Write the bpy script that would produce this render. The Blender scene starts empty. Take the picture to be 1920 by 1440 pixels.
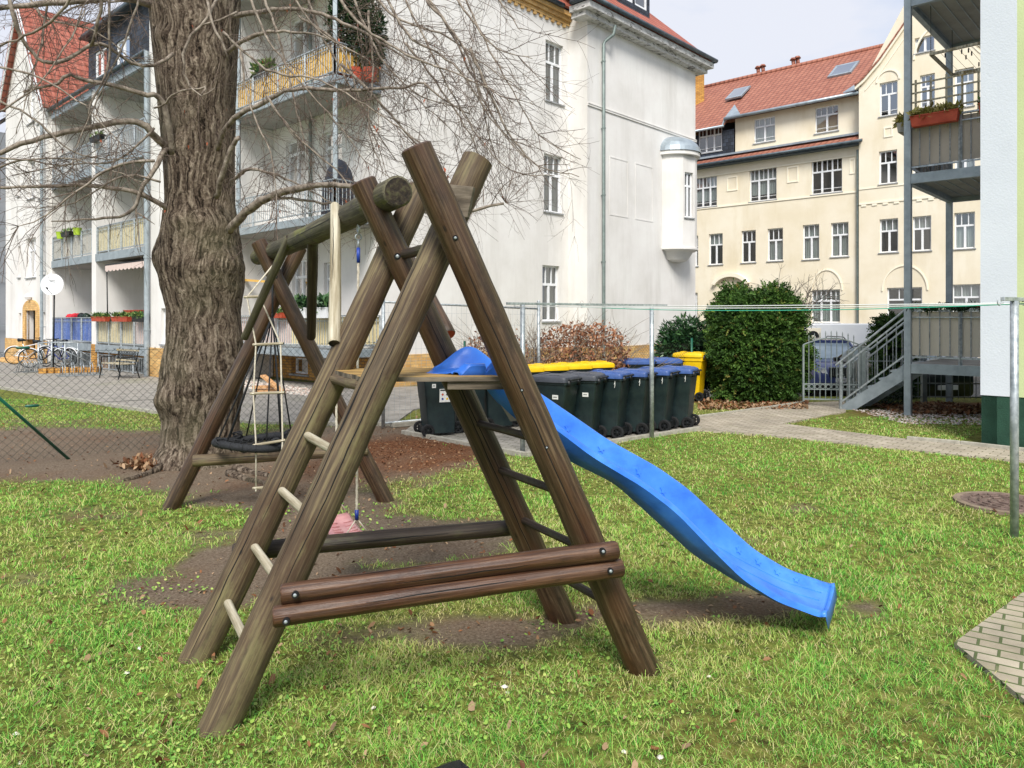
import bpy, math, random
import numpy as np
from mathutils import Vector, Matrix
random.seed(7); RNG = np.random.default_rng(7)
S = bpy.context.scene
# ---------------------------------------------------------------- camera, sky, sun
F, CX, HY, H = 1400.0, 960.0, 595.0, 1.8
cam = bpy.data.cameras.new('camera'); camo = bpy.data.objects.new('camera', cam); S.collection.objects.link(camo)
cam.lens = 36 * F / 1920; cam.sensor_width = 36; cam.shift_y = -(720 - HY) / 1920
cam.clip_start = .05; cam.clip_end = 2000
camo.location = (0, 0, H); camo.rotation_euler = (math.pi / 2, 0, 0); S.camera = camo
S.view_settings.view_transform = 'Standard'; S.view_settings.look = 'None'; S.view_settings.gamma = 1
S.view_settings.exposure = 1.1
SUN_EL, SUN_ROT = math.radians(47), math.radians(-179)
w = bpy.data.worlds.new('World'); S.world = w; w.use_nodes = True
nt = w.node_tree; N = nt.nodes; L = nt.links; N.clear()
sky = N.new('ShaderNodeTexSky'); sky.sky_type = 'NISHITA'; sky.sun_disc = False
sky.sun_elevation = SUN_EL; sky.sun_rotation = SUN_ROT; sky.air_density = 1.0; sky.dust_density = 1.6; sky.ozone_density = 1.2
tc = N.new('ShaderNodeTexCoord'); mp = N.new('ShaderNodeMapping'); mp.inputs['Scale'].default_value = (1, 1, 2.6)
mp.inputs['Location'].default_value = (1.35, .2, .4)
L.new(tc.outputs['Generated'], mp.inputs[0])
nz = N.new('ShaderNodeTexNoise'); nz.inputs['Scale'].default_value = 2.3; nz.inputs['Detail'].default_value = 7; nz.inputs['Roughness'].default_value = .52
L.new(mp.outputs[0], nz.inputs[0])
rp = N.new('ShaderNodeValToRGB'); rp.color_ramp.elements[0].position = .40; rp.color_ramp.elements[1].position = .58
rp.color_ramp.elements[0].color = (.34, .34, .34, 1); rp.color_ramp.elements[1].color = (1, 1, 1, 1)
L.new(nz.outputs[0], rp.inputs[0])
mx = N.new('ShaderNodeMix'); mx.data_type = 'RGBA'; L.new(rp.outputs[0], mx.inputs[0]); L.new(sky.outputs[0], mx.inputs[6])
mx.inputs[7].default_value = (3.85, 4.0, 4.45, 1)
bg = N.new('ShaderNodeBackground'); bg.inputs[1].default_value = .1; wo = N.new('ShaderNodeOutputWorld')
L.new(mx.outputs[2], bg.inputs[0]); L.new(bg.outputs[0], wo.inputs[0])
sun = bpy.data.lights.new('sun', 'SUN'); sun.energy = 2.1; sun.angle = math.radians(20); sun.color = (1, .965, .9)
suno = bpy.data.objects.new('sun', sun); S.collection.objects.link(suno)
sd = Vector((math.cos(SUN_EL) * math.sin(SUN_ROT), math.cos(SUN_EL) * math.cos(SUN_ROT), math.sin(SUN_EL)))
suno.rotation_euler = sd.to_track_quat('Z', 'Y').to_euler(); suno.location = sd * 50
# ---------------------------------------------------------------- picture -> world measuring helpers
def P(px, py, Y): return Vector(((px - CX) / F * Y, Y, H - (py - HY) / F * Y))
def G(px, py, z=0.0):
    Y = (H - z) * F / (py - HY); return Vector(((px - CX) / F * Y, Y, z))
def O(px, py, Yo): return P(px, py, Yo * 1.0909)
U = Vector((.681, .733, 0)).normalized(); V = Vector((-.733, .681, 0)).normalized(); Z = Vector((0, 0, 1))
class Fr:                                    # a vertical plane: origin, along, outward normal
    def __init__(s, o, u, n): s.o, s.u, s.n = Vector(o), u, n
    def p(s, a, z, d=0.0): return Vector((s.o.x, s.o.y, 0)) + s.u * a + s.n * d + Z * z
    def sz(s, px, py, d=0.0):
        r = Vector(((px - CX) / F, 1, -(py - HY) / F)); c = Vector((0, 0, H)); q = s.p(0, 0, d)
        t = (q - c).dot(s.n) / r.dot(s.n); h = c + r * t
        return (h - q).dot(s.u), h.z
# ---------------------------------------------------------------- mesh builder
class MB:
    def __init__(s): s.v = []; s.f = []; s.m = []; s.uv = []; s.mi = 0
    def face(s, pts, uv=None):
        b = len(s.v); s.v += [tuple(p) for p in pts]; s.f.append(tuple(range(b, b + len(pts)))); s.m.append(s.mi)
        s.uv.append(uv)
    def idx(s, vs, fs):
        b = len(s.v); s.v += [tuple(p) for p in vs]
        for f in fs: s.f.append(tuple(b + i for i in f)); s.m.append(s.mi); s.uv.append(None)
    def hexa(s, c):                          # 8 corners: bottom 0-3, top 4-7
        s.idx(c, [(0, 3, 2, 1), (4, 5, 6, 7), (0, 1, 5, 4), (1, 2, 6, 5), (2, 3, 7, 6), (3, 0, 4, 7)])
    def box(s, a, b):
        x0, y0, z0 = a; x1, y1, z1 = b
        s.hexa([(x0, y0, z0), (x1, y0, z0), (x1, y1, z0), (x0, y1, z0), (x0, y0, z1), (x1, y0, z1), (x1, y1, z1), (x0, y1, z1)])
    def fb(s, fr, a0, a1, z0, z1, d0, d1):   # box in a facade frame
        p = fr.p
        s.hexa([p(a0, z0, d0), p(a1, z0, d0), p(a1, z0, d1), p(a0, z0, d1), p(a0, z1, d0), p(a1, z1, d0), p(a1, z1, d1), p(a0, z1, d1)])
    def bar(s, a, b, w, h=None, up=Z):       # rectangular bar between points
        a = Vector(a); b = Vector(b); h = h or w; d = (b - a).normalized()
        x = d.cross(up)
        if x.length < 1e-3: x = d.cross(Vector((1, 0, 0)))
        x.normalize(); y = x.cross(d)
        c = []
        for q in (a, b):
            for i, j in ((-1, -1), (1, -1), (1, 1), (-1, 1)): c.append(q + x * w / 2 * i + y * h / 2 * j)
        s.hexa(c)
    def tube(s, pts, r, n=8, cap=True, wob=0.0):
        pts = [Vector(p) for p in pts]; k = len(pts)
        if not hasattr(r, '__len__'): r = [r] * k
        d0 = (pts[1] - pts[0]).normalized(); x = d0.orthogonal().normalized(); vs = []; fs = []
        for i, p in enumerate(pts):
            d = (pts[min(i + 1, k - 1)] - pts[max(i - 1, 0)])
            d = d.normalized() if d.length > 1e-9 else d0
            x = (x - d * x.dot(d)); x = x.normalized() if x.length > 1e-6 else d.orthogonal().normalized()
            y = d.cross(x)
            for j in range(n):
                t = 2 * math.pi * j / n; rr = r[i] * (1 + (random.uniform(-wob, wob) if wob else 0))
                vs.append(p + (x * math.cos(t) + y * math.sin(t)) * rr)
        for i in range(k - 1):
            for j in range(n): fs.append((i * n + j, i * n + (j + 1) % n, (i + 1) * n + (j + 1) % n, (i + 1) * n + j))
        if cap: fs.append(tuple(range(n))[::-1]); fs.append(tuple((k - 1) * n + j for j in range(n)))
        s.idx(vs, fs)
    def lathe(s, c, prof, n=20, ax=None):    # prof: (r, h) ; ax = rotation matrix
        c = Vector(c); vs = []; fs = []; k = len(prof)
        for r, h in prof:
            for j in range(n):
                t = 2 * math.pi * j / n; v = Vector((r * math.cos(t), r * math.sin(t), h)); vs.append(c + (ax @ v if ax else v))
        for i in range(k - 1):
            for j in range(n): fs.append((i * n + j, i * n + (j + 1) % n, (i + 1) * n + (j + 1) % n, (i + 1) * n + j))
        s.idx(vs, fs)
    def torus(s, c, R, r, axis=Z, n=24, m=8, arc=2 * math.pi, st=0):
        q = Vector(axis).to_track_quat('Z', 'Y').to_matrix()
        full = arc > 6.28; k = n if full else n + 1; vs = []; fs = []
        for i in range(k):
            t = st + arc * i / n
            for j in range(m):
                u = 2 * math.pi * j / m; vs.append(Vector(c) + q @ Vector(((R + r * math.cos(u)) * math.cos(t), (R + r * math.cos(u)) * math.sin(t), r * math.sin(u))))
        for i in range(n):
            i2 = (i + 1) % k
            for j in range(m): fs.append((i * m + j, i2 * m + j, i2 * m + (j + 1) % m, i * m + (j + 1) % m))
        s.idx(vs, fs)
    def prism(s, poly, off):                 # polygon (world points) extruded by vector
        n = len(poly); poly = [Vector(p) for p in poly]; off = Vector(off)
        s.idx(poly + [p + off for p in poly], [tuple(range(n))[::-1], tuple(range(n, 2 * n))] + [(i, (i + 1) % n, n + (i + 1) % n, n + i) for i in range(n)])
    def merge(s, o, M=None):
        b = len(s.v); s.v += [tuple(M @ Vector(p)) for p in o.v] if M else o.v
        s.f += [tuple(i + b for i in f) for f in o.f]; s.m += o.m; s.uv += o.uv
def mesh_of(name, mb, mats, smooth=False, weld=False):
    me = bpy.data.meshes.new(name); me.from_pydata(mb.v, [], mb.f)
    for m in (mats if isinstance(mats, (list, tuple)) else [mats]): me.materials.append(m)
    me.polygons.foreach_set('material_index', mb.m)
    uvl = me.uv_layers.new(name='UVMap').data
    for p, uv in zip(me.polygons, mb.uv):
        if uv is None:
            n = p.normal
            if abs(n.z) > .97: t = Vector((1, 0, 0)); b = Vector((0, 1, 0))
            else: t = Z.cross(n).normalized(); b = n.cross(t)
        for k, li in enumerate(p.loop_indices):
            if uv is None:
                co = me.vertices[me.loops[li].vertex_index].co; uvl[li].uv = (co.dot(t), co.dot(b))
            else: uvl[li].uv = uv[k]
    if smooth: me.polygons.foreach_set('use_smooth', [True] * len(me.polygons)); me.update()
    if smooth == 'auto':
        try: me.set_sharp_from_angle(angle=math.radians(40))
        except Exception: pass
    me.update(); return me
def link(o, parent=None, keep=True):
    S.collection.objects.link(o)
    if parent:
        o.parent = parent
        if keep: o.matrix_parent_inverse = parent.matrix_basis.inverted()
    return o
def tag(o, label=None, cat=None, group=None, kind=None):
    if label: o['label'] = label
    if cat: o['category'] = cat
    if group: o['group'] = group
    if kind: o['kind'] = kind
    return o
def obj(name, mb, mats, parent=None, smooth=False, bevel=0, mat4=None):
    o = bpy.data.objects.new(name, mesh_of(name, mb, mats, smooth))
    if mat4: o.matrix_basis = mat4
    link(o, parent)
    if bevel:
        b = o.modifiers.new('bevel', 'BEVEL'); b.width = bevel; b.segments = 2; b.limit_method = 'ANGLE'
    return o
def thing(name, loc, label, cat, group=None):
    o = bpy.data.objects.new(name, None); o.location = loc; o.empty_display_size = .2; S.collection.objects.link(o)
    return tag(o, label, cat, group)
def tree_copy(o, parent=None):
    c = o.copy(); S.collection.objects.link(c); c.parent = parent
    if parent: c.matrix_parent_inverse = o.matrix_parent_inverse.copy()
    for ch in list(o.children): tree_copy(ch, c)
    return c
# ---------------------------------------------------------------- materials
def hx(h):
    h = h.lstrip('#'); return tuple(((int(h[i:i + 2], 16) / 255) ** 2.2) for i in (0, 2, 4)) + (1,)
def mat(name, cols, scale=8, sc=(1, 1, 1), rough=.8, bump=.3, bscale=None, metal=0, coord='Object', spec=.5, detail=6, pos=(.35, .65), dist=.02, dirt=None, trans=0, coat=0):
    m = bpy.data.materials.new(name); m.use_nodes = True; t = m.node_tree; n = t.nodes; l = t.links; b = n['Principled BSDF']
    b.inputs['Roughness'].default_value = rough; b.inputs['Metallic'].default_value = metal
    b.inputs['Specular IOR Level'].default_value = spec
    if coat: b.inputs['Coat Weight'].default_value = coat
    tc = n.new('ShaderNodeTexCoord'); mp = n.new('ShaderNodeMapping'); mp.inputs['Scale'].default_value = sc
    l.new(tc.outputs[coord], mp.inputs[0])
    nz = n.new('ShaderNodeTexNoise'); nz.inputs['Scale'].default_value = scale; nz.inputs['Detail'].default_value = detail; nz.inputs['Roughness'].default_value = .6
    l.new(mp.outputs[0], nz.inputs[0])
    r = n.new('ShaderNodeValToRGB'); cr = r.color_ramp; cols = [hx(c) if isinstance(c, str) else tuple(c) + (1,) for c in cols]
    if len(cols) == 1: cols = cols * 2
    cr.elements[0].color = cols[0]; cr.elements[0].position = pos[0]; cr.elements[1].color = cols[-1]; cr.elements[1].position = pos[1]
    for i, cc in enumerate(cols[1:-1]):
        e = cr.elements.new(pos[0] + (pos[1] - pos[0]) * (i + 1) / (len(cols) - 1)); e.color = cc
    l.new(nz.outputs[0], r.inputs[0]); out = r.outputs[0]
    if dirt:                                   # (colour, scale, low, high, amount)
        n2 = n.new('ShaderNodeTexNoise'); n2.inputs['Scale'].default_value = dirt[1]; n2.inputs['Detail'].default_value = 8; n2.inputs['Roughness'].default_value = .65
        mp2 = n.new('ShaderNodeMapping'); mp2.inputs['Scale'].default_value = dirt[5] if len(dirt) > 5 else (1, 1, 1)
        l.new(tc.outputs[coord], mp2.inputs[0]); l.new(mp2.outputs[0], n2.inputs[0])
        mr = n.new('ShaderNodeMapRange'); mr.inputs[1].default_value = dirt[2]; mr.inputs[2].default_value = dirt[3]; mr.inputs[4].default_value = dirt[4]
        l.new(n2.outputs[0], mr.inputs[0]); mx = n.new('ShaderNodeMix'); mx.data_type = 'RGBA'
        l.new(mr.outputs[0], mx.inputs[0]); l.new(out, mx.inputs[6]); mx.inputs[7].default_value = hx(dirt[0]); out = mx.outputs[2]
    l.new(out, b.inputs['Base Color'])
    if bump:
        bp = n.new('ShaderNodeBump'); bp.inputs['Strength'].default_value = bump; bp.inputs['Distance'].default_value = dist
        if bscale:
            n3 = n.new('ShaderNodeTexNoise'); n3.inputs['Scale'].default_value = bscale; n3.inputs['Detail'].default_value = 5
            l.new(mp.outputs[0], n3.inputs[0]); l.new(n3.outputs[0], bp.inputs['Height'])
        else: l.new(nz.outputs[0], bp.inputs['Height'])
        l.new(bp.outputs[0], b.inputs['Normal'])
    if trans:
        tr = n.new('ShaderNodeBsdfTranslucent'); l.new(out, tr.inputs[0]); ms = n.new('ShaderNodeMixShader'); ms.inputs[0].default_value = trans
        l.new(b.outputs[0], ms.inputs[1]); l.new(tr.outputs[0], ms.inputs[2]); l.new(ms.outputs[0], n['Material Output'].inputs[0])
    m['out'] = 0
    return m
def brick(name, c1, c2, cm, w, h, mortar, rot=0, offset=.5, bump=.5, rough=.85, coord='UV', noise=.5, tint=None):
    m = bpy.data.materials.new(name); m.use_nodes = True; t = m.node_tree; n = t.nodes; l = t.links; b = n['Principled BSDF']
    b.inputs['Roughness'].default_value = rough
    tc = n.new('ShaderNodeTexCoord'); mp = n.new('ShaderNodeMapping'); mp.inputs['Rotation'].default_value = (0, 0, rot); l.new(tc.outputs[coord], mp.inputs[0])
    br = n.new('ShaderNodeTexBrick'); br.inputs['Scale'].default_value = 1; br.inputs['Brick Width'].default_value = w; br.inputs['Row Height'].default_value = h
    br.inputs['Mortar Size'].default_value = mortar; br.inputs['Mortar Smooth'].default_value = .3; br.offset = offset; br.inputs['Bias'].default_value = 0
    br.inputs['Color1'].default_value = hx(c1); br.inputs['Color2'].default_value = hx(c2); br.inputs['Mortar'].default_value = hx(cm)
    l.new(mp.outputs[0], br.inputs[0])
    nz = n.new('ShaderNodeTexNoise'); nz.inputs['Scale'].default_value = 1.7; nz.inputs['Detail'].default_value = 9; nz.inputs['Roughness'].default_value = .7; l.new(mp.outputs[0], nz.inputs[0])
    mr = n.new('ShaderNodeMapRange'); mr.inputs[1].default_value = .3; mr.inputs[2].default_value = .7; mr.inputs[3].default_value = 1 - noise; mr.inputs[4].default_value = 1 + noise * .6; l.new(nz.outputs[0], mr.inputs[0])
    mx = n.new('ShaderNodeMix'); mx.data_type = 'RGBA'; mx.blend_type = 'MULTIPLY'; mx.inputs[0].default_value = 1
    l.new(br.outputs[0], mx.inputs[6]); l.new(mr.outputs[0], mx.inputs[7]); out = mx.outputs[2]
    if tint:
        n2 = n.new('ShaderNodeTexNoise'); n2.inputs['Scale'].default_value = 3; n2.inputs['Detail'].default_value = 8; l.new(mp.outputs[0], n2.inputs[0])
        m2 = n.new('ShaderNodeMapRange'); m2.inputs[1].default_value = .55; m2.inputs[2].default_value = .72; m2.inputs[4].default_value = .6; l.new(n2.outputs[0], m2.inputs[0])
        x2 = n.new('ShaderNodeMix'); x2.data_type = 'RGBA'; l.new(m2.outputs[0], x2.inputs[0]); l.new(out, x2.inputs[6]); x2.inputs[7].default_value = hx(tint); out = x2.outputs[2]
    l.new(out, b.inputs['Base Color'])
    bp = n.new('ShaderNodeBump'); bp.inputs['Strength'].default_value = bump; bp.inputs['Distance'].default_value = .01; bp.invert = True
    l.new(br.outputs['Fac'], bp.inputs['Height']); l.new(bp.outputs[0], b.inputs['Normal'])
    return m
def tiles(name, c1, c2, w=.3, h=.34, dark='#4a2018'):
    """pan tiles: rows that step and ribs running up the slope"""
    m = bpy.data.materials.new(name); m.use_nodes = True; t = m.node_tree; n = t.nodes; l = t.links; b = n['Principled BSDF']; b.inputs['Roughness'].default_value = .7
    tc = n.new('ShaderNodeTexCoord'); sp = n.new('ShaderNodeSeparateXYZ'); l.new(tc.outputs['UV'], sp.inputs[0])
    def mth(op, a, c, d=None):
        k = n.new('ShaderNodeMath'); k.operation = op
        for i, q in enumerate((a, c)):
            if q is None: continue
            if isinstance(q, (int, float)): k.inputs[i].default_value = q
            else: l.new(q, k.inputs[i])
        return k.outputs[0]
    v = mth('FRACT', mth('DIVIDE', sp.outputs[1], h), None); row = mth('FLOOR', mth('DIVIDE', sp.outputs[1], h), None)
    u = mth('DIVIDE', sp.outputs[0], w); uf = mth('FRACT', u, None); col = mth('FLOOR', u, None)
    wn = n.new('ShaderNodeTexWhiteNoise'); wn.noise_dimensions = '2D'; cb = n.new('ShaderNodeCombineXYZ'); l.new(row, cb.inputs[0]); l.new(col, cb.inputs[1]); l.new(cb.outputs[0], wn.inputs[0])
    nz = n.new('ShaderNodeTexNoise'); nz.inputs['Scale'].default_value = .8; nz.inputs['Detail'].default_value = 6; l.new(tc.outputs['UV'], nz.inputs[0])
    f = mth('ADD', mth('MULTIPLY', wn.outputs[0], .5), mth('MULTIPLY', nz.outputs[0], .5))
    mx = n.new('ShaderNodeMix'); mx.data_type = 'RGBA'; l.new(f, mx.inputs[0]); mx.inputs[6].default_value = hx(c1); mx.inputs[7].default_value = hx(c2)
    gap = mth('LESS_THAN', v, .17)
    rib = mth('LESS_THAN', uf, .14)
    g = mth('MAXIMUM', gap, mth('MULTIPLY', rib, .55))
    m2 = n.new('ShaderNodeMix'); m2.data_type = 'RGBA'; l.new(mth('MULTIPLY', g, .75), m2.inputs[0]); l.new(mx.outputs[2], m2.inputs[6]); m2.inputs[7].default_value = hx(dark)
    l.new(m2.outputs[2], b.inputs['Base Color'])
    hh = mth('ADD', mth('SUBTRACT', 1.0, v), mth('MULTIPLY', mth('SINE', mth('MULTIPLY', uf, 6.283), None), .35))
    bp = n.new('ShaderNodeBump'); bp.inputs['Strength'].default_value = .8; bp.inputs['Distance'].default_value = .05; l.new(hh, bp.inputs['Height']); l.new(bp.outputs[0], b.inputs['Normal'])
    return m
def attr_mat(name, attr, cols, rough=.7, trans=.0, spec=.3, var=0):
    m = bpy.data.materials.new(name); m.use_nodes = True; t = m.node_tree; n = t.nodes; l = t.links; b = n['Principled BSDF']
    b.inputs['Roughness'].default_value = rough; b.inputs['Specular IOR Level'].default_value = spec
    a = n.new('ShaderNodeAttribute'); a.attribute_name = attr; r = n.new('ShaderNodeValToRGB'); cr = r.color_ramp
    cr.elements[0].position = 0; cr.elements[0].color = hx(cols[0]); cr.elements[1].position = 1; cr.elements[1].color = hx(cols[-1])
    for i, c in enumerate(cols[1:-1]): e = cr.elements.new((i + 1) / (len(cols) - 1)); e.color = hx(c)
    l.new(a.outputs['Fac'], r.inputs[0]); l.new(r.outputs[0], b.inputs['Base Color'])
    if trans:
        tr = n.new('ShaderNodeBsdfTranslucent'); l.new(r.outputs[0], tr.inputs[0]); ms = n.new('ShaderNodeMixShader'); ms.inputs[0].default_value = trans
        l.new(b.outputs[0], ms.inputs[1]); l.new(tr.outputs[0], ms.inputs[2]); l.new(ms.outputs[0], n['Material Output'].inputs[0])
    return m
def glass(name, tint=(.75, .8, .8), fac=.2):
    m = bpy.data.materials.new(name); m.use_nodes = True; t = m.node_tree; n = t.nodes; l = t.links; n.remove(n['Principled BSDF'])
    tr = n.new('ShaderNodeBsdfTransparent'); tr.inputs[0].default_value = tint + (1,); gl = n.new('ShaderNodeBsdfGlossy'); gl.inputs['Roughness'].default_value = .03
    lw = n.new('ShaderNodeLayerWeight'); lw.inputs[0].default_value = .25; mr = n.new('ShaderNodeMapRange'); mr.inputs[3].default_value = fac; mr.inputs[4].default_value = .9
    l.new(lw.outputs['Fresnel'], mr.inputs[0]); ms = n.new('ShaderNodeMixShader'); l.new(mr.outputs[0], ms.inputs[0]); l.new(tr.outputs[0], ms.inputs[1]); l.new(gl.outputs[0], ms.inputs[2])
    l.new(ms.outputs[0], n['Material Output'].inputs[0]); return m
M = {}
WL = (7, 7, .35)   # stretch: fine across the log, long along it
def logmat(name, cols, patch, algae, rough):
    """fine hairline grain along local Z, broad stain patches and thin algae film"""
    m = mat(name, cols, 3.0, (26, 26, .8), rough, .45, pos=(.28, .72), dist=.012, dirt=(patch, 1.5, .44, .60, .75, (2.6, 2.6, .7)))
    t = m.node_tree; n = t.nodes; l = t.links; b = n['Principled BSDF']; src = b.inputs['Base Color'].links[0].from_socket
    tc = n.new('ShaderNodeTexCoord'); q = n.new('ShaderNodeTexNoise'); q.inputs['Scale'].default_value = 2.3; q.inputs['Detail'].default_value = 9; q.inputs['Roughness'].default_value = .72
    mp = n.new('ShaderNodeMapping'); mp.inputs['Location'].default_value = (4, 7, 2); mp.inputs['Scale'].default_value = (3, 3, 1.1); l.new(tc.outputs['Object'], mp.inputs[0]); l.new(mp.outputs[0], q.inputs[0])
    r = n.new('ShaderNodeMapRange'); r.inputs[1].default_value = .52; r.inputs[2].default_value = .66; r.inputs[4].default_value = .7; l.new(q.outputs[0], r.inputs[0])
    x = n.new('ShaderNodeMix'); x.data_type = 'RGBA'; l.new(r.outputs[0], x.inputs[0]); l.new(src, x.inputs[6]); x.inputs[7].default_value = hx(algae)
    k = n.new('ShaderNodeTexVoronoi'); k.inputs['Scale'].default_value = 3.1; mk = n.new('ShaderNodeMapping'); mk.inputs['Scale'].default_value = (2.2, 2.2, 1); l.new(tc.outputs['Object'], mk.inputs[0]); l.new(mk.outputs[0], k.inputs[0])
    rk = n.new('ShaderNodeMapRange'); rk.inputs[1].default_value = .07; rk.inputs[2].default_value = .03; rk.inputs[4].default_value = .85; l.new(k.outputs['Distance'], rk.inputs[0])
    x2 = n.new('ShaderNodeMix'); x2.data_type = 'RGBA'; l.new(rk.outputs[0], x2.inputs[0]); l.new(x.outputs[2], x2.inputs[6]); x2.inputs[7].default_value = hx('#1c1410'); l.new(x2.outputs[2], b.inputs['Base Color']); return m
M['log_brown'] = logmat('stained_log', ['#241b15', '#463729', '#6c5a45'], '#4a3020', '#1e1712', .45)
M['log_red'] = logmat('red_brown_rail', ['#241710', '#4a3324', '#745640'], '#4a2c1c', '#1c120c', .45)
M['log_green'] = logmat('weathered_log', ['#2f271e', '#5b4d3b', '#857757'], '#422d1d', '#736d4a', .7)
M['deckwood'] = mat('golden_deck_board', ['#6d5430', '#a08048', '#bd9c62'], 2.5, (1.2, 9, 9), .7, .4, dirt=('#5a5a30', 3, .55, .7, .6))
M['log_dark'] = logmat('dark_wet_log', ['#1c1713', '#342a22', '#4f4438'], '#2a1d14', '#4e5030', .6)
M['log_moss'] = logmat('mossy_log', ['#39342b', '#57523f', '#72705a'], '#2f2a24', '#71752f', .8)
M['log_pale'] = mat('pale_peeled_wood', ['#7c7058', '#a89f88', '#c6bfab'], 4, (8, 8, .5), .75, .5, dirt=('#9a7f3c', 3, .55, .65, .7))
M['log_end'] = mat('log_end_grain', ['#17140f', '#352d23', '#4c4a33'], 30, (1, 1, 1), .9, .6)
M['hole'] = mat('black_hollow', ['#050404'], 1, bump=0)
M['steel'] = mat('galvanised_steel', ['#8f979b', '#a9b0b3', '#c2c8ca'], 18, rough=.45, bump=.05, metal=.55, dirt=('#70777a', 3, .5, .7, .5))
M['zinc'] = mat('zinc_paint', ['#8d979c', '#a3adb2'], 5, rough=.5, bump=.03, metal=.3, dirt=('#6e777b', 2, .5, .7, .4))
M['rope'] = mat('pale_rope', ['#b7ad99', '#d8d0c0'], 40, rough=.95, bump=.3)
M['rope_dark'] = mat('black_rope', ['#18191b', '#2a2c30'], 60, rough=.8, bump=.3)
M['navy'] = mat('blue_plastic_fitting', ['#1c2f7a', '#2a48a8'], 10, rough=.4, bump=0)
M['pink'] = mat('pink_plastic', ['#c98a8a', '#e0a9a6'], 9, rough=.5, bump=.05)
M['slide'] = mat('blue_slide_plastic', ['#2f6acb', '#3a79dc', '#4a8ae6'], 3, rough=.36, bump=.03, bscale=60, dirt=('#2b5aa8', 4, .52, .68, .5, (1, 1, 3)))
M['board'] = mat('grey_board', ['#3d362c', '#61574a', '#7d7364'], 2.5, (1.2, 9, 9), .8, .4, dirt=('#3f372c', 3, .55, .7, .7))
M['white'] = mat('white_plaster', ['#d8d5d0', '#dfdcd8', '#e4e2de'], .8, rough=.9, bump=.25, bscale=45, dist=.01, dirt=('#b9b5ad', .6, .48, .75, .6, (1.6, 1.6, .22)))
M['cream'] = mat('cream_plaster', ['#e2d6bc', '#e8ddc6', '#ece3ce'], .6, rough=.92, bump=.15, bscale=40, dist=.01, dirt=('#cdbd9a', .6, .5, .75, .6, (1.3, 1.3, .3)))
M['cream_trim'] = mat('cream_trim', ['#f0e6cf', '#f4ecd8'], 1, rough=.9, bump=.05)
M['lime'] = mat('lime_plaster', ['#b7c290', '#c0cb9b'], 1, rough=.9, bump=.3, bscale=50, dist=.01)
M['coldwhite'] = mat('cold_white_plaster', ['#c4cad2', '#ccd2d9'], .9, rough=.9, bump=.3, bscale=40, dist=.012, dirt=('#c0c6cc', .7, .55, .75, .5))
M['darkgreen'] = mat('dark_green_plinth', ['#1f3d30', '#284a3b'], 4, rough=.9, bump=.6, bscale=60, dist=.015, dirt=('#3a5443', .8, .55, .75, .6))
M['dull'] = mat('grey_soffit', ['#8c8a85', '#a09d97'], 2, rough=.9, bump=.1)
M['greywall'] = mat('grey_plaster', ['#8b9097', '#9ca0a6'], 1, rough=.9, bump=.2)
M['ybrick'] = brick('yellow_brick', '#c99a5c', '#e0b878', '#b59a70', .25, .08, .008, noise=.35)
M['obrick'] = brick('ochre_brick', '#b07b36', '#cf9a4c', '#7a6240', .25, .08, .01, noise=.3)
M['slate'] = brick('slate_shingle', '#2b3038', '#404754', '#15181c', .25, .2, .012, noise=.3)
M['tile'] = tiles('roof_tiles', '#8a5444', '#a9715c', dark='#5a2c20')
M['tile2'] = tiles('red_roof_tiles', '#97503f', '#b36c5a')
M['zincroof'] = mat('zinc_sheet', ['#8e9aa2', '#a9b4bb'], 3, rough=.4, bump=.05, metal=.4)
M['gutter'] = mat('dark_gutter', ['#3f4a52', '#56626a'], 5, rough=.5, bump=.02, metal=.3)
M['pipe'] = mat('grey_green_pipe', ['#6f7b78', '#84908c'], 5, rough=.5, bump=.02, metal=.3)
M['frame'] = mat('white_window_frame', ['#dfe1e3', '#ebecee'], 5, rough=.45, bump=0)
M['sill'] = mat('grey_sill', ['#8c8e90', '#a0a2a3'], 5, rough=.6, bump=.05)
M['glass'] = glass('window_glass'); M['glass2'] = glass('shiny_glass', (.55, .62, .66), .35)
M['curtain'] = mat('net_curtain', ['#aab0ae', '#d2d5d2'], 9, (1, 1, .05), .9, .2, trans=.3)
M['blind'] = mat('blind', ['#a89a84', '#b9ac97'], 3, (1, 1, 30), .9, .1)
M['dark'] = mat('dark_room', ['#1a1a1d', '#2a2a2c'], 1, rough=1, bump=0)
M['black'] = mat('black_plastic', ['#0d1012', '#191d20'], 9, rough=.5, bump=.1)
M['bin'] = mat('dark_bin_plastic', ['#0f1b1e', '#17272a', '#22302f'], 5, rough=.5, bump=.25, bscale=180, dist=.002, dirt=('#2f3a38', 3, .5, .7, .5, (1, 1, .3)))
M['lidblue'] = mat('blue_lid_plastic', ['#31497f', '#43609a'], 5, rough=.45, bump=.05)
M['lidgrey'] = mat('grey_lid_plastic', ['#3b3e46', '#4a4d55'], 5, rough=.5, bump=.05)
M['yellow'] = mat('yellow_bin_plastic', ['#d9ad06', '#e8c010'], 5, rough=.45, bump=.05)
M['paper'] = mat('white_sticker', ['#cfd0cc', '#e2e2de'], 60, rough=.7, bump=0)
M['tyre'] = mat('tyre_rubber', ['#101113', '#1d1e20'], 20, rough=.85, bump=.2)
M['green_post'] = mat('green_coated_steel', ['#0f4a3a', '#17604c'], 9, rough=.4, bump=0)
M['wire'] = mat('fence_wire', ['#2d332f', '#485049'], 9, rough=.5, bump=0, metal=.4)
M['terracotta'] = mat('terracotta_plastic', ['#a23c22', '#bb5236'], 6, rough=.6, bump=.05)
M['twig'] = mat('twig_bark', ['#5a4f46', '#83786c', '#a09588'], 14, rough=.85, bump=.3)
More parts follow.
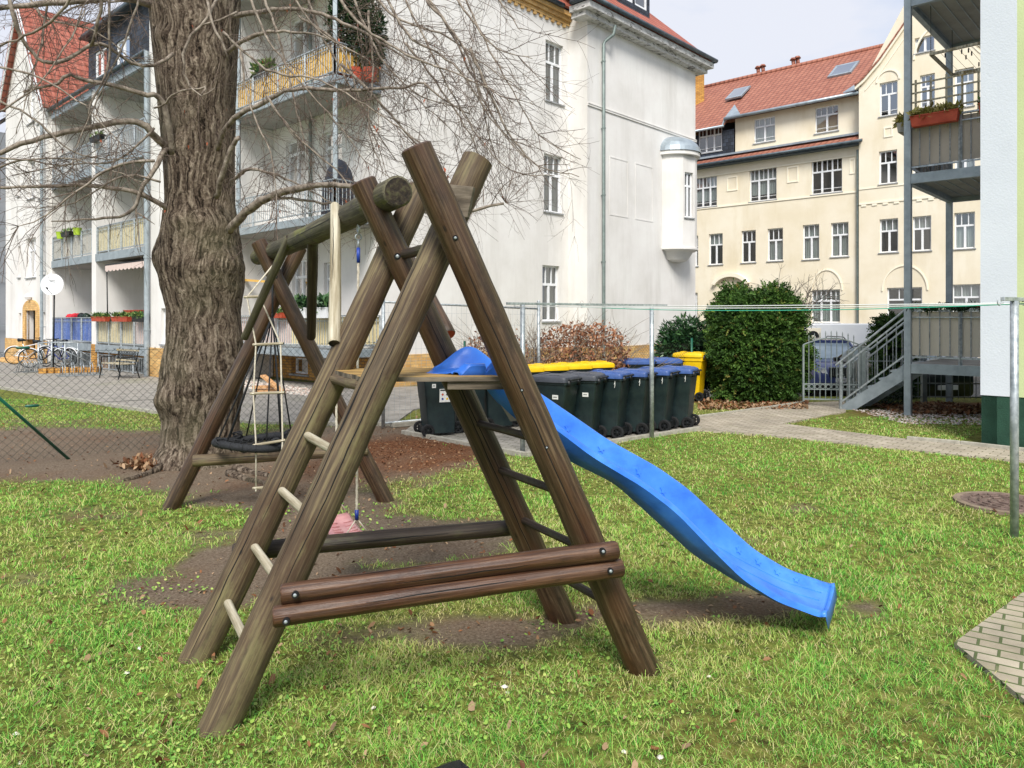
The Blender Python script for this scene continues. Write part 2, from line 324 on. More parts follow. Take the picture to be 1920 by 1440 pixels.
M['cloth_tan'] = mat('tan_privacy_cloth', ['#a59b8e', '#b8ad9f'], 2, (1, 1, .6), .95, .4, bscale=3, dist=.05)
M['reed'] = mat('split_reed_mat', ['#bdb4a4', '#d4cbba'], 30, (30, 30, .3), .9, .4)
M['ymat'] = mat('yellow_bamboo_mat', ['#cf9c42', '#e6be6c'], 6, (14, 14, .3), .85, .5)
M['cmat'] = mat('cream_bamboo_mat', ['#cfbd8c', '#e8dab0'], 6, (14, 14, .3), .85, .4)
M['pmat'] = mat('pale_pink_mat', ['#cbb3ab', '#e0cfc6'], 6, (14, 14, .3), .85, .4)
M['bluecloth'] = mat('blue_balcony_cloth', ['#1c4fae', '#2b66cc'], 4, (2, 2, .6), .7, .3)
M['pavers'] = brick('clay_grey_pavers', '#9d9281', '#b3a897', '#5d5c44', .21, .105, .007, rot=.75, noise=.35, tint='#8d8870')
M['pavers2'] = brick('near_pavers', '#9b907c', '#b0a591', '#55603a', .2, .1, .009, rot=.62, noise=.35, tint='#8f8a6c')
M['pavers3'] = brick('bin_area_pavers', '#8f8a80', '#a39d93', '#5a5a48', .2, .1, .008, rot=.5, noise=.35)
M['curb'] = mat('concrete_edging', ['#8e8a7e', '#aaa699'], 12, rough=.9, bump=.4)
M['twigdark'] = mat('dark_twig_bark', ['#3f342e', '#5f5148', '#7d6c60'], 14, rough=.85, bump=.2)
M['asphalt'] = mat('old_tarmac', ['#7f7a72', '#8f8a82', '#9a958c'], 3, rough=.95, bump=.5, bscale=90, dirt=('#6d7250', .4, .55, .75, .5))
M['street'] = mat('street_surface', ['#4c4c4a', '#5e5d5a'], 4, rough=.9, bump=.3)
# ================================================================ GROUND
def inpoly(x, y, poly):
    x = np.asarray(x); y = np.asarray(y); r = np.zeros(x.shape, bool); n = len(poly)
    for i in range(n):
        x1, y1 = poly[i][0], poly[i][1]; x2, y2 = poly[(i + 1) % n][0], poly[(i + 1) % n][1]
        if y1 == y2: continue
        c = ((y1 > y) != (y2 > y)) & (x < (x2 - x1) * (y - y1) / (y2 - y1) + x1); r ^= c
    return r
def vnoise(x, y, s, seed=0):                 # cheap value noise, vectorised
    x = np.asarray(x) * s + seed * 17.3; y = np.asarray(y) * s + seed * 7.7
    xi = np.floor(x); yi = np.floor(y); fx = x - xi; fy = y - yi; fx = fx * fx * (3 - 2 * fx); fy = fy * fy * (3 - 2 * fy)
    h = lambda a, b: np.modf(np.abs(np.sin(a * 127.1 + b * 311.7 + seed * 3.1) * 43758.5453))[0]
    return (h(xi, yi) * (1 - fx) + h(xi + 1, yi) * fx) * (1 - fy) + (h(xi, yi + 1) * (1 - fx) + h(xi + 1, yi + 1) * fx) * fy
def fbm(x, y, s, seed=0): return vnoise(x, y, s, seed) * .5 + vnoise(x, y, s * 2.1, seed + 1) * .3 + vnoise(x, y, s * 4.7, seed + 2) * .2
def sm(e0, e1, v): t = np.clip((v - e0) / (e1 - e0), 0, 1); return t * t * (3 - 2 * t)
DIRT = [(120, 850, 330, 68, 1.), (420, 872, 330, 66, 1.), (690, 850, 260, 66, 1.), (560, 940, 250, 55, .9), (690, 1010, 330, 62, 1.05), (500, 1060, 300, 60, .9), (330, 1110, 180, 45, .75), (180, 960, 120, 18, .4), (60, 1080, 80, 20, .35), (1380, 1010, 60, 14, .45), (1500, 950, 50, 12, .4), (700, 1290, 90, 16, .4), (420, 1010, 120, 40, .6),
        (640, 1200, 130, 30, .6), (890, 1185, 240, 42, .78), (1230, 1145, 190, 32, .7), (1430, 1130, 130, 34, .85), (1620, 1135, 60, 18, .5), (1080, 1160, 60, 30, .6), (1215, 1250, 60, 18, .4), (420, 1365, 60, 20, .4), (800, 900, 120, 30, .5)]
DRY = [(900, 1185, 260, 55, 1.), (1250, 1150, 230, 45, .9), (1050, 1260, 300, 60, .45), (1330, 760, 160, 40, .7), (700, 1250, 260, 60, .35), (1560, 1200, 200, 50, .3)]
GREENS = [(400, 968, 110, 22, 1.2), (90, 925, 160, 24, .6), (870, 925, 90, 26, .7), (270, 1040, 90, 26, .7), (640, 965, 40, 12, .5)]
def blobs(B, x, y, p=1.0):
    y = np.maximum(y, .3); px = CX + F * x / y; py = HY + F * H / y; r = np.zeros(np.shape(px))
    for cx, cy, rx, ry, a in B:
        d = ((px - cx) / rx) ** 2 + ((py - cy) / ry) ** 2; r = np.maximum(r, a * (1 - sm(.35, 1.25, np.sqrt(d))))
    return r
def wear(x, y):
    n = fbm(x, y, 1.6, 3); v = blobs(DIRT, x, y) - .9 * blobs(GREENS, x, y)
    return sm(.14, .68, v + (n - .5) * .75 + (fbm(x, y, 9, 51) - .5) * .35)
def dry(x, y): return np.clip(blobs(DRY, x, y) + (fbm(x, y, 1.2, 9) - .5) * .5, 0, 1)
def gz(x, y):
    x = np.asarray(x, float); y = np.asarray(y, float)
    z = (vnoise(x, y, .7, 5) - .5) * .03 * (1 - sm(14, 18, np.abs(y))) - .40 * sm(16.9, 19.5, y) * sm(2.2, 4.2, x) - .01
    return z
POLY = dict(
    bins=[G(755, 812), G(985, 855), G(1312, 805), G(1262, 768), G(900, 758), G(800, 775)],
    path=[G(1286, 786), G(1450, 764), G(1507, 755), G(1584, 752), G(1586, 772), G(1467, 794), G(1560, 806), G(1680, 821), G(1801, 833), G(1925, 847), G(2200, 872), G(2200, 902), G(1920, 865), G(1680, 841), G(1440, 816), G(1286, 805)],
    terrace=[G(1789, 1207), G(1960, 1082), G(2150, 960), G(2600, 1100), G(2300, 1500), G(1930, 1322)],
    court=[Vector((-30, 19, 0)), G(-250, 712), G(0, 728), G(183, 757), G(307, 777), G(480, 795), G(735, 797), G(775, 768), Vector((1.0, 21.6, 0)), Vector((-3.3, 19.1, 0)), Vector((-10, 23.6, 0)), Vector((-26, 38, 0)), Vector((-60, 38, 0))])
def hardmask(x, y):
    r = np.zeros(np.shape(x), bool)
    for k in POLY: r |= inpoly(x, y, POLY[k])
    mc = G(1890, 944); r |= (np.asarray(x) - mc.x) ** 2 + (np.asarray(y) - mc.y) ** 2 < .46 ** 2
    return r
m = bpy.data.materials.new('lawn_soil'); m.use_nodes = True; t = m.node_tree; n = t.nodes; l = t.links; b = n['Principled BSDF']; b.inputs['Roughness'].default_value = 1; b.inputs['Specular IOR Level'].default_value = .15
tc = n.new('ShaderNodeTexCoord')
def nz_(s, d=8, r=.65):
    q = n.new('ShaderNodeTexNoise'); q.inputs['Scale'].default_value = s; q.inputs['Detail'].default_value = d; q.inputs['Roughness'].default_value = r; l.new(tc.outputs['Object'], q.inputs[0]); return q
def rp_(src, cols, p=(.3, .7)):
    q = n.new('ShaderNodeValToRGB'); q.color_ramp.elements[0].color = hx(cols[0]); q.color_ramp.elements[0].position = p[0]; q.color_ramp.elements[1].color = hx(cols[-1]); q.color_ramp.elements[1].position = p[1]
    for i, c in enumerate(cols[1:-1]): e = q.color_ramp.elements.new(p[0] + (p[1] - p[0]) * (i + 1) / (len(cols) - 1)); e.color = hx(c)
    l.new(src, q.inputs[0]); return q.outputs[0]
soil = rp_(nz_(55, 12, .72).outputs[0], ['#42372f', '#65584b', '#807262', '#a39684'], (.3, .72)); gr = rp_(nz_(13).outputs[0], ['#35361f', '#55602c', '#777e3c', '#9d9560'], (.3, .7))
at = n.new('ShaderNodeAttribute'); at.attribute_name = 'wear'; mx = n.new('ShaderNodeMix'); mx.data_type = 'RGBA'; l.new(at.outputs['Fac'], mx.inputs[0]); l.new(gr, mx.inputs[6]); l.new(soil, mx.inputs[7])
at2 = n.new('ShaderNodeAttribute'); at2.attribute_name = 'mulch'; mul = rp_(nz_(34).outputs[0], ['#3a2418', '#6b4630', '#8d6748'], (.35, .68)); mx2 = n.new('ShaderNodeMix'); mx2.data_type = 'RGBA'
l.new(at2.outputs['Fac'], mx2.inputs[0]); l.new(mx.outputs[2], mx2.inputs[6]); l.new(mul, mx2.inputs[7]); l.new(mx2.outputs[2], b.inputs['Base Color'])
bp = n.new('ShaderNodeBump'); bp.inputs['Strength'].default_value = .8; bp.inputs['Distance'].default_value = .02; l.new(nz_(75, 10, .75).outputs[0], bp.inputs['Height']); l.new(bp.outputs[0], b.inputs['Normal'])
M['lawn'] = m
MULCH = [(760, 850, 190, 45, 1.), (640, 870, 160, 40, .6), (310, 858, 60, 26, .8), (1330, 745, 130, 14, .9), (1790, 765, 120, 16, 1.), (1650, 772, 60, 12, .6)]
def build_ground():
    xs = np.concatenate([[-300, -120, -60, -36, -24, -18], np.arange(-14, 14.01, .14), [18, 24, 36, 60, 120, 300]])
    ys = np.concatenate([[-60, -20, -6, -1], np.arange(.5, 22.01, .14), [24, 28, 34, 44, 60, 100, 300]])
    X, Y = np.meshgrid(xs, ys); z = gz(X, Y); hm = hardmask(X, Y); z = np.where(hm, np.minimum(z, -.03), z)
    v = np.stack([X, Y, z], -1).reshape(-1, 3); nx, ny = len(xs), len(ys); i = np.arange(nx * ny).reshape(ny, nx)
    f = np.stack([i[:-1, :-1], i[:-1, 1:], i[1:, 1:], i[1:, :-1]], -1).reshape(-1, 4)
    me = bpy.data.meshes.new('lawn'); me.from_pydata(v.tolist(), [], f.tolist()); me.materials.append(M['lawn'])
    me.polygons.foreach_set('use_smooth', [True] * len(f))
    for nm, fn in (('wear', wear), ('mulch', lambda a, c: np.clip(blobs(MULCH, a, c) + (fbm(a, c, 2, 4) - .5), 0, 1))):
        a = me.attributes.new(nm, 'FLOAT', 'POINT'); a.data.foreach_set('value', fn(v[:, 0], v[:, 1]).astype('f'))
    o = bpy.data.objects.new('lawn', me); link(o); tag(o, 'patchy garden lawn with bare trodden soil under the swings', 'lawn', kind='structure')
build_ground()
def sheet(name, poly, m, z=.0, label=None, th=.03):
    mb = MB(); mb.prism([Vector((p.x, p.y, z - th)) for p in poly], (0, 0, th)); o = obj(name, mb, m)
    tag(o, label, 'path', kind='structure'); return o
sheet('garden_path', POLY['path'], M['pavers'], .004, 'narrow clay paver path forking towards the metal gate')
sheet('bin_yard_paving', POLY['bins'], M['pavers3'], .006, 'small paved area under the wheelie bins')
sheet('terrace_paving', POLY['terrace'], M['pavers2'], .008, 'worn paving with mossy joints at the lower right corner')
sheet('courtyard_road', POLY['court'], M['asphalt'], .002, 'grey courtyard driveway beyond the chain link fence')
def edging(pts, name, w=.06, h=.03):
    mb = MB()
    for a, b in zip(pts, pts[1:]):
        a = Vector(a); b = Vector(b); k = max(1, int((b - a).length / 1.0))
        for i in range(k):
            p = a.lerp(b, (i + .006) / k); q = a.lerp(b, (i + .994) / k); mb.bar(p + Z * h / 2, q + Z * h / 2, w, h + .04)
    o = obj(name, mb, M['curb'], bevel=.006); tag(o, None, 'kerb', kind='structure')
edging([G(755, 812), G(985, 855), G(1312, 805)], 'bin_yard_kerb', .07, .03)
edging([G(-250, 712), G(0, 728), G(183, 757), G(307, 777), G(480, 795), G(735, 797)], 'courtyard_kerb', .08, .03)
edging([G(1286, 786), G(1450, 764), G(1507, 755)], 'path_kerb', .05, .02)
edging([G(1700, 824), G(1801, 833), G(1925, 847)], 'path_timber_edge', .06, .03)
# street beyond the gate
mb = MB(); mb.prism([Vector((3.5, 19.4, -.43)), Vector((60, 19.4, -.43)), Vector((60, 30, -.43)), Vector((5.5, 60, -.43)), Vector((5.0, 24, -.43))], (0, 0, .035)); tag(obj('street', mb, M['street']), 'grey street behind the garden fence', 'street', kind='structure')
# ---------------------------------------------------------------- grass blades, weeds, leaves
def fast_mesh(name, verts, faces, mat_, attr=None, smooth=False):
    me = bpy.data.meshes.new(name); nf, k = faces.shape
    me.vertices.add(len(verts)); me.vertices.foreach_set('co', verts.astype('f').ravel())
    me.loops.add(nf * k); me.loops.foreach_set('vertex_index', faces.astype('i').ravel())
    me.polygons.add(nf); me.polygons.foreach_set('loop_start', (np.arange(nf) * k).astype('i')); me.polygons.foreach_set('loop_total', np.full(nf, k, 'i'))
    me.update(calc_edges=True); me.materials.append(mat_)
    if attr is not None: a = me.attributes.new('tint', 'FLOAT', 'POINT'); a.data.foreach_set('value', attr.astype('f'))
    if smooth: me.polygons.foreach_set('use_smooth', [True] * nf)
    o = bpy.data.objects.new(name, me); link(o); return o
M['grass'] = attr_mat('grass_blade', 'tint', ['#d3c498', '#d0cc80', '#b4d468', '#90cc56', '#6cb648', '#499038'], .6, .3)
def scatter(n, y0=1.85, y1=18.5, e=.6, x0=-260, x1=2180):
    e += 1e-4; k = 1 - e; u = RNG.random(n); y = (y0 ** k + u * (y1 ** k - y0 ** k)) ** (1 / k); px = RNG.uniform(x0, x1, n); return (px - CX) / F * y, y
def blades(n, long=False):
    x, y = scatter(n, 1.85, 7.5, 1.1) if long else scatter(n); wv = wear(x, y); d = dry(x, y); clump = fbm(x, y, 7, 6)
    thin = .55 + .45 * sm(.42, .6, fbm(x, y, .9, 31)); keep = (RNG.random(n) > wv * 1.02) & ~hardmask(x, y) & (RNG.random(n) < (.25 + 1.1 * clump) * thin)
    keep &= ~((y > 12.6) & (x < .5) & (x > -2.6)) & ~((x > 6.3) & (y > 10.6) & (x - 6.3 > (y - 10.6) * .9))
    keep &= ~((x > 4.6) & (y > 13.4)) & (y < 16.5)
    x, y, d, clump = x[keep], y[keep], d[keep], clump[keep]; n = len(x)
    h = (.014 + .030 * RNG.random(n)) * (.35 + 1.3 * clump) * (1 - .35 * d); h = h * (RNG.uniform(1.3, 2.4, n) if long else 1); far = sm(5, 13, y); h *= 1 - .15 * far; h *= np.where(fbm(x, y, 3.1, 41) > .62, 1.5, 1)
    wd = (.0019 + .0012 * RNG.random(n)) * (np.maximum(y, 2.5) / 2.8) ** .9
    if long: wd = wd * .75
    th = RNG.uniform(0, 2 * np.pi, n); lean = (RNG.uniform(.9, 2.2, n) if long else RNG.uniform(.2, 1.7, n)) * h; la = RNG.uniform(0, 2 * np.pi, n)
    bx, by = np.cos(th) * wd / 2, np.sin(th) * wd / 2; z0 = gz(x, y) - .003
    lx, ly = np.cos(la) * lean, np.sin(la) * lean
    v = np.zeros((n, 5, 3))
    v[:, 0] = np.stack([x - bx, y - by, z0], 1); v[:, 1] = np.stack([x + bx, y + by, z0], 1)
    v[:, 2] = np.stack([x + bx * .8 + lx * .4, y + by * .8 + ly * .4, z0 + h * .62], 1); v[:, 3] = np.stack([x - bx * .8 + lx * .4, y - by * .8 + ly * .4, z0 + h * .62], 1)
    v[:, 4] = np.stack([x + lx, y + ly, z0 + h * (1 - .32 * lean / h)], 1)
    pat = fbm(x, y, 1.1, 12); t = .56 + (pat - .5) * .9 + (clump - .5) * .3 + RNG.normal(0, .22, n) - .45 * d; st = RNG.random(n) < (.17 + .5 * d); t = np.where(st, RNG.uniform(0, .25, n), t)
    if long: t = RNG.uniform(.02, .6, n)
    t = np.clip(t, .02, .98); tt = np.repeat(t, 5)
    i = np.arange(n)[:, None] * 5; f = np.concatenate([i + np.array([0, 1, 2]), i + np.array([0, 2, 3]), i + np.array([3, 2, 4])], 0)
    o = fast_mesh('grass', v.reshape(-1, 3), f, M['grass'], tt); o.name = 'long_grass' if long else 'grass'; tag(o, 'long pale straggling grass blades lying over the near lawn' if long else 'short patchy green and yellow lawn grass', 'grass', kind='stuff')
blades(520000)
blades(22000, True)
M['clover'] = attr_mat('weed_leaf', 'tint', ['#c4cf7a', '#9cbd58', '#7aa64c', '#5f9448'], .55, .25)
def weeds(n):
    x, y = scatter(n, 1.9, 8, 1.2); B = [(300, 1400, 420, 120, .8), (560, 1240, 260, 120, .7), (900, 1330, 420, 110, .55), (420, 968, 130, 26, 1.), (680, 955, 120, 20, .9), (130, 1250, 260, 120, .5), (1750, 1400, 240, 60, .5), (520, 1320, 110, 60, 1.1), (1050, 1190, 120, 50, .5), (260, 1130, 200, 60, .5), (1150, 1240, 120, 40, .6)]
    w_ = blobs(B, x, y) + (fbm(x, y, 2.2, 21) - .55) * 1.5; keep = (RNG.random(n) < w_ * .38) & ~hardmask(x, y); x, y = x[keep], y[keep]; n = len(x)
    r = RNG.uniform(.0032, .0085, n) * (y / 3) ** .5; z = gz(x, y) + RNG.uniform(.004, .03, n); th = RNG.uniform(0, 6.28, n); tl = RNG.uniform(-.6, .6, (n, 2))
    v = np.zeros((n, 6, 3))
    for k in range(6):
        a = th + k * np.pi / 3; rr = r * (1 if k % 3 else 1.3); dx = np.cos(a) * rr; dy = np.sin(a) * rr; v[:, k] = np.stack([x + dx, y + dy, z + dx * tl[:, 0] + dy * tl[:, 1]], 1)
    t = np.repeat(np.clip(.5 + RNG.normal(0, .22, n), 0, 1), 6); f = np.arange(n * 6).reshape(n, 6)
    o = fast_mesh('ground_weeds', v.reshape(-1, 3), f, M['clover'], t); tag(o, 'low clover and round-leaved weeds among the grass', 'weeds', kind='stuff')
weeds(120000)
M['leaf'] = attr_mat('dead_leaf', 'tint', ['#46301f', '#74492f', '#8f6344', '#8f7355', '#ab8f72', '#6f5a46'], .7, .1)
def leaves(name, x, y, r0, r1, label, curl=.5, zoff=.0):
    n = len(x); r = RNG.uniform(r0, r1, n); z = gz(x, y) + zoff + r * .12; th = RNG.uniform(0, 6.28, n); nrm = RNG.normal(0, curl, (n, 2))
    asp = RNG.uniform(.35, .75, n); v = np.zeros((n, 7, 3)); prof = [(-1, 0), (-.45, -.85), (.35, -.8), (1, -.12), (.95, .1), (.3, .9), (-.5, .75)]
    for k, (a, c) in enumerate(prof):
        lx = a * r; ly = c * r * asp; dx = np.cos(th) * lx - np.sin(th) * ly; dy = np.sin(th) * lx + np.cos(th) * ly
        v[:, k] = np.stack([x + dx, y + dy, z + dx * nrm[:, 0] + dy * nrm[:, 1] + np.abs(c) * r * .45 * RNG.uniform(0, 1, n)], 1)
    f = np.arange(n * 7).reshape(n, 7); f3 = np.concatenate([f[:, [0, 1, 2]], f[:, [0, 2, 3]], f[:, [0, 3, 4]], f[:, [0, 4, 5]], f[:, [0, 5, 6]]], 0)
    o = fast_mesh(name, v.reshape(-1, 3), f3, M['leaf'], np.repeat(RNG.random(n), 7)); tag(o, label, 'leaves', kind='stuff'); return o
x, y = scatter(1900, 1.9, 14, .8); k = ~hardmask(x, y) & (RNG.random(len(x)) < np.where(x < -.3, .85, .3)); leaves('fallen_leaves', x[k], y[k], .009, .026, 'brown dead leaves lying scattered over the lawn', .6, .02)
x, y = scatter(42000, 3.0, 12.5, .6); k = (RNG.random(len(x)) < np.clip(blobs(MULCH, x, y), 0, 1) * .9 + .10 * wear(x, y)) & ~hardmask(x, y); leaves('leaf_litter', x[k], y[k], .007, .022, 'crumbled brown litter on the bare soil', .4, .002)
x, y = RNG.normal(0, 1, (2, 1500)); t_ = G(300, 872); leaves('leaf_heap', t_.x + x * .17, t_.y + y * .12, .02, .05, 'heap of dead leaves at the foot of the trunk', .9, .02).location.z = .02
x, y = scatter(1500, 14.6, 16.2, .2, 1310, 1515); leaves('leaf_drift', x, y, .02, .05, 'brown leaves drifted below the thuja hedge', .6, .01)
x = RNG.uniform(7.3, 9.2, 1500); y = RNG.uniform(13.9, 15.6, 1500); leaves('shrub_litter', x, y, .02, .055, 'brown leaves lying under the steel balcony', .6, .015)
# pebbles (white gravel strips)
def pebbles(name, pts, r0, r1, cols, label):
    mb = MB(); ico = [(1, 0, 0), (-1, 0, 0), (0, 1, 0), (0, -1, 0), (0, 0, 1), (.7, .7, .3), (-.7, .7, .3), (-.7, -.7, .3), (.7, -.7, .3)]
    fs = [(0, 5, 4), (5, 2, 4), (2, 6, 4), (6, 1, 4), (1, 7, 4), (7, 3, 4), (3, 8, 4), (8, 0, 4)]
    for x, y in pts:
        r = random.uniform(r0, r1); a = random.uniform(0, 6); s_ = random.uniform(.5, 1); z = float(gz(x, y)) + .005
        mb.mi = random.randrange(len(cols)); mb.idx([(x + (p[0] * math.cos(a) - p[1] * math.sin(a) * s_) * r, y + (p[0] * math.sin(a) + p[1] * math.cos(a) * s_) * r, z + p[2] * r * .7) for p in ico], fs)
    return tag(obj(name, mb, cols), label, 'gravel', kind='stuff')
stone = [mat('pebble_pale', ['#c9c2b6', '#dcd6cb'], 9, bump=.1), mat('pebble_grey', ['#8d8780', '#a69f96'], 9, bump=.1), mat('pebble_pink', ['#b59a8c', '#c4aa9b'], 9, bump=.1)]
pts = []
o_ = G(1835, 832)
for _ in range(900):
    s_ = random.uniform(-.25, 3.0); d_ = random.uniform(.02, .36); p = o_ - V * s_ + (-U) * d_; pts.append((p.x, p.y))
for _ in range(1400): pts.append((random.uniform(6.6, 9.0), random.uniform(12.6, 14.6)))
pebbles('gravel_strip', pts, .012, .03, stone, 'pale pebbles along the foot of the green-based building')
pts = []
for _ in range(2600):
    s_ = random.uniform(-.3, 6.5); d_ = random.uniform(-.1, .95) ; p = Vector((-4.28, 18, 0)) + V * s_ + (-U) * (.0 + d_); pts.append((p.x, p.y))
pebbles('gravel_bed', pts, .02, .05, stone, 'pale gravel bed under the corner balconies')
pts = [(G(px, py).x, G(px, py).y) for px, py in ((262, 1218), (237, 1265), (946, 1290), (952, 1300), (1238, 1418), (38, 1430), (1170, 1408), (30, 1378), (1330, 1268), (700, 1330))]
pebbles('white_stones', pts, .012, .022, stone[:1], 'small white stones scattered on the near lawn')
# a dark plastic corner at the lower frame edge
mb = MB(); a = G(800, 1445, .0); c = P(858, 1424, 2.95); mb.prism([P(795, 1446, 2.8), P(838, 1430, 2.92), P(862, 1423, 2.95), P(892, 1448, 2.8), P(880, 1500, 2.6), P(780, 1500, 2.6)], (0, .03, -.2))
tag(obj('plastic_crate_corner', mb, M['black'], bevel=.004), 'dark grey plastic corner poking in at the bottom edge', 'box')
# ================================================================ CLIMBING FRAME
def logm(a, b, r0, r1=None, m='log_brown', name='log', parent=None, n=20, crack=0, seed=0, ends=True, smooth='auto', endm='log_end'):
    a = Vector(a); b = Vector(b); r1 = r1 or r0; L_ = (b - a).length; q = (b - a).to_track_quat('Z', 'Y'); mb = MB()
    k = max(4, int(L_ / .07)); rnd = random.Random(seed + int(L_ * 1000)); ph = [rnd.uniform(0, 6.28) for _ in range(6)]
    def rad(t, j):
        th = 2 * math.pi * j / n; z = t * L_
        return (r0 + (r1 - r0) * t) * (1 + .018 * math.sin(z * 5 + ph[0] + th) + .014 * math.sin(z * 11 + ph[1] + 2 * th) + .012 * math.sin(3 * th + ph[2]) + .01 * math.sin(z * 23 + ph[3]))
    ts = [0, 0] + [i / k for i in range(k + 1)][1:-1] + [1, 1]; inset = [.86, 1] + [1] * (k - 1) + [1, .86]; zo = [0, .008] + [0] * (k - 1) + [-.008, 0]
    bx, by = rnd.uniform(-1, 1) * .004 * L_, rnd.uniform(-1, 1) * .004 * L_; vs = []
    for t, s_, dz in zip(ts, inset, zo):
        w_ = math.sin(math.pi * t)
        for j in range(n):
            th = 2 * math.pi * j / n; r = rad(t, j) * s_; vs.append((r * math.cos(th) + bx * w_, r * math.sin(th) + by * w_, t * L_ + dz))
    K = len(ts); fs = [(i * n + j, i * n + (j + 1) % n, (i + 1) * n + (j + 1) % n, (i + 1) * n + j) for i in range(K - 1) for j in range(n)]
    mb.idx(vs, fs); mb.mi = 1
    if ends: mb.idx([vs[j] for j in range(n)], [tuple(range(n))[::-1]]); mb.idx([vs[(K - 1) * n + j] for j in range(n)], [tuple(range(n))])
    mb.mi = 2
    for c in range(crack):                   # drying cracks: thin dark slits just proud of the bark
        th = rnd.uniform(0, 6.28) if c else crack_dir(q); t0 = rnd.uniform(.05, .35); t1 = t0 + rnd.uniform(.3, .6); st = 26; P0 = None
        for i in range(st + 1):
            t = t0 + (min(t1, .97) - t0) * i / st; th += rnd.uniform(-.03, .03); wd = .0022 * math.sin(math.pi * (i + .3) / (st + .6)) + .0006; r = rad(t, th / (2 * math.pi) * n) * 1.004 + .0006
            w_ = math.sin(math.pi * t); e = wd / r
            cur = [(r * math.cos(th + s_ * e) + bx * w_, r * math.sin(th + s_ * e) + by * w_, t * L_) for s_ in (-1, 1)]
            if P0: mb.face([P0[0], P0[1], cur[1], cur[0]])
            P0 = cur
    o = bpy.data.objects.new(name, mesh_of(name, mb, [M[m], M[endm], M['hole']], smooth)); o.matrix_basis = Matrix.Translation(a) @ q.to_matrix().to_4x4(); link(o, parent); return o
def crack_dir(q):                            # angle of the side that faces the camera
    d = q.inverted() @ Vector((.15, -1, .1)); return math.atan2(d.y, d.x) + random.uniform(-.35, .35)
def sink(a, b, d=.12): a = Vector(a); b = Vector(b); return a + (a - b).normalized() * d
fr_ = thing('climbing_frame', G(760, 1250), 'brown log climbing frame with deck, ladders and swing beam', 'climbing frame')
A0, A1 = G(410, 1362), O(897, 297, 3.40); C0, C1 = G(1205, 1252), O(779, 274, 3.10)
B0, B1 = G(370, 1232), O(790, 352, 3.95); D0, D1 = G(1055, 1158), O(680, 338, 3.72)
logm(sink(A0, A1), A1, .086, .078, 'log_green', 'leg', fr_, crack=3, seed=1); logm(sink(C0, C1), C1, .083, .074, 'log_brown', 'leg', fr_, crack=3, seed=2)
logm(sink(B0, B1), B1, .086, .078, 'log_green', 'leg', fr_, crack=2, seed=3); logm(sink(D0, D1), D1, .084, .070, 'log_brown', 'leg', fr_, crack=2, seed=4)
E0, E1 = G(322, 950), O(563, 462, 6.72); F0, F1 = G(722, 936), O(484, 452, 6.50)
logm(sink(E0, E1), E1, .078, .07, 'log_brown', 'leg', fr_, seed=5, crack=1); logm(sink(F0, F1), F1, .078, .072, 'log_brown', 'leg', fr_, seed=6, crack=1)
b0, b1 = O(746, 359, 3.56), O(484, 482, 7.25); logm(b0, b1, .082, .083, 'log_moss', 'cross_beam', fr_, seed=7, crack=2)
def onlog(a, b, z): t = (z - a.z) / (b.z - a.z); return a.lerp(b, t)
for z in (.30, .58, .87, 1.16): logm(onlog(B0, B1, z), onlog(A0, A1, z), .022, .022, 'log_pale', 'rung', fr_, n=12, seed=int(z * 100))
for z in (.33, .63, .93, 1.20): logm(onlog(D0, D1, z), onlog(C0, C1, z), .021, .021, 'log_dark', 'rung', fr_, n=12, seed=int(z * 90))
logm(onlog(B0, B1, 1.465), onlog(A0, A1, 1.465), .028, .028, 'log_green', 'rung', fr_, n=12)
logm(O(742, 481, 3.84), O(845, 455, 3.25), .028, .028, 'log_dark', 'ridge_bar', fr_, n=12)
# rails
logm(O(527, 1115, 2.93), O(1157, 1031, 3.27), .0445, .0445, 'log_red', 'side_rail', fr_, seed=11, crack=2); logm(O(512, 1157, 2.90), O(1166, 1064, 3.285), .0445, .0445, 'log_red', 'side_rail', fr_, seed=12, crack=2)
logm(O(436, 1036, 3.80), O(985, 987, 4.19), .05, .048, 'log_dark', 'side_rail', fr_, seed=13, crack=1); logm(O(362, 864, 6.38), O(690, 844, 6.68), .056, .053, 'log_green', 'side_rail', fr_, seed=14, crack=1)
# braces from the beam to the legs
logm(O(543, 446, 5.65), O(458, 634, 6.28), .038, .034, 'log_moss', 'brace', fr_, seed=15, n=14); logm(O(586, 446, 5.2), O(583, 632, 6.42), .043, .043, 'log_dark', 'brace', fr_, seed=16, n=14)
logm(O(628, 384, 4.35), O(627, 644, 3.76), .030, .036, 'log_pale', 'brace', fr_, seed=17, n=14, crack=1)
o = logm(O(745, 440, 4.55), O(842, 628, 3.98), .033, .042, 'log_brown', 'brace', fr_, seed=18, n=14, endm='terracotta'); o['label'] = 'reddish painted brace'
# deck
def deckp(): return [onlog(A0, A1, 1.50), onlog(C0, C1, 1.50), onlog(D0, D1, 1.50), onlog(B0, B1, 1.50)]
dA, dC, dD, dB = deckp(); ux = (dC - dA).normalized(); uy = ((dB - dA) + (dD - dC)).normalized(); mb = MB(); bm_ = MB()
for i in range(6):
    t0, t1 = i / 6 + .004, (i + 1) / 6 - .004
    lo = .10; p0 = dA.lerp(dB, lo + .98 * t0) ; p1 = dA.lerp(dB, lo + .98 * t1); q0 = dC.lerp(dD, lo + .98 * t0); q1 = dC.lerp(dD, lo + .98 * t1)
    ex = random.uniform(-.012, .012); c = [p0 - ux * (.03 + ex), q0 - ux * .02, q1 - ux * .02, p1 - ux * (.03 + ex)]
    mb.hexa([v + Z * -.011 for v in c] + [v + Z * .011 for v in c]); mb.m[-5] = 1
obj('deck', mb, [M['board'], M['deckwood']], fr_)
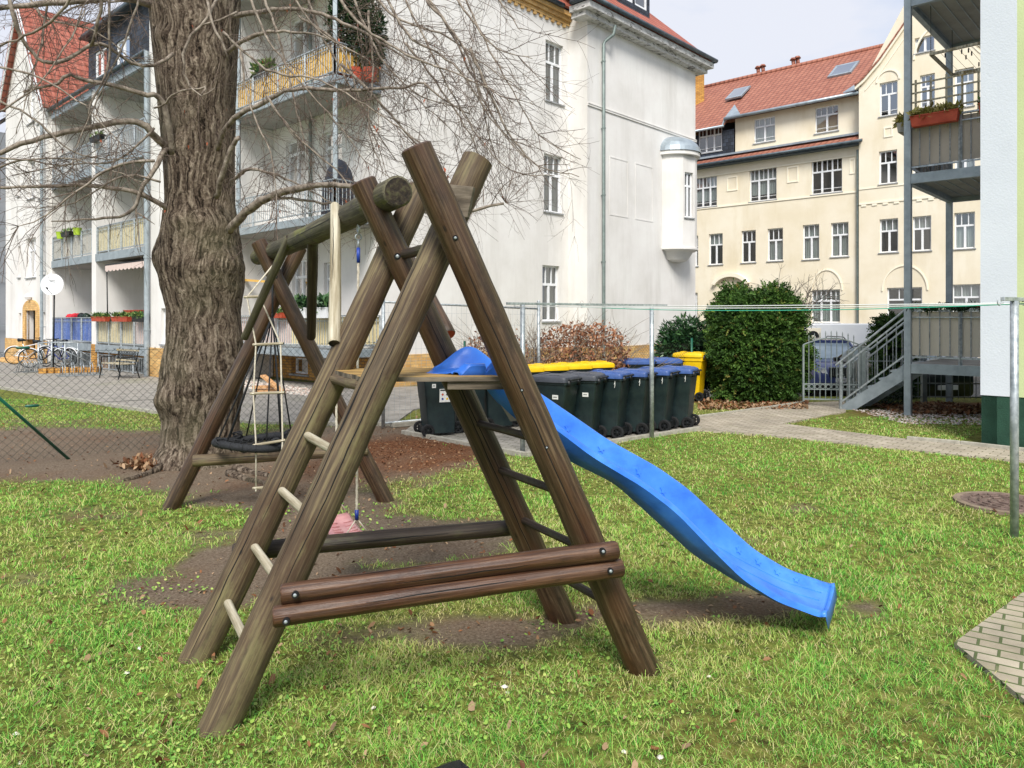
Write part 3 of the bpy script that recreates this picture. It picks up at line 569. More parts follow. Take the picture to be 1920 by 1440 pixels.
for t, f_ in ((.16, .55), (1.0, .0)):
    mb = MB(); p = dA.lerp(dB, t) - Z * .033; q = dC.lerp(dD, t) - Z * .033 + ux * .03; p = p.lerp(q, f_); mb.bar(p, q, .045, .04); obj('deck_batten', mb, M['board'], fr_, bevel=.003)
# bolted board near the top of the mossy leg
mb = MB(); q = [O(826, 344, 3.235), O(888, 350, 3.235), O(876, 408, 3.235), O(840, 404, 3.235)]; mb.prism(q, (.008, .04, 0)); obj('board', mb, M['board'], fr_, bevel=.003)
# bolts in drilled hollows
def bolt(p, n_, r=.012):
    n_ = Vector(n_).normalized(); q = n_.to_track_quat('Z', 'Y').to_matrix(); mb = MB(); mb.lathe(p, [(0, .0005), (r * 1.45, .0005), (r * 1.45, -.02)], 14, q); mb.mi = 1
    mb.lathe(p, [(r * .75, -.004), (r * .75, .004), (r * .4, .007), (0, .007)], 10, q); obj('bolt', mb, [M['hole'], M['steel']], fr_)
view = lambda p: (Vector((0, 0, H)) - p).normalized()
for (px, py, a, b_, r) in ((747, 479, D0, D1, .013), (857, 442, C0, C1, .009), (524, 517, F0, F1, .013), (980, 723, C0, C1, .006), (1028, 826, C0, C1, .006)):
    bestd = 9; best = None
    for i in range(400):
        q = a.lerp(b_, i / 400); u_ = CX + q.x / q.y * F; v_ = HY - (q.z - H) / q.y * F; d = (u_ - px) ** 2 + (v_ - py) ** 2
        if best is None or d < bestd: bestd, best = d, q
    rr = .074; ax = (b_ - a).normalized(); vw = view(best); nn = (vw - ax * vw.dot(ax)).normalized(); bolt(best + nn * (rr + .002), nn, r)
for (px, py, Y) in ((553, 1116, 2.88), (536, 1166, 2.85), (1131, 1034, 3.20), (1145, 1071, 3.22)): bolt(O(px, py, Y) , (.15, -1, .1), .010)
# ================================================================ SLIDE
def interp(x, xs, ys): return float(np.interp(x, xs, ys))
def smooth_interp(x, xs, ys):                # gaussian-smoothed piecewise curve
    return sum(interp(x + o_, xs, ys) * w_ for o_, w_ in ((-.05, .2), (-.025, .2), (0, .2), (.025, .2), (.05, .2)))
sl_o = Vector((-.2, 4.05, 0)); sl_d = Vector((math.cos(.175), math.sin(.175), 0)); sl_w = Vector((math.sin(.175), math.cos(.175), 0))
rimX = [-.25, -.22, -.17, -.12, -.08, -.04, .0, .04, .13, .25, .44, .70, 1.0, 1.19, 1.40, 1.60, 1.81, 1.99, 2.09]
rimZ = [1.512, 1.53, 1.575, 1.62, 1.645, 1.645, 1.61, 1.56, 1.50, 1.41, 1.27, 1.08, .905, .765, .56, .375, .245, .175, .135]
nrX = [-.30, 0, .06, .12, .17, .23, .30, .44]; nrZ = [1.512, 1.515, 1.53, 1.585, 1.60, 1.54, 1.43, 1.27]
flX = [-.30, -.02, .1, .25, .53, .81, 1.09, 1.28, 1.52, 1.8, 2.1, 2.2]; flZ = [1.508, 1.49, 1.42, 1.28, 1.05, .91, .66, .49, .34, .19, .09, .08]
rt = thing('slide', (.6, 4.1, 0), 'bright blue plastic wave slide leading from the log deck down to the lawn', 'slide')
mb = MB(); K = 96; rows = []
for i in range(K + 1):
    l_ = -.25 + 2.34 * i / K; zr = smooth_interp(l_, rimX, rimZ); zf = smooth_interp(l_, flX, flZ) + .02
    if l_ < .02: zf = 1.508 + .004
    zr = max(zr, zf + .004); hw = .225; zb = zf - .035
    if l_ > .02: zb = min(zf - .035, zr - .06)
    if l_ < .02: zb = zf - .01
    zb = max(zb, .004)
    dd = zr - zf
    uc = .12 * float(sm(-.02, .25, l_)); sec = [(-hw + uc, zb), (-hw + uc * .35, (zb + zr) / 2), (-hw - .004, zr - .014), (-hw + .006, zr), (-hw + .030, zr + .002), (-hw + .042, zr - .01), (-hw + .055, zr - .35 * dd), (-hw + .08, zf + .12 * dd), (-hw + .12, zf), (-.06, zf - .004), (0, zf - .005), (.06, zf - .004),
           (hw - .12, zf), (hw - .08, zf + .12 * dd), (hw - .055, zr - .35 * dd), (hw - .042, zr - .01), (hw - .030, zr + .002), (hw - .006, zr), (hw + .004, zr - .014), (hw - uc * .35, (zb + zr) / 2), (hw - uc, zb)]
    zn = smooth_interp(l_, nrX, nrZ) if l_ < .44 else zr
    sec = [(a, z if a > 0 or z < zf + .03 or l_ > .44 else zf + (z - zf) * max(.05, (zn - zf)) / max(.05, (zr - zf))) for a, z in sec]
    rows.append([sl_o + sl_d * (l_ * (1 + .19 * a) + max(0, -a) * .95 * float(1 - sm(-.3, .25, l_))) + sl_w * a * (1 - .12 * float(1 - sm(-.1, .5, l_))) + Vector((0, -.13 * float(1 - sm(-.05, .6, l_)), 0)) + Z * z for a, z in sec])
q = len(rows[0]); vs = [p for r in rows for p in r]
fs = [(i * q + j, i * q + j + 1, (i + 1) * q + j + 1, (i + 1) * q + j) for i in range(K) for j in range(q - 1)]
# closing underside and the rounded exit lip
mb.idx(vs, fs); e = rows[-1]; lip = [p + sl_d * .025 - Z * max(0, p.z - .015) * (1 if 0 else .0) for p in e]; lip2 = [Vector((p.x, p.y, .055)) + sl_d * .04 for p in e]
mb.idx(e + lip + lip2, [(j, j + 1, q + j + 1, q + j) for j in range(q - 1)] + [(q + j, q + j + 1, 2 * q + j + 1, 2 * q + j) for j in range(q - 1)])
ch = obj('chute', mb, M['slide'], rt, 'auto'); so = ch.modifiers.new('thick', 'SOLIDIFY'); so.thickness = .005; so.offset = -1
mb = MB()                                    # underside tray between the skirts
for i in range(6, K - 3): a = rows[i]; b_ = rows[i + 1]; mb.face([a[0], b_[0], b_[-1], a[-1]])
obj('tray', mb, M['slide'], rt)
mb = MB()                                    # embossed stars and rib lines inside the far side wall and along the floor
def star(c, ax, ay, n_, r):
    pts = []
    for k in range(10):
        a = math.pi * k / 5 + math.pi / 2; rr = r if k % 2 == 0 else r * .42; pts.append(c + ax * math.cos(a) * rr + ay * math.sin(a) * rr)
    mb.prism([p + n_ * .004 for p in pts], n_ * .006)
for l_ in (.50, .70, .90, 1.05, 1.52, 1.64, 1.76, 1.88):
    i = int((l_ + .25) / 2.34 * K); r = rows[i]; r2 = rows[i + 1]; a, b_ = r[13], r[14]; c = a.lerp(b_, .45); ay = (b_ - a).normalized(); ax = (r2[13] - r[13]).normalized(); n_ = ax.cross(ay).normalized()
    if n_.dot(view(c)) < 0: n_ = -n_
    mb = MB(); star(c, ax, ay, n_, .024); obj('star_emboss', mb, M['slide'], rt)
for j in (12, 10): mb = MB(); mb.tube([r[j] + Z * .006 for r in rows[14:-2]], .004, 6); obj('rib', mb, M['slide'], rt, True)
mb = MB(); pc = [O(935, 753, 3.82), O(962, 750, 3.80), O(975, 787, 3.78), O(957, 790, 3.79)]; mb.prism(pc, (.004, -.006, 0)); tag(obj('underside_patch', mb, M['cloth_tan'], rt), None)
# ================================================================ SWINGS on the beam
def beam_at(px):                             # point on the beam that shows at this picture column
    r = (px - CX) / F; t = (r * b0.y - b0.x) / ((b1.x - b0.x) - r * (b1.y - b0.y)); return b0.lerp(b1, t)
bd = (b1 - b0).normalized()
def hook(mb, p):                             # ring, shackle and eye under the beam; returns the rope start
    mb.tube([p - Z * .07, p - Z * .095], .006, 8); mb.torus(p - Z * .115, .022, .0055, bd.cross(Z), 20, 6); mb.torus(p - Z * .165, .018, .005, bd, 16, 6)
    mb.tube([p - Z * .18, p - Z * .235], .007, 8); return p - Z * .25
sw = thing('swing', Vector((-1.3, 4.75, 0)), 'pale pink plastic swing seat hanging on ropes from the mossy beam', 'swing')
h1, h2 = beam_at(672), beam_at(629); s1, s2 = O(671, 978, 4.18), O(630, 975, 4.58); zc = .455
s1 = Vector((h1.x - .01, h1.y, zc + .015)); s2 = Vector((h2.x + .01, h2.y, zc + .015))
for h_, s_ in ((h1, s1), (h2, s2)):
    mb = MB(); r0_ = hook(mb, h_); obj('hook', mb, M['steel'], sw, True)
    mb = MB(); mb.tube([r0_ + Z * .02, r0_ - Z * .07], .011, 10); obj('rope_fitting', mb, M['navy'], sw, True); mb = MB(); mb.tube([s_ + Z * .16, s_ + Z * .10], .012, 10); obj('rope_fitting', mb, M['navy'], sw, True)
    mb = MB(); n_ = 60; pts = [(r0_ - Z * .06).lerp(s_ + Z * .15, i / n_) for i in range(n_ + 1)]
    for ph in (0, 2.1, 4.2): mb.tube([p + Vector((math.cos(i * .9 + ph), math.sin(i * .9 + ph), 0)) * .0042 for i, p in enumerate(pts)], .0042, 6)
    side = (bd.cross(Z)).normalized()
    for k in (-1, 1): mb.tube([s_ + Z * .11, s_ + side * .07 * k + Z * .012], .0045, 6)
    obj('rope', mb, M['rope'], sw, True)
mb = MB(); side = bd.cross(Z).normalized(); mid = (s1 + s2) / 2; ln = (s2 - s1).length / 2 + .01; dr = (s2 - s1).normalized(); seat = []
for i in range(17):
    t = -1 + 2 * i / 16; row = []
    for j in range(9):
        u_ = -1 + j / 4; dip = .045 * (1 - t * t) ** .7; row.append(mid + dr * t * ln + side * u_ * .105 * (1 - .12 * t * t) + Z * (-dip + .012 * u_ * u_ - .0 + (.0 if abs(u_) < 1 else -.018)))
    seat.append(row)
mb.idx([p for r in seat for p in r], [(i * 9 + j, i * 9 + j + 1, (i + 1) * 9 + j + 1, (i + 1) * 9 + j) for i in range(16) for j in range(8)])
so = obj('seat', mb, M['pink'], sw, True).modifiers.new('t', 'SOLIDIFY'); so.thickness = .018
mb = MB()
for k in (-1, 1):
    for i in range(7): t = -.6 + i * .2; mb.tube([mid + dr * t * ln + side * k * .02 - Z * (.045 * (1 - t * t) ** .7 - .004), mid + dr * t * ln + side * k * .075 - Z * (.045 * (1 - t * t) ** .7 - .010)], .005, 6)
obj('seat_rib', mb, M['pink'], sw, True)
# rope ladder
rl = thing('rope_ladder', Vector((-2.0, 6.6, 0)), 'white rope ladder with wooden rungs hanging from the far end of the beam', 'rope ladder')
hp = beam_at(527); Yl = hp.y
top = hp - Z * .08; lx, rx = [], []
for px, pxr, py, pyr in ((463, 487, 557, 556), (480, 526, 646, 644), (475, 528, 738, 736), (480, 530, 834, 826), (480, 524, 915, 913)): lx.append(P(px, py, Yl)); rx.append(P(pxr, pyr, Yl - .05))
for side_ in (lx, rx):
    mb = MB(); mb.tube([top] + side_, .0075, 8); [mb.torus(p, .011, .006, Z, 12, 6) for p in side_]; mb.tube([side_[-1], side_[-1] - Z * .035], .009, 6); obj('rope', mb, M['rope'], rl, True)
for p, q_ in zip(lx, rx): d = (q_ - p).normalized() * .03; logm(p - d, q_ + d, .0125, .0125, 'log_pale', 'rung', rl, n=10)
mb = MB(); mb.torus(hp - Z * .1, .025, .006, bd, 16, 6); mb.tube([hp, hp - Z * .09], .006, 6); obj('hook', mb, M['steel'], rl, True)
# nest swing ring
ns = thing('nest_swing', P(478, 880, 7.1), 'black padded ring of a nest swing hanging low on dark ropes', 'nest swing')
rc = P(478, 829, 7.0); ap = P(511, 592, 7.0)
mb = MB(); R_ = .345; k = 60; pts = [rc + Vector((math.cos(a) * R_, math.sin(a) * R_ * .9, .02 * math.sin(2 * a))) for a in [2 * math.pi * i / k for i in range(k + 1)]]; mb.tube(pts, .036, 12, False)
for i in range(0, k, 3): mb.torus(pts[i], .037, .004, pts[i + 1] - pts[i], 12, 5)
obj('ring', mb, M['rope_dark'], ns, True)
mb = MB(); top2 = beam_at(511) ; mb.tube([top2 - Z * .05, ap], .01, 8); mb.torus(ap, .02, .006, (1, 0, 0), 14, 6)
for a in (.5, 1.1, 2.1, 2.6, 3.7, 4.2, 5.3, 5.8): e = rc + Vector((math.cos(a) * R_, math.sin(a) * R_ * .9, .02)); m_ = ap.lerp(e, .5) ; mb.tube([ap, m_, e], .008, 6)
obj('suspension_rope', mb, M['rope_dark'], ns, True)
mb = MB()
for i in range(-5, 6):
    for ax in (0, 1):
        c = i / 5.6 * R_; e = math.sqrt(max(0, R_ ** 2 - c * c)) * .97
        if ax: mb.tube([rc + Vector((c, -e * .9, 0)), rc + Vector((c, 0, -.05)), rc + Vector((c, e * .9, 0))], .005, 5)
        else: mb.tube([rc + Vector((-e, c * .9, 0)), rc + Vector((0, c * .9, -.05)), rc + Vector((e, c * .9, 0))], .005, 5)
obj('net', mb, M['rope_dark'], ns, True)
for a in (0.8, 2.35, 3.95, 5.55): mb = MB(); c = rc + Vector((math.cos(a) * R_, math.sin(a) * R_ * .9, .03)); [mb.torus(c + Z * random.uniform(-.01, .04), .035 + .006 * j, .008, Vector((random.uniform(-1, 1), random.uniform(-1, 1), 1)), 12, 5) for j in range(3)]; obj('knot', mb, M['rope_dark'], ns, True)
# ================================================================ BIG TREE
TY = 9.35
tr = thing('tree', Vector(((372 - CX) / F * TY, TY, 0)), 'old knobbly bare tree with thick grey trunk and drooping twigs', 'tree')
sil = [(-330, 300, 430), (-180, 292, 440), (0, 283, 451), (100, 290, 447), (200, 297, 443), (300, 305, 440), (380, 308, 440), (440, 300, 449), (500, 296, 457), (540, 304, 457), (580, 315, 451), (640, 316, 455), (700, 306, 458), (745, 299, 452), (790, 306, 446), (830, 301, 448), (855, 288, 456), (872, 274, 468), (890, 262, 482)]
sy = [a[0] for a in sil]; sl_ = [a[1] for a in sil]; sr_ = [a[2] for a in sil]
burls = [(372, 700, .05, .30, -1.57), (345, 745, .07, .2, -2.3), (330, 480, .05, .2, -2.6), (440, 500, .05, .2, -.6), (455, 720, .05, .2, -.3), (400, 660, .05, .25, -1.4), (310, 745, .05, .15, 3.0), (350, 420, .03, .12, -1.9), (395, 420, .03, .12, -1.2), (430, 430, .04, .15, -.7), (330, 90, .035, .14, -2.1), (385, 140, .03, .12, -1.3), (350, 850, .05, .2, -1.9)]
mb = MB(); NA, NZ = 128, 330; vs = []
py = np.linspace(-330, 886, NZ)[::-1]; knots = []
for yy in py:
    z = H - (yy - HY) / F * TY; xl = ((np.interp(yy, sy, sl_)) - CX) / F * TY; xr = (np.interp(yy, sy, sr_) - CX) / F * TY; c = (xl + xr) / 2; R_ = (xr - xl) / 2 * .985
    a = np.arange(NA) / NA * 2 * np.pi; r = np.full(NA, R_)
    tw = a + .25 * np.sin(z * 1.3) + .12 * np.sin(z * 3.1)
    ridge = np.abs(((fbm(tw * 7.5 + 40, np.full(NA, z * 1.3 + 9) + 0 * tw, 1, 2)) - .5)) * 2; ridge[-6:] = ridge[-6:] * np.linspace(1, 0, 6) + ridge[0] * np.linspace(0, 1, 6)
    flare = float(sm(820, 886, yy)) if yy > 820 else 0
    r = r * (1 + .02 * np.sin(2 * a + z) + .02 * np.sin(3 * a - 1.7 * z)) - .018 * (1 - ridge) * 1.0 + .05 * flare * np.maximum(0, np.sin(5 * a + .6))
    lump = float(sm(600, 680, yy) * (1 - sm(770, 820, yy))) + float(sm(420, 460, yy) * (1 - sm(520, 560, yy))) * .8
    r = r + lump * .05 * (fbm(np.cos(a) * 2.2 + 9, np.sin(a) * 2.2 + z * 3.2 + 20, 2.2, 8) - .45)
    for bx_, by_, hgt, sig, ang in burls:
        bz = H - (by_ - HY) / F * TY; da = np.angle(np.exp(1j * (a - ang))); r = r + hgt * np.exp(-((z - bz) / sig) ** 2 * 2 - (da * .5 / sig) ** 2 * .8)
    vs += [(c + rr * math.cos(t), TY + rr * math.sin(t) * .92, z) for rr, t in zip(r, a)]
mb.idx(vs, [(i * NA + j, i * NA + (j + 1) % NA, (i + 1) * NA + (j + 1) % NA, (i + 1) * NA + j) for i in range(NZ - 1) for j in range(NA)])
def bark():
    m = bpy.data.materials.new('furrowed_bark'); m.use_nodes = True; t = m.node_tree; n = t.nodes; l = t.links; b = n['Principled BSDF']; b.inputs['Roughness'].default_value = .95; b.inputs['Specular IOR Level'].default_value = .2
    tc = n.new('ShaderNodeTexCoord'); wn = n.new('ShaderNodeTexNoise'); wn.inputs['Scale'].default_value = 1.9; wn.inputs['Detail'].default_value = 4; l.new(tc.outputs['Object'], wn.inputs[0])
    ad = n.new('ShaderNodeVectorMath'); ad.operation = 'MULTIPLY_ADD'; l.new(wn.outputs['Color'], ad.inputs[0]); ad.inputs[1].default_value = (.32, .32, .3); l.new(tc.outputs['Object'], ad.inputs[2])
    mp = n.new('ShaderNodeMapping'); mp.inputs['Scale'].default_value = (20, 20, 1.7); l.new(ad.outputs[0], mp.inputs[0])
    nz = n.new('ShaderNodeTexNoise'); nz.inputs['Scale'].default_value = 1.3; nz.inputs['Detail'].default_value = 6; nz.inputs['Roughness'].default_value = .62; nz.inputs['Distortion'].default_value = .4; l.new(mp.outputs[0], nz.inputs[0])
    fine = n.new('ShaderNodeTexNoise'); fine.inputs['Scale'].default_value = 40; fine.inputs['Detail'].default_value = 6; l.new(tc.outputs['Object'], fine.inputs[0])
    ad2 = n.new('ShaderNodeMath'); ad2.operation = 'MULTIPLY_ADD'; l.new(fine.outputs[0], ad2.inputs[0]); ad2.inputs[1].default_value = .22; l.new(nz.outputs[0], ad2.inputs[2])
    r = n.new('ShaderNodeValToRGB'); e = r.color_ramp.elements; e[0].position = .45; e[0].color = hx('#1f1914'); e[1].position = .80; e[1].color = hx('#a39584')
    q = e.new(.56); q.color = hx('#564a40'); q = e.new(.66); q.color = hx('#7b6e60'); l.new(ad2.outputs[0], r.inputs[0])
    n2 = n.new('ShaderNodeTexNoise'); n2.inputs['Scale'].default_value = 1.5; n2.inputs['Detail'].default_value = 5; l.new(tc.outputs['Object'], n2.inputs[0]); m2 = n.new('ShaderNodeMapRange'); m2.inputs[1].default_value = .5; m2.inputs[2].default_value = .68; m2.inputs[4].default_value = .35; l.new(n2.outputs[0], m2.inputs[0])
    mx = n.new('ShaderNodeMix'); mx.data_type = 'RGBA'; l.new(m2.outputs[0], mx.inputs[0]); l.new(r.outputs[0], mx.inputs[6]); mx.inputs[7].default_value = hx('#6c6a52'); l.new(mx.outputs[2], b.inputs['Base Color'])
    bp = n.new('ShaderNodeBump'); bp.inputs['Strength'].default_value = 1; bp.inputs['Distance'].default_value = .07; l.new(ad2.outputs[0], bp.inputs['Height']); l.new(bp.outputs[0], b.inputs['Normal']); return m
M['bark'] = bark(); obj('trunk', mb, M['bark'], tr, True)
def twig_tube(mb, pts, r0, r1, n):
    k = len(pts); mb.tube(pts, [r0 + (r1 - r0) * i / (k - 1) for i in range(k)], n, False)
rt_ = random.Random(11); twig_leaf = []
def grow(mb, p, d, L_, r, lvl, droop):
    k = max(3, int(L_ / .11)); pts = [p]; d = d.normalized()
    for i in range(k):
        d = (d + Vector((rt_.gauss(0, .13), rt_.gauss(0, .13), rt_.gauss(0, .12) + droop * (.035)))).normalized(); pts.append(pts[-1] + d * L_ / k)
    twig_tube(mb, pts, r, r * .45, 4 if r < .006 else 5)
    if lvl <= 0:
        if rt_.random() < .05: twig_leaf.append(pts[-1])
        return
    nn = int(L_ * (4.6 if lvl > 1 else 6.5)) + 1
    for _ in range(nn):
        i = rt_.randrange(1, k); a = (pts[i + 1] - pts[i]).normalized() if i < k else d; o_ = a.orthogonal().normalized(); o_.rotate(Matrix.Rotation(rt_.uniform(0, 6.28), 3, a))
        nd = (a * .75 + o_ * rt_.uniform(.5, 1.0)).normalized(); grow(mb, pts[i], nd, L_ * rt_.uniform(.28, .6), max(.0016, r * .5), lvl - 1, droop)
limbs = [  # picture polylines with depth, start/end radius, side-shoot density
 ([(318, 280, 9.1), (296, 262, 8.9), (255, 229, 8.7), (150, 243, 8.5), (60, 263, 8.3), (0, 285, 8.2), (-120, 330, 8.0)], .045, .016, 1.2),
 ([(318, 395, 9.1), (265, 364, 8.8), (170, 347, 8.6), (80, 350, 8.4), (-60, 352, 8.2)], .032, .010, 1.3),
 ([(312, 278, 9.0), (290, 320, 8.8), (268, 347, 8.7), (254, 383, 8.7), (238, 402, 8.6), (195, 410, 8.6), (95, 417, 8.5)], .034, .006, .5),
 ([(254, 385, 8.7), (258, 430, 8.65), (264, 472, 8.6)], .014, .004, .5), ([(258, 400, 8.7), (290, 418, 8.7)], .012, .004, .5),
 ([(325, 290, 9.0), (312, 215, 8.8), (296, 180, 8.7), (275, 178, 8.6), (228, 164, 8.5), (160, 150, 8.4), (130, 140, 8.3), (110, 155, 8.3), (45, 172, 8.2)], .040, .012, 1.),
 ([(300, 10, 9.2), (262, 2, 8.9), (228, -4, 8.6), (120, 4, 8.4), (50, 10, 8.2), (0, 16, 8.1), (-90, 40, 8)], .05, .02, .9),
 ([(12, -30, 7.8), (25, 30, 7.8), (40, 70, 7.9), (62, 100, 8.0), (82, 116, 8.0), (125, 112, 8.2), (168, 85, 8.3), (205, 88, 8.4), (245, 118, 8.5), (290, 122, 8.6), (325, 100, 8.7)], .020, .02, 1.),
 ([(185, -60, 8), (190, 0, 8.1), (182, 60, 8.2), (170, 85, 8.3)], .02, .018, .6), ([(205, -60, 8.2), (204, 60, 8.25), (206, 110, 8.3), (190, 160, 8.3), (170, 195, 8.3), (168, 225, 8.3)], .016, .010, .8),
 ([(150, -40, 7.6), (110, 25, 7.7), (60, 60, 7.8), (0, 85, 7.9), (-60, 100, 8)], .016, .01, 1.), ([(250, -60, 8.6), (225, 0, 8.5), (165, 0, 8.4), (145, 50, 8.3), (125, 80, 8.3)], .012, .005, 1.),
 ([(0, 190, 7.9), (60, 220, 8), (130, 280, 8.1), (200, 300, 8.2), (260, 295, 8.3)], .013, .004, 1.4), ([(-40, 290, 7.6), (40, 300, 7.8), (140, 298, 8), (280, 345, 8.3)], .010, .004, 1.4), ([(-40, 230, 7.7), (60, 170, 7.9), (120, 90, 8.0), (160, 20, 8.1)], .011, .005, 1.2),
 ([(412, -20, 8.6), (398, 18, 8.55), (375, 50, 8.5), (350, 82, 8.45), (342, 120, 8.45), (350, 150, 8.5), (362, 168, 8.5), (385, 163, 8.5), (378, 175, 8.45), (372, 186, 8.5)], .019, .008, .5),
 ([(383, -20, 8.5), (398, 40, 8.45), (414, 75, 8.45), (430, 112, 8.5)], .017, .013, .3), ([(290, 203, 8.6), (312, 192, 8.5), (322, 178, 8.45), (360, 168, 8.4), (380, 180, 8.4), (402, 165, 8.4)], .012, .005, .9), ([(445, 22, 8.6), (410, 36, 8.5), (375, 48, 8.5)], .014, .010, .6),
 ([(410, 280, 9.0), (420, 250, 8.8), (440, 222, 8.6), (480, 200, 8.4), (550, 166, 8.2), (640, 170, 7.9), (760, 163, 7.6), (795, 156, 7.5), (830, 185, 7.4), (880, 215, 7.4)], .034, .007, 1.4),
 ([(405, 370, 9.0), (415, 330, 8.8), (430, 290, 8.7), (438, 268, 8.65), (450, 258, 8.6)], .034, .026, .3),
 ([(430, 432, 9.0), (452, 405, 8.8), (500, 372, 8.5), (545, 356, 8.2), (600, 347, 7.9), (680, 352, 7.5), (735, 380, 7.3)], .055, .018, 1.3), ([(440, 420, 9), (470, 390, 8.7), (520, 372, 8.4), (590, 378, 8.1), (660, 388, 7.8)], .028, .008, 1.2),
 ([(435, 340, 9.1), (460, 320, 8.9), (500, 322, 8.7), (560, 345, 8.4), (620, 380, 8.2)], .022, .006, 1.3),
 ([(735, 380, 7.3), (820, 402, 7.1), (890, 395, 6.9), (945, 380, 6.8)], .02, .012, .6), ([(425, 100, 9.1), (480, 65, 8.8), (560, 60, 8.5), (620, 75, 8.3)], .030, .009, 1.3), ([(440, 30, 9.2), (500, 20, 8.9), (580, 20, 8.6), (680, 60, 8.3), (760, 110, 8.1)], .034, .009, 1.5),
]
drops = [((450, -60), (495, 60), (560, 150), (640, 240), (690, 310)), ((560, -60), (600, 60), (650, 150), (700, 250), (725, 330)), ((640, -60), (690, 60), (730, 130), (790, 180), (880, 205)), ((700, -60), (760, 60), (850, 120), (920, 220), (985, 300)), ((760, -60), (840, 50), (890, 150), (930, 230), (1000, 310)),
         ((820, -60), (880, 30), (930, 90), (1000, 110)), ((600, -60), (670, 40), (760, 100), (860, 140), (960, 190)), ((520, -60), (590, 50), (700, 120), (800, 200), (860, 260)), ((480, -40), (520, 60), (545, 160), (570, 260), (590, 330)), ((660, -60), (740, 30), (840, 70), (920, 130), (985, 170)),
         ((730, -60), (800, 80), (850, 180), (900, 260), (960, 320), (1040, 330)), ((850, -60), (900, 60), (960, 170), (1010, 250), (1090, 300)), ((420, 60), (500, 130), (600, 150), (720, 220), (830, 300)), ((880, 90), (950, 240), (1010, 310), (1085, 330)), ((640, 120), (720, 200), (800, 300), (830, 380)), ((500, 180), (560, 260), (640, 330), (700, 420)), ((800, 0), (870, 90), (905, 200), (930, 300)), ((690, 20), (700, 140), (690, 230), (720, 330)),
         ((900, -60), (950, 20), (980, 60)), ((560, 30), (640, 90), (680, 200), (740, 300)), ((450, 90), (470, 200), (510, 300), (520, 420)), ((760, 80), (850, 200), (900, 300), (905, 380)), ((100, -60), (80, 60), (60, 150), (30, 250)), ((280, -60), (240, 60), (200, 150), (150, 260), (130, 330)), ((30, -60), (80, 30), (180, 60), (270, 130)), ((-40, 120), (60, 140), (160, 200), (240, 290)), ((-40, 330), (40, 300), (120, 310), (200, 270)), ((290, 240), (220, 300), (120, 310), (20, 330)), ((290, 300), (200, 320), (90, 400), (20, 430)), ((300, 340), (230, 330), (140, 380), (60, 390))]
for i, d_ in enumerate(drops):
    y0_ = rt_.uniform(7.4, 8.8); limbs.append(([(x, y, y0_ - .12 * j) for j, (x, y) in enumerate(d_)], rt_.uniform(.012, .02), .0035, 1.9))
mbL = MB(); mbT = MB()
def densify(pts, step=.10):
    out = []
    for i in range(len(pts) - 1):
        p0 = pts[max(i - 1, 0)]; p1 = pts[i]; p2 = pts[i + 1]; p3 = pts[min(i + 2, len(pts) - 1)]; k = max(2, int((p2 - p1).length / step))
        for j in range(k):
            t = j / k; out.append(.5 * ((2 * p1) + (p2 - p0) * t + (2 * p0 - 5 * p1 + 4 * p2 - p3) * t * t + (3 * p1 - p0 - 3 * p2 + p3) * t ** 3))
    out.append(pts[-1]); return [p + Vector((rt_.gauss(0, .006), rt_.gauss(0, .006), rt_.gauss(0, .006))) for p in out]
for pl, r0_, r1_, dens in limbs:
    pts = densify([P(*q_) for q_ in pl]); k = len(pts); mbL.tube(pts, [(r0_ + (r1_ - r0_) * i / (k - 1)) * rt_.uniform(.93, 1.1) for i in range(k)], 8 if r0_ > .02 else 6)
    ln = sum((a - b_).length for a, b_ in zip(pts, pts[1:])); nn = int(ln * 5.0 * dens)
    for _ in range(nn):
        i = rt_.randrange(1, k - 1); a = (pts[i + 1] - pts[i]).normalized(); o_ = a.orthogonal().normalized(); o_.rotate(Matrix.Rotation(rt_.uniform(0, 6.28), 3, a))
        nd = a * .8 + o_ * rt_.uniform(.5, 1.1); nd.z -= .12
        grow(mbT, pts[i], nd, rt_.uniform(.3, .95), rt_.uniform(.0028, .0050), 2 if rt_.random() < .35 else 1, -1)
p0 = P(948, 380, 6.8)                        # witch-broom spray at the end of the cut branch
for i in range(16): grow(mbT, p0, Vector((rt_.uniform(-.5, .9), rt_.uniform(-.5, .5), rt_.uniform(-.5, 1.3))), rt_.uniform(.25, .6), .0035, 1, 0)
cz = H + 595 / F * TY                        # crown above the picture's upper edge
for i in range(34):
    z = rt_.uniform(cz + .3, 8.1); a = rt_.uniform(0, 6.28); p = Vector((tr.location.x, TY, z)); d = Vector((math.cos(a), math.sin(a), rt_.uniform(.1, .9))).normalized(); pts = [p]
    if d.y < -.3 and z < 7: continue
    for j in range(14): d = (d + Vector((rt_.gauss(0, .1), rt_.gauss(0, .1), rt_.gauss(0, .08) - .05))).normalized(); pts.append(pts[-1] + d * .26)
    mbL.tube(pts, [.06 - .0037 * j for j in range(15)], 7)
    for _ in range(9): q_ = pts[rt_.randrange(3, 15)]; grow(mbT, q_, d + Vector((rt_.uniform(-1, 1), rt_.uniform(-1, 1), rt_.uniform(-.5, .8))), rt_.uniform(.5, 1.1), .006, 1, -1)
obj('limbs', mbL, M['twig'], tr, True); obj('twigs', mbT, M['twigdark'], tr, True)
mb = MB()                                    # last dry leaves still hanging on
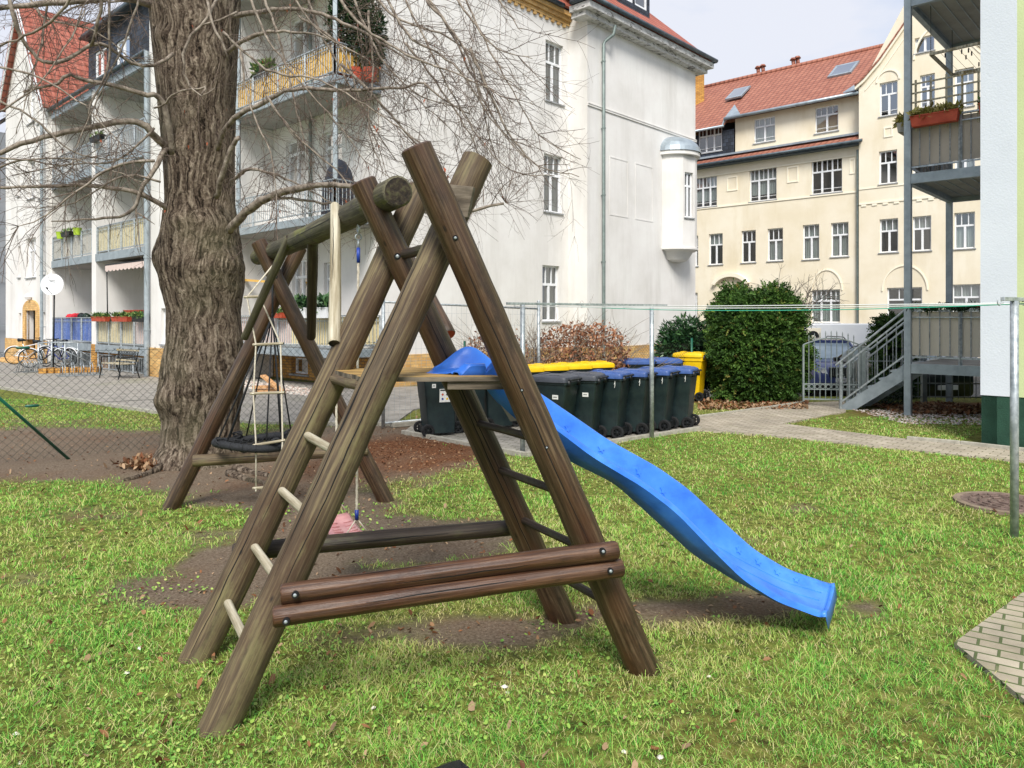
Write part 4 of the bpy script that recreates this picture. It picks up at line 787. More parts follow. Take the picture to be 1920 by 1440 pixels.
for q_ in twig_leaf[:90] + [P(rt_.uniform(0, 270), rt_.uniform(20, 330), rt_.uniform(8, 8.5)) * 1 for _ in range(0)]:
    a = rt_.uniform(0, 6.28); r = rt_.uniform(.014, .028); x_ = Vector((math.cos(a), math.sin(a), rt_.uniform(-.4, .4))) * r * .45; z_ = Vector((rt_.uniform(-.4, .4), rt_.uniform(-.4, .4), -1)).normalized() * r
    mb.face([q_, q_ + x_ + z_ * .6, q_ + z_ * 2, q_ - x_ + z_ * .7])
obj('dry_leaves', mb, mat('dry_hanging_leaf', ['#7a3f26', '#a8593a'], 5, bump=0), tr)
for pl in ([(300, 880), (262, 893), (235, 900)], [(440, 880), (500, 892), (545, 902)], [(430, 890), (480, 903), (520, 910)]):
    pts = densify([G(a, b_) + Z * (.02 if i == 0 else -.005) for i, (a, b_) in enumerate(pl)], .12); mb = MB(); mb.tube(pts, [.05 - .03 * i / len(pts) for i in range(len(pts))], 8); obj('root', mb, M['bark'], tr, True)
# ================================================================ FENCES
def chainlink(mb, a, b, z0, z1, pitch=.085, r=.0019, sag=0, clip=None):
    a = Vector(a); b = Vector(b); L_ = (b - a).length; u_ = (b - a) / L_; n_ = int(L_ / pitch); hh = pitch * .95; m_ = int((z1 - z0) / hh)
    nn = Vector((-u_.y, u_.x, 0))
    for i in range(n_ + 1):
        pts = []; s0_ = i * pitch
        for j in range(m_ * 2 + 1):
            off = pitch / 2 if (j % 2) else 0; s_ = s0_ + (off if i % 2 == 0 or True else 0); s_ = s0_ + (pitch * .5 if j % 2 else -pitch * 0)
            # each wire zigzags half a cell and hooks its neighbour
            x_ = s0_ + (pitch * .52 if j % 2 else 0); sg = sag * math.sin(math.pi * x_ / L_) + .012 * math.sin(x_ * 3.1)
            pts.append(a + u_ * min(max(x_, 0), L_) + Z * (z0 + j * hh / 2 - sg * j / (m_ * 2)) + nn * (.002 if j % 2 else -.002))
        mb.tube(pts, r, 3, False)
        pts2 = [a + u_ * min(max(s0_ + (pitch * .52 if j % 2 == 0 else pitch), 0), L_) + Z * (z0 + j * hh / 2 - (sag * math.sin(math.pi * min(s0_ / L_, 1)) + .012 * math.sin(s0_ * 3.1)) * j / (m_ * 2)) for j in range(m_ * 2 + 1)]
        if 0: mb.tube(pts2, r, 3, False)
def clink(mb, a, b, z0, z1, pitch=.10, r=.0019, sag=0):
    """two families of diagonal wires"""
    a = Vector(a); b = Vector(b); L_ = (b - a).length; u_ = (b - a) / L_; hgt = z1 - z0
    f = lambda s_, z: a + u_ * s_ + Z * (z0 + z - (z / hgt) * (sag * math.sin(math.pi * s_ / L_) + .010 * math.sin(s_ * 4.3)) + .004 * math.sin(s_ * 9))
    for fam in (1, -1):
        k = int((L_ + hgt) / pitch) + 1
        for i in range(k):
            s0_ = i * pitch - (hgt if fam > 0 else 0); pts = []
            for j in range(15):
                z = hgt * j / 14; s_ = s0_ + fam * z + (hgt if fam < 0 and 0 else 0)
                if 0 <= s_ <= L_: pts.append(f(s_, z))
            if len(pts) > 1: mb.tube(pts, r, 3, False)
fa, fb_ = Vector((-6.95, 8.66, 0)), Vector((-2.09, 12.1, 0)); fu = (fb_ - fa).normalized()
fe = thing('chain_link_fence', fa, 'sagging rusty chain link fence running behind the tree trunk', 'fence')
mb = MB(); clink(mb, fa - fu * 3, fb_, .02, 1.42, .098, .0021, .03); obj('wire_mesh', mb, M['wire'], fe)
mb = MB()
for z in (1.40, .72): mb.tube([fa - fu * 3 + Z * (z - .02), fa + fu * 3 + Z * (z - .035), fb_ + Z * z], .0025, 5)
obj('tension_wire', mb, M['wire'], fe)
mb = MB()
for px, py in ((43, 652), (60, 761)):
    r_ = Vector(((px - CX) / F, 1, -(py - HY) / F)); n_ = Vector((-fu.y, fu.x, 0)); t_ = (fa - Vector((0, 0, H))).dot(n_) / r_.dot(n_); c = Vector((0, 0, H)) + r_ * t_
    mb.tube([c - fu * .075, c - fu * .06, c + fu * .06, c + fu * .075], [.006, .017, .017, .006], 8)
obj('wire_tensioner', mb, M['green_post'], fe, True)
mb = MB(); p = G(134, 858); q_ = P(-60, 695, 8.3); mb.tube([p - Z * .05, q_], .0185, 12); obj('strut', mb, M['green_post'], fe, True)
mb = MB(); mb.tube([fa - fu * 2.9, fa - fu * 2.9 + Z * 1.5], .025, 10); obj('post', mb, M['green_post'], fe, True)
# tall mesh gate
ga, gb = Vector((-2.09, 12.12, 0)), Vector((.5, 14.0, 0)); gu = (gb - ga).normalized(); L_ = (gb - ga).length
gt = thing('mesh_gate', ga, 'tall grey tube-framed wire mesh gate behind the climbing frame', 'gate')
for nm, p in (('post', ga), ('post', gb)): mb = MB(); mb.tube([p, p + Z * 2.1], .03, 12); mb.lathe(p + Z * 2.1, [(.033, 0), (.03, .012), (0, .02)], 12); obj(nm, mb, M['steel'], gt, True)
for z in (.08, 2.05): mb = MB(); mb.tube([ga + Z * z, gb + Z * (z - (.09 if z > 1 else 0))], .018, 10); obj('rail', mb, M['steel'], gt, True)
mb = MB()
for i in range(1, int(L_ / .1)): mb.tube([ga + gu * i * .1 + Z * .08, ga + gu * i * .1 + Z * 2.0], .0022, 4, False)
for i in range(1, 10): mb.tube([ga + Z * (i * .2 + .08), gb + Z * (i * .2 + .05)], .0022, 4, False)
obj('mesh_infill', mb, M['steel'], gt)
mb = MB(); p = ga + Z * 1.42 - gu * .02; mb.box((p.x - .09, p.y - .05, p.z - .03), (p.x + .03, p.y + .0, p.z + .02)); mb.tube([p + Vector((-.02, -.05, 0)), p + Vector((-.02, -.09, -.02)), p + Vector((-.12, -.09, -.03))], .009, 8); obj('latch', mb, M['steel'], gt, True)
mb = MB(); mb.bar(ga + gu * .15 + Z * .04, ga + gu * 1.0 + Z * .04, .14, .08); tag(obj('gate_threshold', mb, M['curb'], bevel=.01), None, 'kerb', kind='structure')
fp = [Vector((-2.0, 12.3, 0)), Vector((-.9, 14.2, 0)), G(1165, 750), G(1297, 738)]
f2 = thing('chain_link_fence', fp[2], 'low green-post chain link fence behind the wheelie bins', 'fence')
fp[2] = P(1165, 595, 15.0); fp[2].z = 0; fp[3] = P(1297, 595, 16.2); fp[3].z = 0
mb = MB()
for a, b_ in zip(fp[1:], fp[2:]): clink(mb, a, b_, .03, 1.25, .075, .0017)
obj('wire_mesh', mb, M['wire'], f2)
for p in fp[1:]: mb = MB(); mb.tube([p, p + Z * 1.34], .024, 10); mb.lathe(p + Z * 1.34, [(.027, 0), (.02, .01), (0, .014)], 10); obj('post', mb, M['green_post'], f2, True)
# ================================================================ WHEELIE BINS
def make_bin(body, lid, label=None, w=.46, d=.54, h=.93):
    r = thing('wheelie_bin', (0, 0, 0), label, 'wheelie bin')
    mb = MB(); bw, bd_ = w * .80, d * .78; secs = [(.05, bw, bd_, .03), (.30, bw * 1.05, bd_ * 1.06, .03), (.55, bw * 1.10, bd_ * 1.12, .03), (.56, bw * 1.12, bd_ * 1.14, .03), (.86, w * .97, d * .97, .03), (.862, w * 1.03, d * 1.02, .03), (h, w * 1.03, d * 1.02, .03)]
    rows = []
    for z, ww, dd, cr in secs:
        sh = .03 * (1 - z / h); ring = []
        for sx, sy_, a0 in ((1, 1, 0), (-1, 1, 90), (-1, -1, 180), (1, -1, 270)):
            for k in range(5): a = math.radians(a0 + k * 22.5); ring.append((sx * (dd / 2 - cr) + cr * math.cos(a) - sh, sy_ * (ww / 2 - cr) + cr * math.sin(a), z))
        rows.append(ring)
    n_ = len(rows[0]); vs = [p for q in rows for p in q]; mb.idx(vs, [(i * n_ + j, i * n_ + (j + 1) % n_, (i + 1) * n_ + (j + 1) % n_, (i + 1) * n_ + j) for i in range(len(rows) - 1) for j in range(n_)] + [tuple(range(n_))[::-1]])
    obj('body', mb, body, r, 'auto')
    mb = MB(); lw, ld = w + .06, d + .06; rings = []
    for z, s_ in ((h - .035, 1), (h + .012, 1.0), (h + .022, .97), (h + .045, .80), (h + .05, .4)):
        ring = []
        for sx, sy_, a0 in ((1, 1, 0), (-1, 1, 90), (-1, -1, 180), (1, -1, 270)):
            for k in range(4): a = math.radians(a0 + k * 30); c_ = .05; ring.append(((sx * (ld / 2 - c_) + c_ * math.cos(a)) * s_ - .02, (sy_ * (lw / 2 - c_) + c_ * math.sin(a)) * s_, z + (.012 if s_ < 1 else 0)))
        rings.append(ring)
    n_ = 16; vs = [p for q in rings for p in q]; mb.idx(vs, [(i * n_ + j, i * n_ + (j + 1) % n_, (i + 1) * n_ + (j + 1) % n_, (i + 1) * n_ + j) for i in range(4) for j in range(n_)] + [tuple(4 * n_ + j for j in range(n_))])
    mb.box((-.22, -.12, h + .03), (-.14, .12, h + .075)); mb.box((.0, -.2, h + .045), (.15, -.17, h + .066)); mb.box((.0, .17, h + .045), (.15, .2, h + .066)); lidp = obj('lid', mb, lid, r, 'auto', bevel=.004)
    mb = MB(); x_ = d / 2 + .05
    for s_ in (-1, 1): mb.tube([(d / 2 - .02, s_ * w * .36, h - .01), (x_, s_ * w * .36, h + .005), (x_ + .012, s_ * w * .36, h - .01)], .014, 8); mb.box((d / 2 - .03, s_ * w * .36 - .012, h - .09), (x_ - .01, s_ * w * .36 + .012, h - .005))
    mb.tube([(x_, -w * .40, h + .0), (x_, w * .40, h + .0)], .0145, 10); obj('handle', mb, M['black'], r, True)
    ry = Matrix.Rotation(math.pi / 2, 3, 'X')
    for s_ in (-1, 1):
        mb = MB(); mb.lathe((d / 2 - .07, s_ * (bw / 2 + .028), .10), [(.055, -.02), (.085, -.024), (.099, -.014), (.10, 0), (.099, .014), (.085, .024), (.055, .02)], 24, ry); mb.mi = 1
        for k in range(6): a = k * math.pi / 3; mb.bar(Vector((d / 2 - .07, s_ * (bw / 2 + .028), .10)), Vector((d / 2 - .07 + .058 * math.cos(a), s_ * (bw / 2 + .028), .10 + .058 * math.sin(a))), .012, .02)
        mb.lathe((d / 2 - .07, s_ * (bw / 2 + .028), .10), [(0, -.024), (.02, -.02), (.02, .02), (0, .024)], 12, ry)
        obj('wheel', mb, [M['tyre'], M['black']], r, 'auto')
    mb = MB(); mb.tube([(d / 2 - .07, -bw / 2 - .02, .10), (d / 2 - .07, bw / 2 + .02, .10)], .012, 8); mb.box((d / 2 - .16, -bw / 2, .06), (d / 2 - .03, bw / 2, .15)); obj('axle', mb, M['black'], r)
    return r
def place(r, x, y, deg, label, group='wheelie bins in the paved bin yard', z=0): r.location = (x, y, z); r.rotation_euler = (0, 0, math.radians(deg)); r['label'] = label; r['group'] = group; return r
proto_g = make_bin(M['bin'], M['lidgrey'], 'x'); proto_b = make_bin(M['bin'], M['lidblue'], 'x'); proto_y = make_bin(M['bin'], M['yellow'], 'x'); proto_yy = make_bin(M['yellow'], M['yellow'], 'x', w=.55, d=.6, h=.98)
used = set()
def inst(pr):
    if pr.name in used: return tree_copy(pr)
    used.add(pr.name); return pr
names = ['dark bin with grey lid and sticker, half hidden behind the slide', 'dark bin with grey lid and white sticker, right of the slide', 'dark bin with blue lid, the first blue one beside the slide', 'dark bin with blue lid just left of the clothes line post', 'dark bin with blue lid just behind the clothes line post', 'dark bin with blue lid at the right end of the front row']
front = []
for k, nm in enumerate(names):
    x, y = .62 + .425 * k, 10.62 + .335 * k; front.append(place(inst(proto_g if k < 2 else proto_b), x, y, -27 + random.uniform(-4, 4), nm))
row0 = [('dark bin with a picture sticker at the left end of the bin yard', proto_g), ('dark bin second from the left, seen between the logs', proto_g), ('dark bin with grey lid standing in the shade under the slide', proto_g), ('dark bin with yellow lid, the nearest yellow lid behind the slide', proto_y), ('dark bin with yellow lid in the back row, second yellow lid', proto_y), ('dark bin with yellow lid in the back row, third yellow lid', proto_y), ('dark bin with yellow lid, the farthest yellow lid of the back row', proto_y)]
back = []
for k, (nm, pr) in enumerate(row0):
    x, y = -1.16 + .44 * k, 11.45 + .36 * k; back.append(place(inst(pr), x, y, 203 + random.uniform(-3, 3), nm))
place(inst(proto_b), 2.45, 14.6, 10, 'dark bin with blue lid farther back, left of the blue and yellow pair', 'bins behind the low fence'); place(inst(proto_b), 3.05, 14.9, 12, 'dark bin with blue lid farther back, touching the all-yellow bin', 'bins behind the low fence')
place(proto_yy, 3.92, 16.3, -28, 'all-yellow wheelie bin beside the thuja hedge', 'bins behind the low fence')
def sticker(binr, x0, z0, w_, h_, art=False):      # on the local -y side panel
    mb = MB(); zt = lambda z: -(.46 * .80 / 2 * (1 + .24 * z / .86)) - .004
    mb.hexa([(x0, zt(z0) + .004, z0), (x0 + w_, zt(z0) + .004, z0), (x0 + w_, zt(z0), z0), (x0, zt(z0), z0), (x0, zt(z0 + h_) + .004, z0 + h_), (x0 + w_, zt(z0 + h_) + .004, z0 + h_), (x0 + w_, zt(z0 + h_), z0 + h_), (x0, zt(z0 + h_), z0 + h_)])
    if art:
        cols = [M['navy'], M['yellow'], M['terracotta'], M['black']]
        for k in range(4): mb.mi = 1 + k; cx_ = x0 + w_ * (.28 + .42 * (k % 2)); cz_ = z0 + h_ * (.25 + .33 * (k // 2)); mb.lathe((cx_, zt(cz_) - .003, cz_), [(.017, 0), (0, .001)], 12, Matrix.Rotation(math.pi / 2, 3, 'X'))
        mb.mi = 4; mb.box((x0 + .01, zt(z0 + h_ * .9) - .003, z0 + h_ * .86), (x0 + w_ - .01, zt(z0 + h_ * .9), z0 + h_ * .95))
    else:
        mb.mi = 4
        for k in range(5): mb.box((x0 + w_ * (.2 + .12 * k), zt(z0 + h_ * .5) - .003, z0 + h_ * .42), (x0 + w_ * (.28 + .12 * k), zt(z0 + h_ * .5), z0 + h_ * .62))
    o = obj('sticker', mb, [M['paper'], M['navy'], M['yellow'], M['terracotta'], M['black']]); o.parent = binr; return o
for i in (0, 1): sticker(front[i], .06, .66, .09, .06)
# stickers on bins turned the other way: mirror to the +y panel
def sticker2(binr, x0, z0, w_, h_, art=False):
    o = sticker(binr, x0, z0, w_, h_, art); o.rotation_euler = (0, 0, math.pi)
sticker2(back[0], -.02, .52, .17, .20, True); sticker2(back[0], -.14, .74, .06, .06); sticker2(back[1], .02, .70, .09, .06)
for k in (2, 3, 4, 5):                       # pale tag on the body
    mb = MB(); mb.tube([(.17, -.238, .86), (.172, -.243, .80), (.165, -.244, .76)], [.003, .005, .003], 6); mb.tube([(.172, -.238, .85), (.158, -.243, .81)], .003, 6); o = obj('tag', mb, M['paper']); o.parent = front[k]
# ================================================================ CLOTHES LINE
q0, q1 = P(950, 563, 9.70), P(1250, 577, 11.35); q0.z = q1.z = 1.98; cu = (q1 - q0).normalized()
cf = thing('clothes_dryer', q0.xy.to_3d(), 'grey steel clothes line frame on two posts beside the bins', 'clothesline frame')
def rail(a, b, nm, par): mb = MB(); mb.bar(a, b, .032, .032); obj(nm, mb, M['steel'], par, bevel=.003)
rail(q0, q1, 'rail', cf)
def footp(px, yy): p = P(px, 595, yy); return Vector((p.x, p.y, 0))
for px in (980, 1222):
    r_ = (px - CX) / F; t_ = (r_ * q0.y - q0.x) / (cu.x - r_ * cu.y); p = q0 + cu * t_; mb = MB(); mb.tube([Vector((p.x, p.y, -.05)), p - Z * .016], .033, 14); obj('post', mb, M['steel'], cf, True)
r0v = P(1862, 567, 6.0); pr = G(1902, 1004); r0v = pr + Z * 1.95 - cu * .215; r1v = pr + Z * 1.95 + cu * .75
cp = thing('clothes_post', pr, 'single grey steel T-shaped clothes post at the right edge', 'clothes post')
rail(r0v, r1v, 'crossbar', cp); mb = MB(); mb.tube([pr - Z * .05, pr + Z * 1.935], .032, 16); obj('post', mb, M['steel'], cp, True)
lines = []
def hookm(mb, p, d): mb.torus(p - Z * .032 + d * .012, .016, .0035, d.cross(Z), 14, 6, 4.6, .6); mb.tube([p - Z * .012, p - Z * .02], .004, 6)
LH = [q0 + cu * a for a in (.12, .75, 1.25, 1.7, 2.05)]; RH = [r0v + cu * a for a in (.02, .30, .42, .55, .68)]
mbh = MB(); [hookm(mbh, p, (RH[0] - LH[0]).normalized()) for p in LH]; obj('hook', mbh, M['steel'], cf, True)
mbh = MB(); hk = r0v - cu * .01; mbh.torus(hk - Z * .02 - cu * .045, .035, .004, cu.cross(Z), 16, 6, 4.2, 2.6); [hookm(mbh, p, (LH[0] - RH[0]).normalized()) for p in RH[1:]]; obj('hook', mbh, M['steel'], cp, True)
M['linew'] = mat('white_line', ['#dfe2e0'], 5, rough=.5, bump=0); M['lineg'] = mat('teal_line', ['#3fae90'], 5, rough=.5, bump=0)
for i, (a, b_) in enumerate(zip(LH, RH)):
    mb = MB(); sg = (.01, .03, .055, .0, .02)[i]; mb.tube([a.lerp(b_, t / 24) - Z * (.035 + 4 * sg * (t / 24) * (1 - t / 24)) for t in range(25)], (.004, .0035, .0045, .0035, .0035)[i], 6)
    tag(obj('clothesline', mb, M['lineg' if i == 2 else 'linew'], smooth=True), ['white clothes line starting at the near end of the frame', 'white clothes line second from the near end', 'teal green clothes line across the garden', 'white clothes line fourth from the near end', 'white clothes line at the far end of the frame'][i], 'clothesline', 'clothes lines across the garden')
# ================================================================ MANHOLE
c = (G(1795, 945) + G(2010, 945)) / 2; c = G(1890, 944); mb = MB(); c.z = .0
mb.lathe(c, [(0, -.02), (.46, -.02), (.46, .012), (.40, .014)], 48); mb.mi = 1; mb.lathe(c, [(.40, .014), (.39, .008), (.34, .008), (0, .008)], 48)
for rr in (.08, .16, .24, .32):
    k = int(rr * 60)
    for i in range(k):
        a = 6.28 * i / k; mb.tube([c + Vector((rr * math.cos(a), rr * math.sin(a), .010)), c + Vector((rr * math.cos(a + 4.2 / k), rr * math.sin(a + 4.2 / k), .010))], .014, 5)
tag(obj('manhole_cover', mb, [mat('earthy_rim', ['#6f6152', '#877766'], 9, rough=.95, bump=.4), mat('rusty_cast_iron', ['#4d3f38', '#75625a'], 14, rough=.8, bump=.3)]), 'round cast iron manhole cover set in the lawn', 'manhole cover')
# ================================================================ BUILDING KIT
def wall(mb, fr, s0, s1, z0, z1, holes=(), depth=.16, room=1, d=0.0, clip=None):
    """plaster sheet with real openings, reveals and a dim room behind each; material 1 is the room"""
    ss = sorted({s0, s1} | {v for h in holes for v in h[:2] if s0 < v < s1}); zs = sorted({z0, z1} | {v for h in holes for v in h[2:4] if z0 < v < z1})
    for a, b_ in zip(ss, ss[1:]):
        for c, e in zip(zs, zs[1:]):
            ms, mz = (a + b_) / 2, (c + e) / 2
            if any(h[0] < ms < h[1] and h[2] < mz < h[3] for h in holes): continue
            poly = [(a, c), (b_, c), (b_, e), (a, e)]
            for (A, B, C_) in (clip or []):  # keep A*s + B*z <= C
                out = []
                for i in range(len(poly)):
                    p, q = poly[i], poly[(i + 1) % len(poly)]; fp_, fq = A * p[0] + B * p[1] - C_, A * q[0] + B * q[1] - C_
                    if fp_ <= 0: out.append(p)
                    if fp_ * fq < 0: t = fp_ / (fp_ - fq); out.append((p[0] + (q[0] - p[0]) * t, p[1] + (q[1] - p[1]) * t))
                poly = out
                if len(poly) < 3: break
            if len(poly) >= 3: mb.mi = 0; mb.face([fr.p(s, z, d) for s, z in poly], [(s, z) for s, z in poly])
    for a, b_, c, e in [h[:4] for h in holes]:
        p = fr.p; mb.mi = 0; D = d - depth
        for q in ([p(a, c, d), p(b_, c, d), p(b_, c, D), p(a, c, D)], [p(a, e, d), p(a, e, D), p(b_, e, D), p(b_, e, d)], [p(a, c, d), p(a, c, D), p(a, e, D), p(a, e, d)], [p(b_, c, d), p(b_, e, d), p(b_, e, D), p(b_, c, D)]): mb.face(q)
        if room:
            mb.mi = 1; wn_ = b_ - a; R_ = D - (.9 if wn_ > .7 else .35); g = .35 if wn_ > .7 else .03; a2, b2, c2, e2 = a - g, b_ + g, c - .2, e + .2
            mb.face([p(a2, c2, R_), p(b2, c2, R_), p(b2, e2, R_), p(a2, e2, R_)])
            for q in ([p(a, c, D), p(b_, c, D), p(b2, c2, R_), p(a2, c2, R_)], [p(a, e, D), p(a2, e2, R_), p(b2, e2, R_), p(b_, e, D)], [p(a, c, D), p(a2, c2, R_), p(a2, e2, R_), p(a, e, D)], [p(b_, c, D), p(b_, e, D), p(b2, e2, R_), p(b2, c2, R_)]): mb.face(q)
def window(fr, h, parent, cols=2, tf=.34, tcols=3, recess=.10, d=0, curtain=None, sill=True, gm='glass', fw=.055, label=None, name='window', bar=False):
    a, b_, c, e = h[:4]; D = d - recess; mb = MB(); t = .05; w_ = b_ - a; hh = e - c; r = name
    mb.fb(fr, a, b_, c, c + fw, D - t, D); mb.fb(fr, a, b_, e - fw, e, D - t, D); mb.fb(fr, a, a + fw, c + fw, e - fw, D - t, D); mb.fb(fr, b_ - fw, b_, c + fw, e - fw, D - t, D)
    zt = e - hh * tf
    if tf: mb.fb(fr, a + fw, b_ - fw, zt - .04, zt + .04, D - t + .004, D + .012)
    for i in range(1, cols): x_ = a + w_ * i / cols; mb.fb(fr, x_ - .045, x_ + .045, c + fw, (zt - .04) if tf else e - fw, D - t + .004, D + .008)
    if tf:
        for i in range(1, tcols):
            x_ = a + w_ * i / tcols; g = .035 if (tcols % cols == 0 and i % (tcols // cols) == 0) else .016; mb.fb(fr, x_ - g, x_ + g, zt + .04, e - fw, D - t + .006, D + .004)
    o = obj(name, mb, M['frame'], parent)
    mb = MB(); mb.face([fr.p(a + .02, c + .02, D - .03), fr.p(b_ - .02, c + .02, D - .03), fr.p(b_ - .02, e - .02, D - .03), fr.p(a + .02, e - .02, D - .03)]); obj('pane', mb, M[gm], o)
    if sill: mb = MB(); mb.fb(fr, a - .05, b_ + .05, c - .05, c - .005, D - .02, d + .05); obj('sill', mb, M['sill'], o)
    if bar:
        mb = MB(); mb.tube([fr.p(a + .02, c + .22, d - .02), fr.p(b_ - .02, c + .22, d - .02)], .012, 6); obj('guard_bar', mb, M['frame'], o)
    if curtain:
        mb = MB(); k = max(10, int(w_ / .03)); z0_, z1_ = {'full': (c + .04, e - .05), 'top': (zt, e - .05), 'low': (c + .04, zt), 'half': (c + hh * .2, e - .05), 'blind': (c + hh * .3, e - .05), 'blow': (c + .04, zt)}[curtain]
        for i in range(k):
            s0_, s1_ = a + .03 + (w_ - .06) * i / k, a + .03 + (w_ - .06) * (i + 1) / k; d0, d1 = D - .10 - .018 * math.sin(i * 1.7), D - .10 - .018 * math.sin((i + 1) * 1.7)
            if curtain in ('blind', 'blow'): d0 = d1 = D - .09
            mb.face([fr.p(s0_, z0_, d0), fr.p(s1_, z0_, d1), fr.p(s1_, z1_, d1), fr.p(s0_, z1_, d0)])
        obj('curtain', mb, M['blind' if curtain in ('blind', 'blow') else 'curtain'], o)
    return o
def rect(fr, x0, x1, y0, y1, d=0):           # picture rectangle -> (s0, s1, z0, z1) on the facade
    ym = (y0 + y1) / 2; xm = (x0 + x1) / 2; a = fr.sz(x0, ym, d)[0]; b_ = fr.sz(x1, ym, d)[0]; zt = fr.sz(xm, y0, d)[1]; zb = fr.sz(xm, y1, d)[1]
    return (min(a, b_), max(a, b_), zb, zt)
def downpipe(parent, fr, s, z0, z1, d=.12, r=.05, m='pipe', elbow=None):
    mb = MB(); pts = [fr.p(s, z0, d), fr.p(s, z1, d)]
    if elbow: pts += [fr.p(s + elbow * .3, z1 + .12, d + .02), fr.p(s + elbow * .8, z1 + .3, d + .25), fr.p(s + elbow, z1 + .6, d + .28)]
    mb.tube(pts, r, 12)
    z = z0 + 1.4
    while z < z1: mb.tube([fr.p(s, z, d), fr.p(s, z + .05, d)], r * 1.22, 12); mb.fb(fr, s - .015, s + .015, z + .01, z + .04, 0, d); z += 2.2
    return obj('downpipe', mb, M[m], parent, 'auto')
def gutter(parent, a, b_, r=.075, m='gutter'): mb = MB(); mb.tube([a, b_], r, 10); return obj('gutter', mb, M[m], parent, True)
def railing(parent, pts, h=.95, zoff=.06, bar=.11, post=1.0, m='steel', infill=None, inset=.02, name='railing', split=None):
    mb = MB(); inf = []
    for a, b_ in zip(pts, pts[1:]):
        a = Vector(a); b_ = Vector(b_); L_ = (b_ - a).length; u_ = (b_ - a) / L_
        mb.bar(a + Z * h, b_ + Z * h, .045, .03); mb.bar(a + Z * (zoff + .04), b_ + Z * (zoff + .04), .03, .03); mb.bar(a + Z * (h - .13), b_ + Z * (h - .13), .025, .02)
        k = max(1, round(L_ / bar))
        for i in range(k + 1): p = a + u_ * (L_ * i / k); mb.bar(p + Z * (zoff + .055), p + Z * (h - .016), .014)
        k = max(1, round(L_ / post))
        for i in range(k + 1): p = a + u_ * (L_ * i / k); mb.bar(p - Z * .04, p + Z * (h - .017), .045)
        if infill: inf.append((a, b_, u_))
    o = obj(name, mb, M[m], parent)
    for a, b_, u_ in inf:
        n_ = Vector((-u_.y, u_.x, 0)); n_ = n_ if n_.dot(a) > 0 else -n_
        parts_ = split or [(0, 1, infill)]
        for t0, t1, im in parts_:
            mb = MB(); p, q = a.lerp(b_, t0 + .002), a.lerp(b_, t1 - .002); k = max(4, int((q - p).length / .12)); zt, zb = h - .03, zoff + .07
            front_ = [p.lerp(q, i / k) + n_ * (.035 + .008 * math.sin(i * 1.9)) for i in range(k + 1)]
            mb.idx([v + Z * zb for v in front_] + [v + Z * zt for v in front_], [(i, i + 1, k + 2 + i, k + 1 + i) for i in range(k)])
            obj('privacy_mat', mb, M[im], o)
    return o
def slabp(parent, poly, z, th, m, name='floor_slab', top=None):
    mb = MB(); mb.prism([Vector((p[0], p[1], z - th)) for p in poly], (0, 0, th)); return obj(name, mb, M[m], parent, bevel=.01)
def roofpanel(parent, pts, m, th=.07, name='roof'):
    pts = [Vector(p) for p in pts]; n_ = (pts[1] - pts[0]).cross(pts[2] - pts[0]).normalized(); n_ = n_ if n_.z > 0 else -n_; mb = MB(); mb.prism(pts, -n_ * th); return obj(name, mb, M[m], parent)
# ================================================================ WHITE L-SHAPED APARTMENT BLOCK
M['white2'] = M['white']
wb = thing('apartment_building', (-3.3, 19.1, 0), 'white plastered L-shaped apartment block with loggias, corner balconies and red roofs', 'apartment building')
FL = Fr((-11.13, 22.9, 0), V, -U); W0 = Vector((-3.33, 19.03, 0)); FB = Fr(W0, V, -U); FA = Fr(W0, U, -V); A1_ = 7.63
B0_ = Vector((2.43, 24.1, 0)); FBB = Fr(B0_, U, -V); LB = 6.97
# --- end wall (three tall windows)
hA = [rect(FA, 1023, 1056, 80, 192), rect(FA, 1020, 1054, 291, 398), rect(FA, 1017, 1049, 498, 602)]
z_e = 11.8
mb = MB(); wall(mb, FA, 0, A1_, .82, z_e, hA, .16); A0p = FA.p(A1_, 0); mb.mi = 0
mb.face([FA.p(A1_, .82), B0_ + Z * .82, B0_ + Z * z_e, FA.p(A1_, z_e)]); obj('wall', mb, [M['white'], M['dark']], wb)
for h in hA: window(FA, h, wb, 2, .34, 3, .11, curtain='full' if h is hA[2] else 'half')
mb = MB(); mb.fb(FA, -.03, A1_ - .03, -.3, .82, -.2, .03); obj('plinth', mb, M['ybrick'], wb)
mb = MB(); mb.fb(FA, -.05, A1_ - .005, z_e - .42, z_e - .30, -.05, .06); mb.fb(FA, -.05, A1_ - .005, z_e - .297, z_e - .18, -.05, .13); mb.fb(FA, -.05, A1_ - .005, z_e - .177, z_e - .03, -.05, .21)
for i in range(26): mb.fb(FA, .05 + i * .29, .17 + i * .29, z_e - .52, z_e - .423, -.02, .06)
obj('brick_cornice', mb, M['ybrick'], wb)
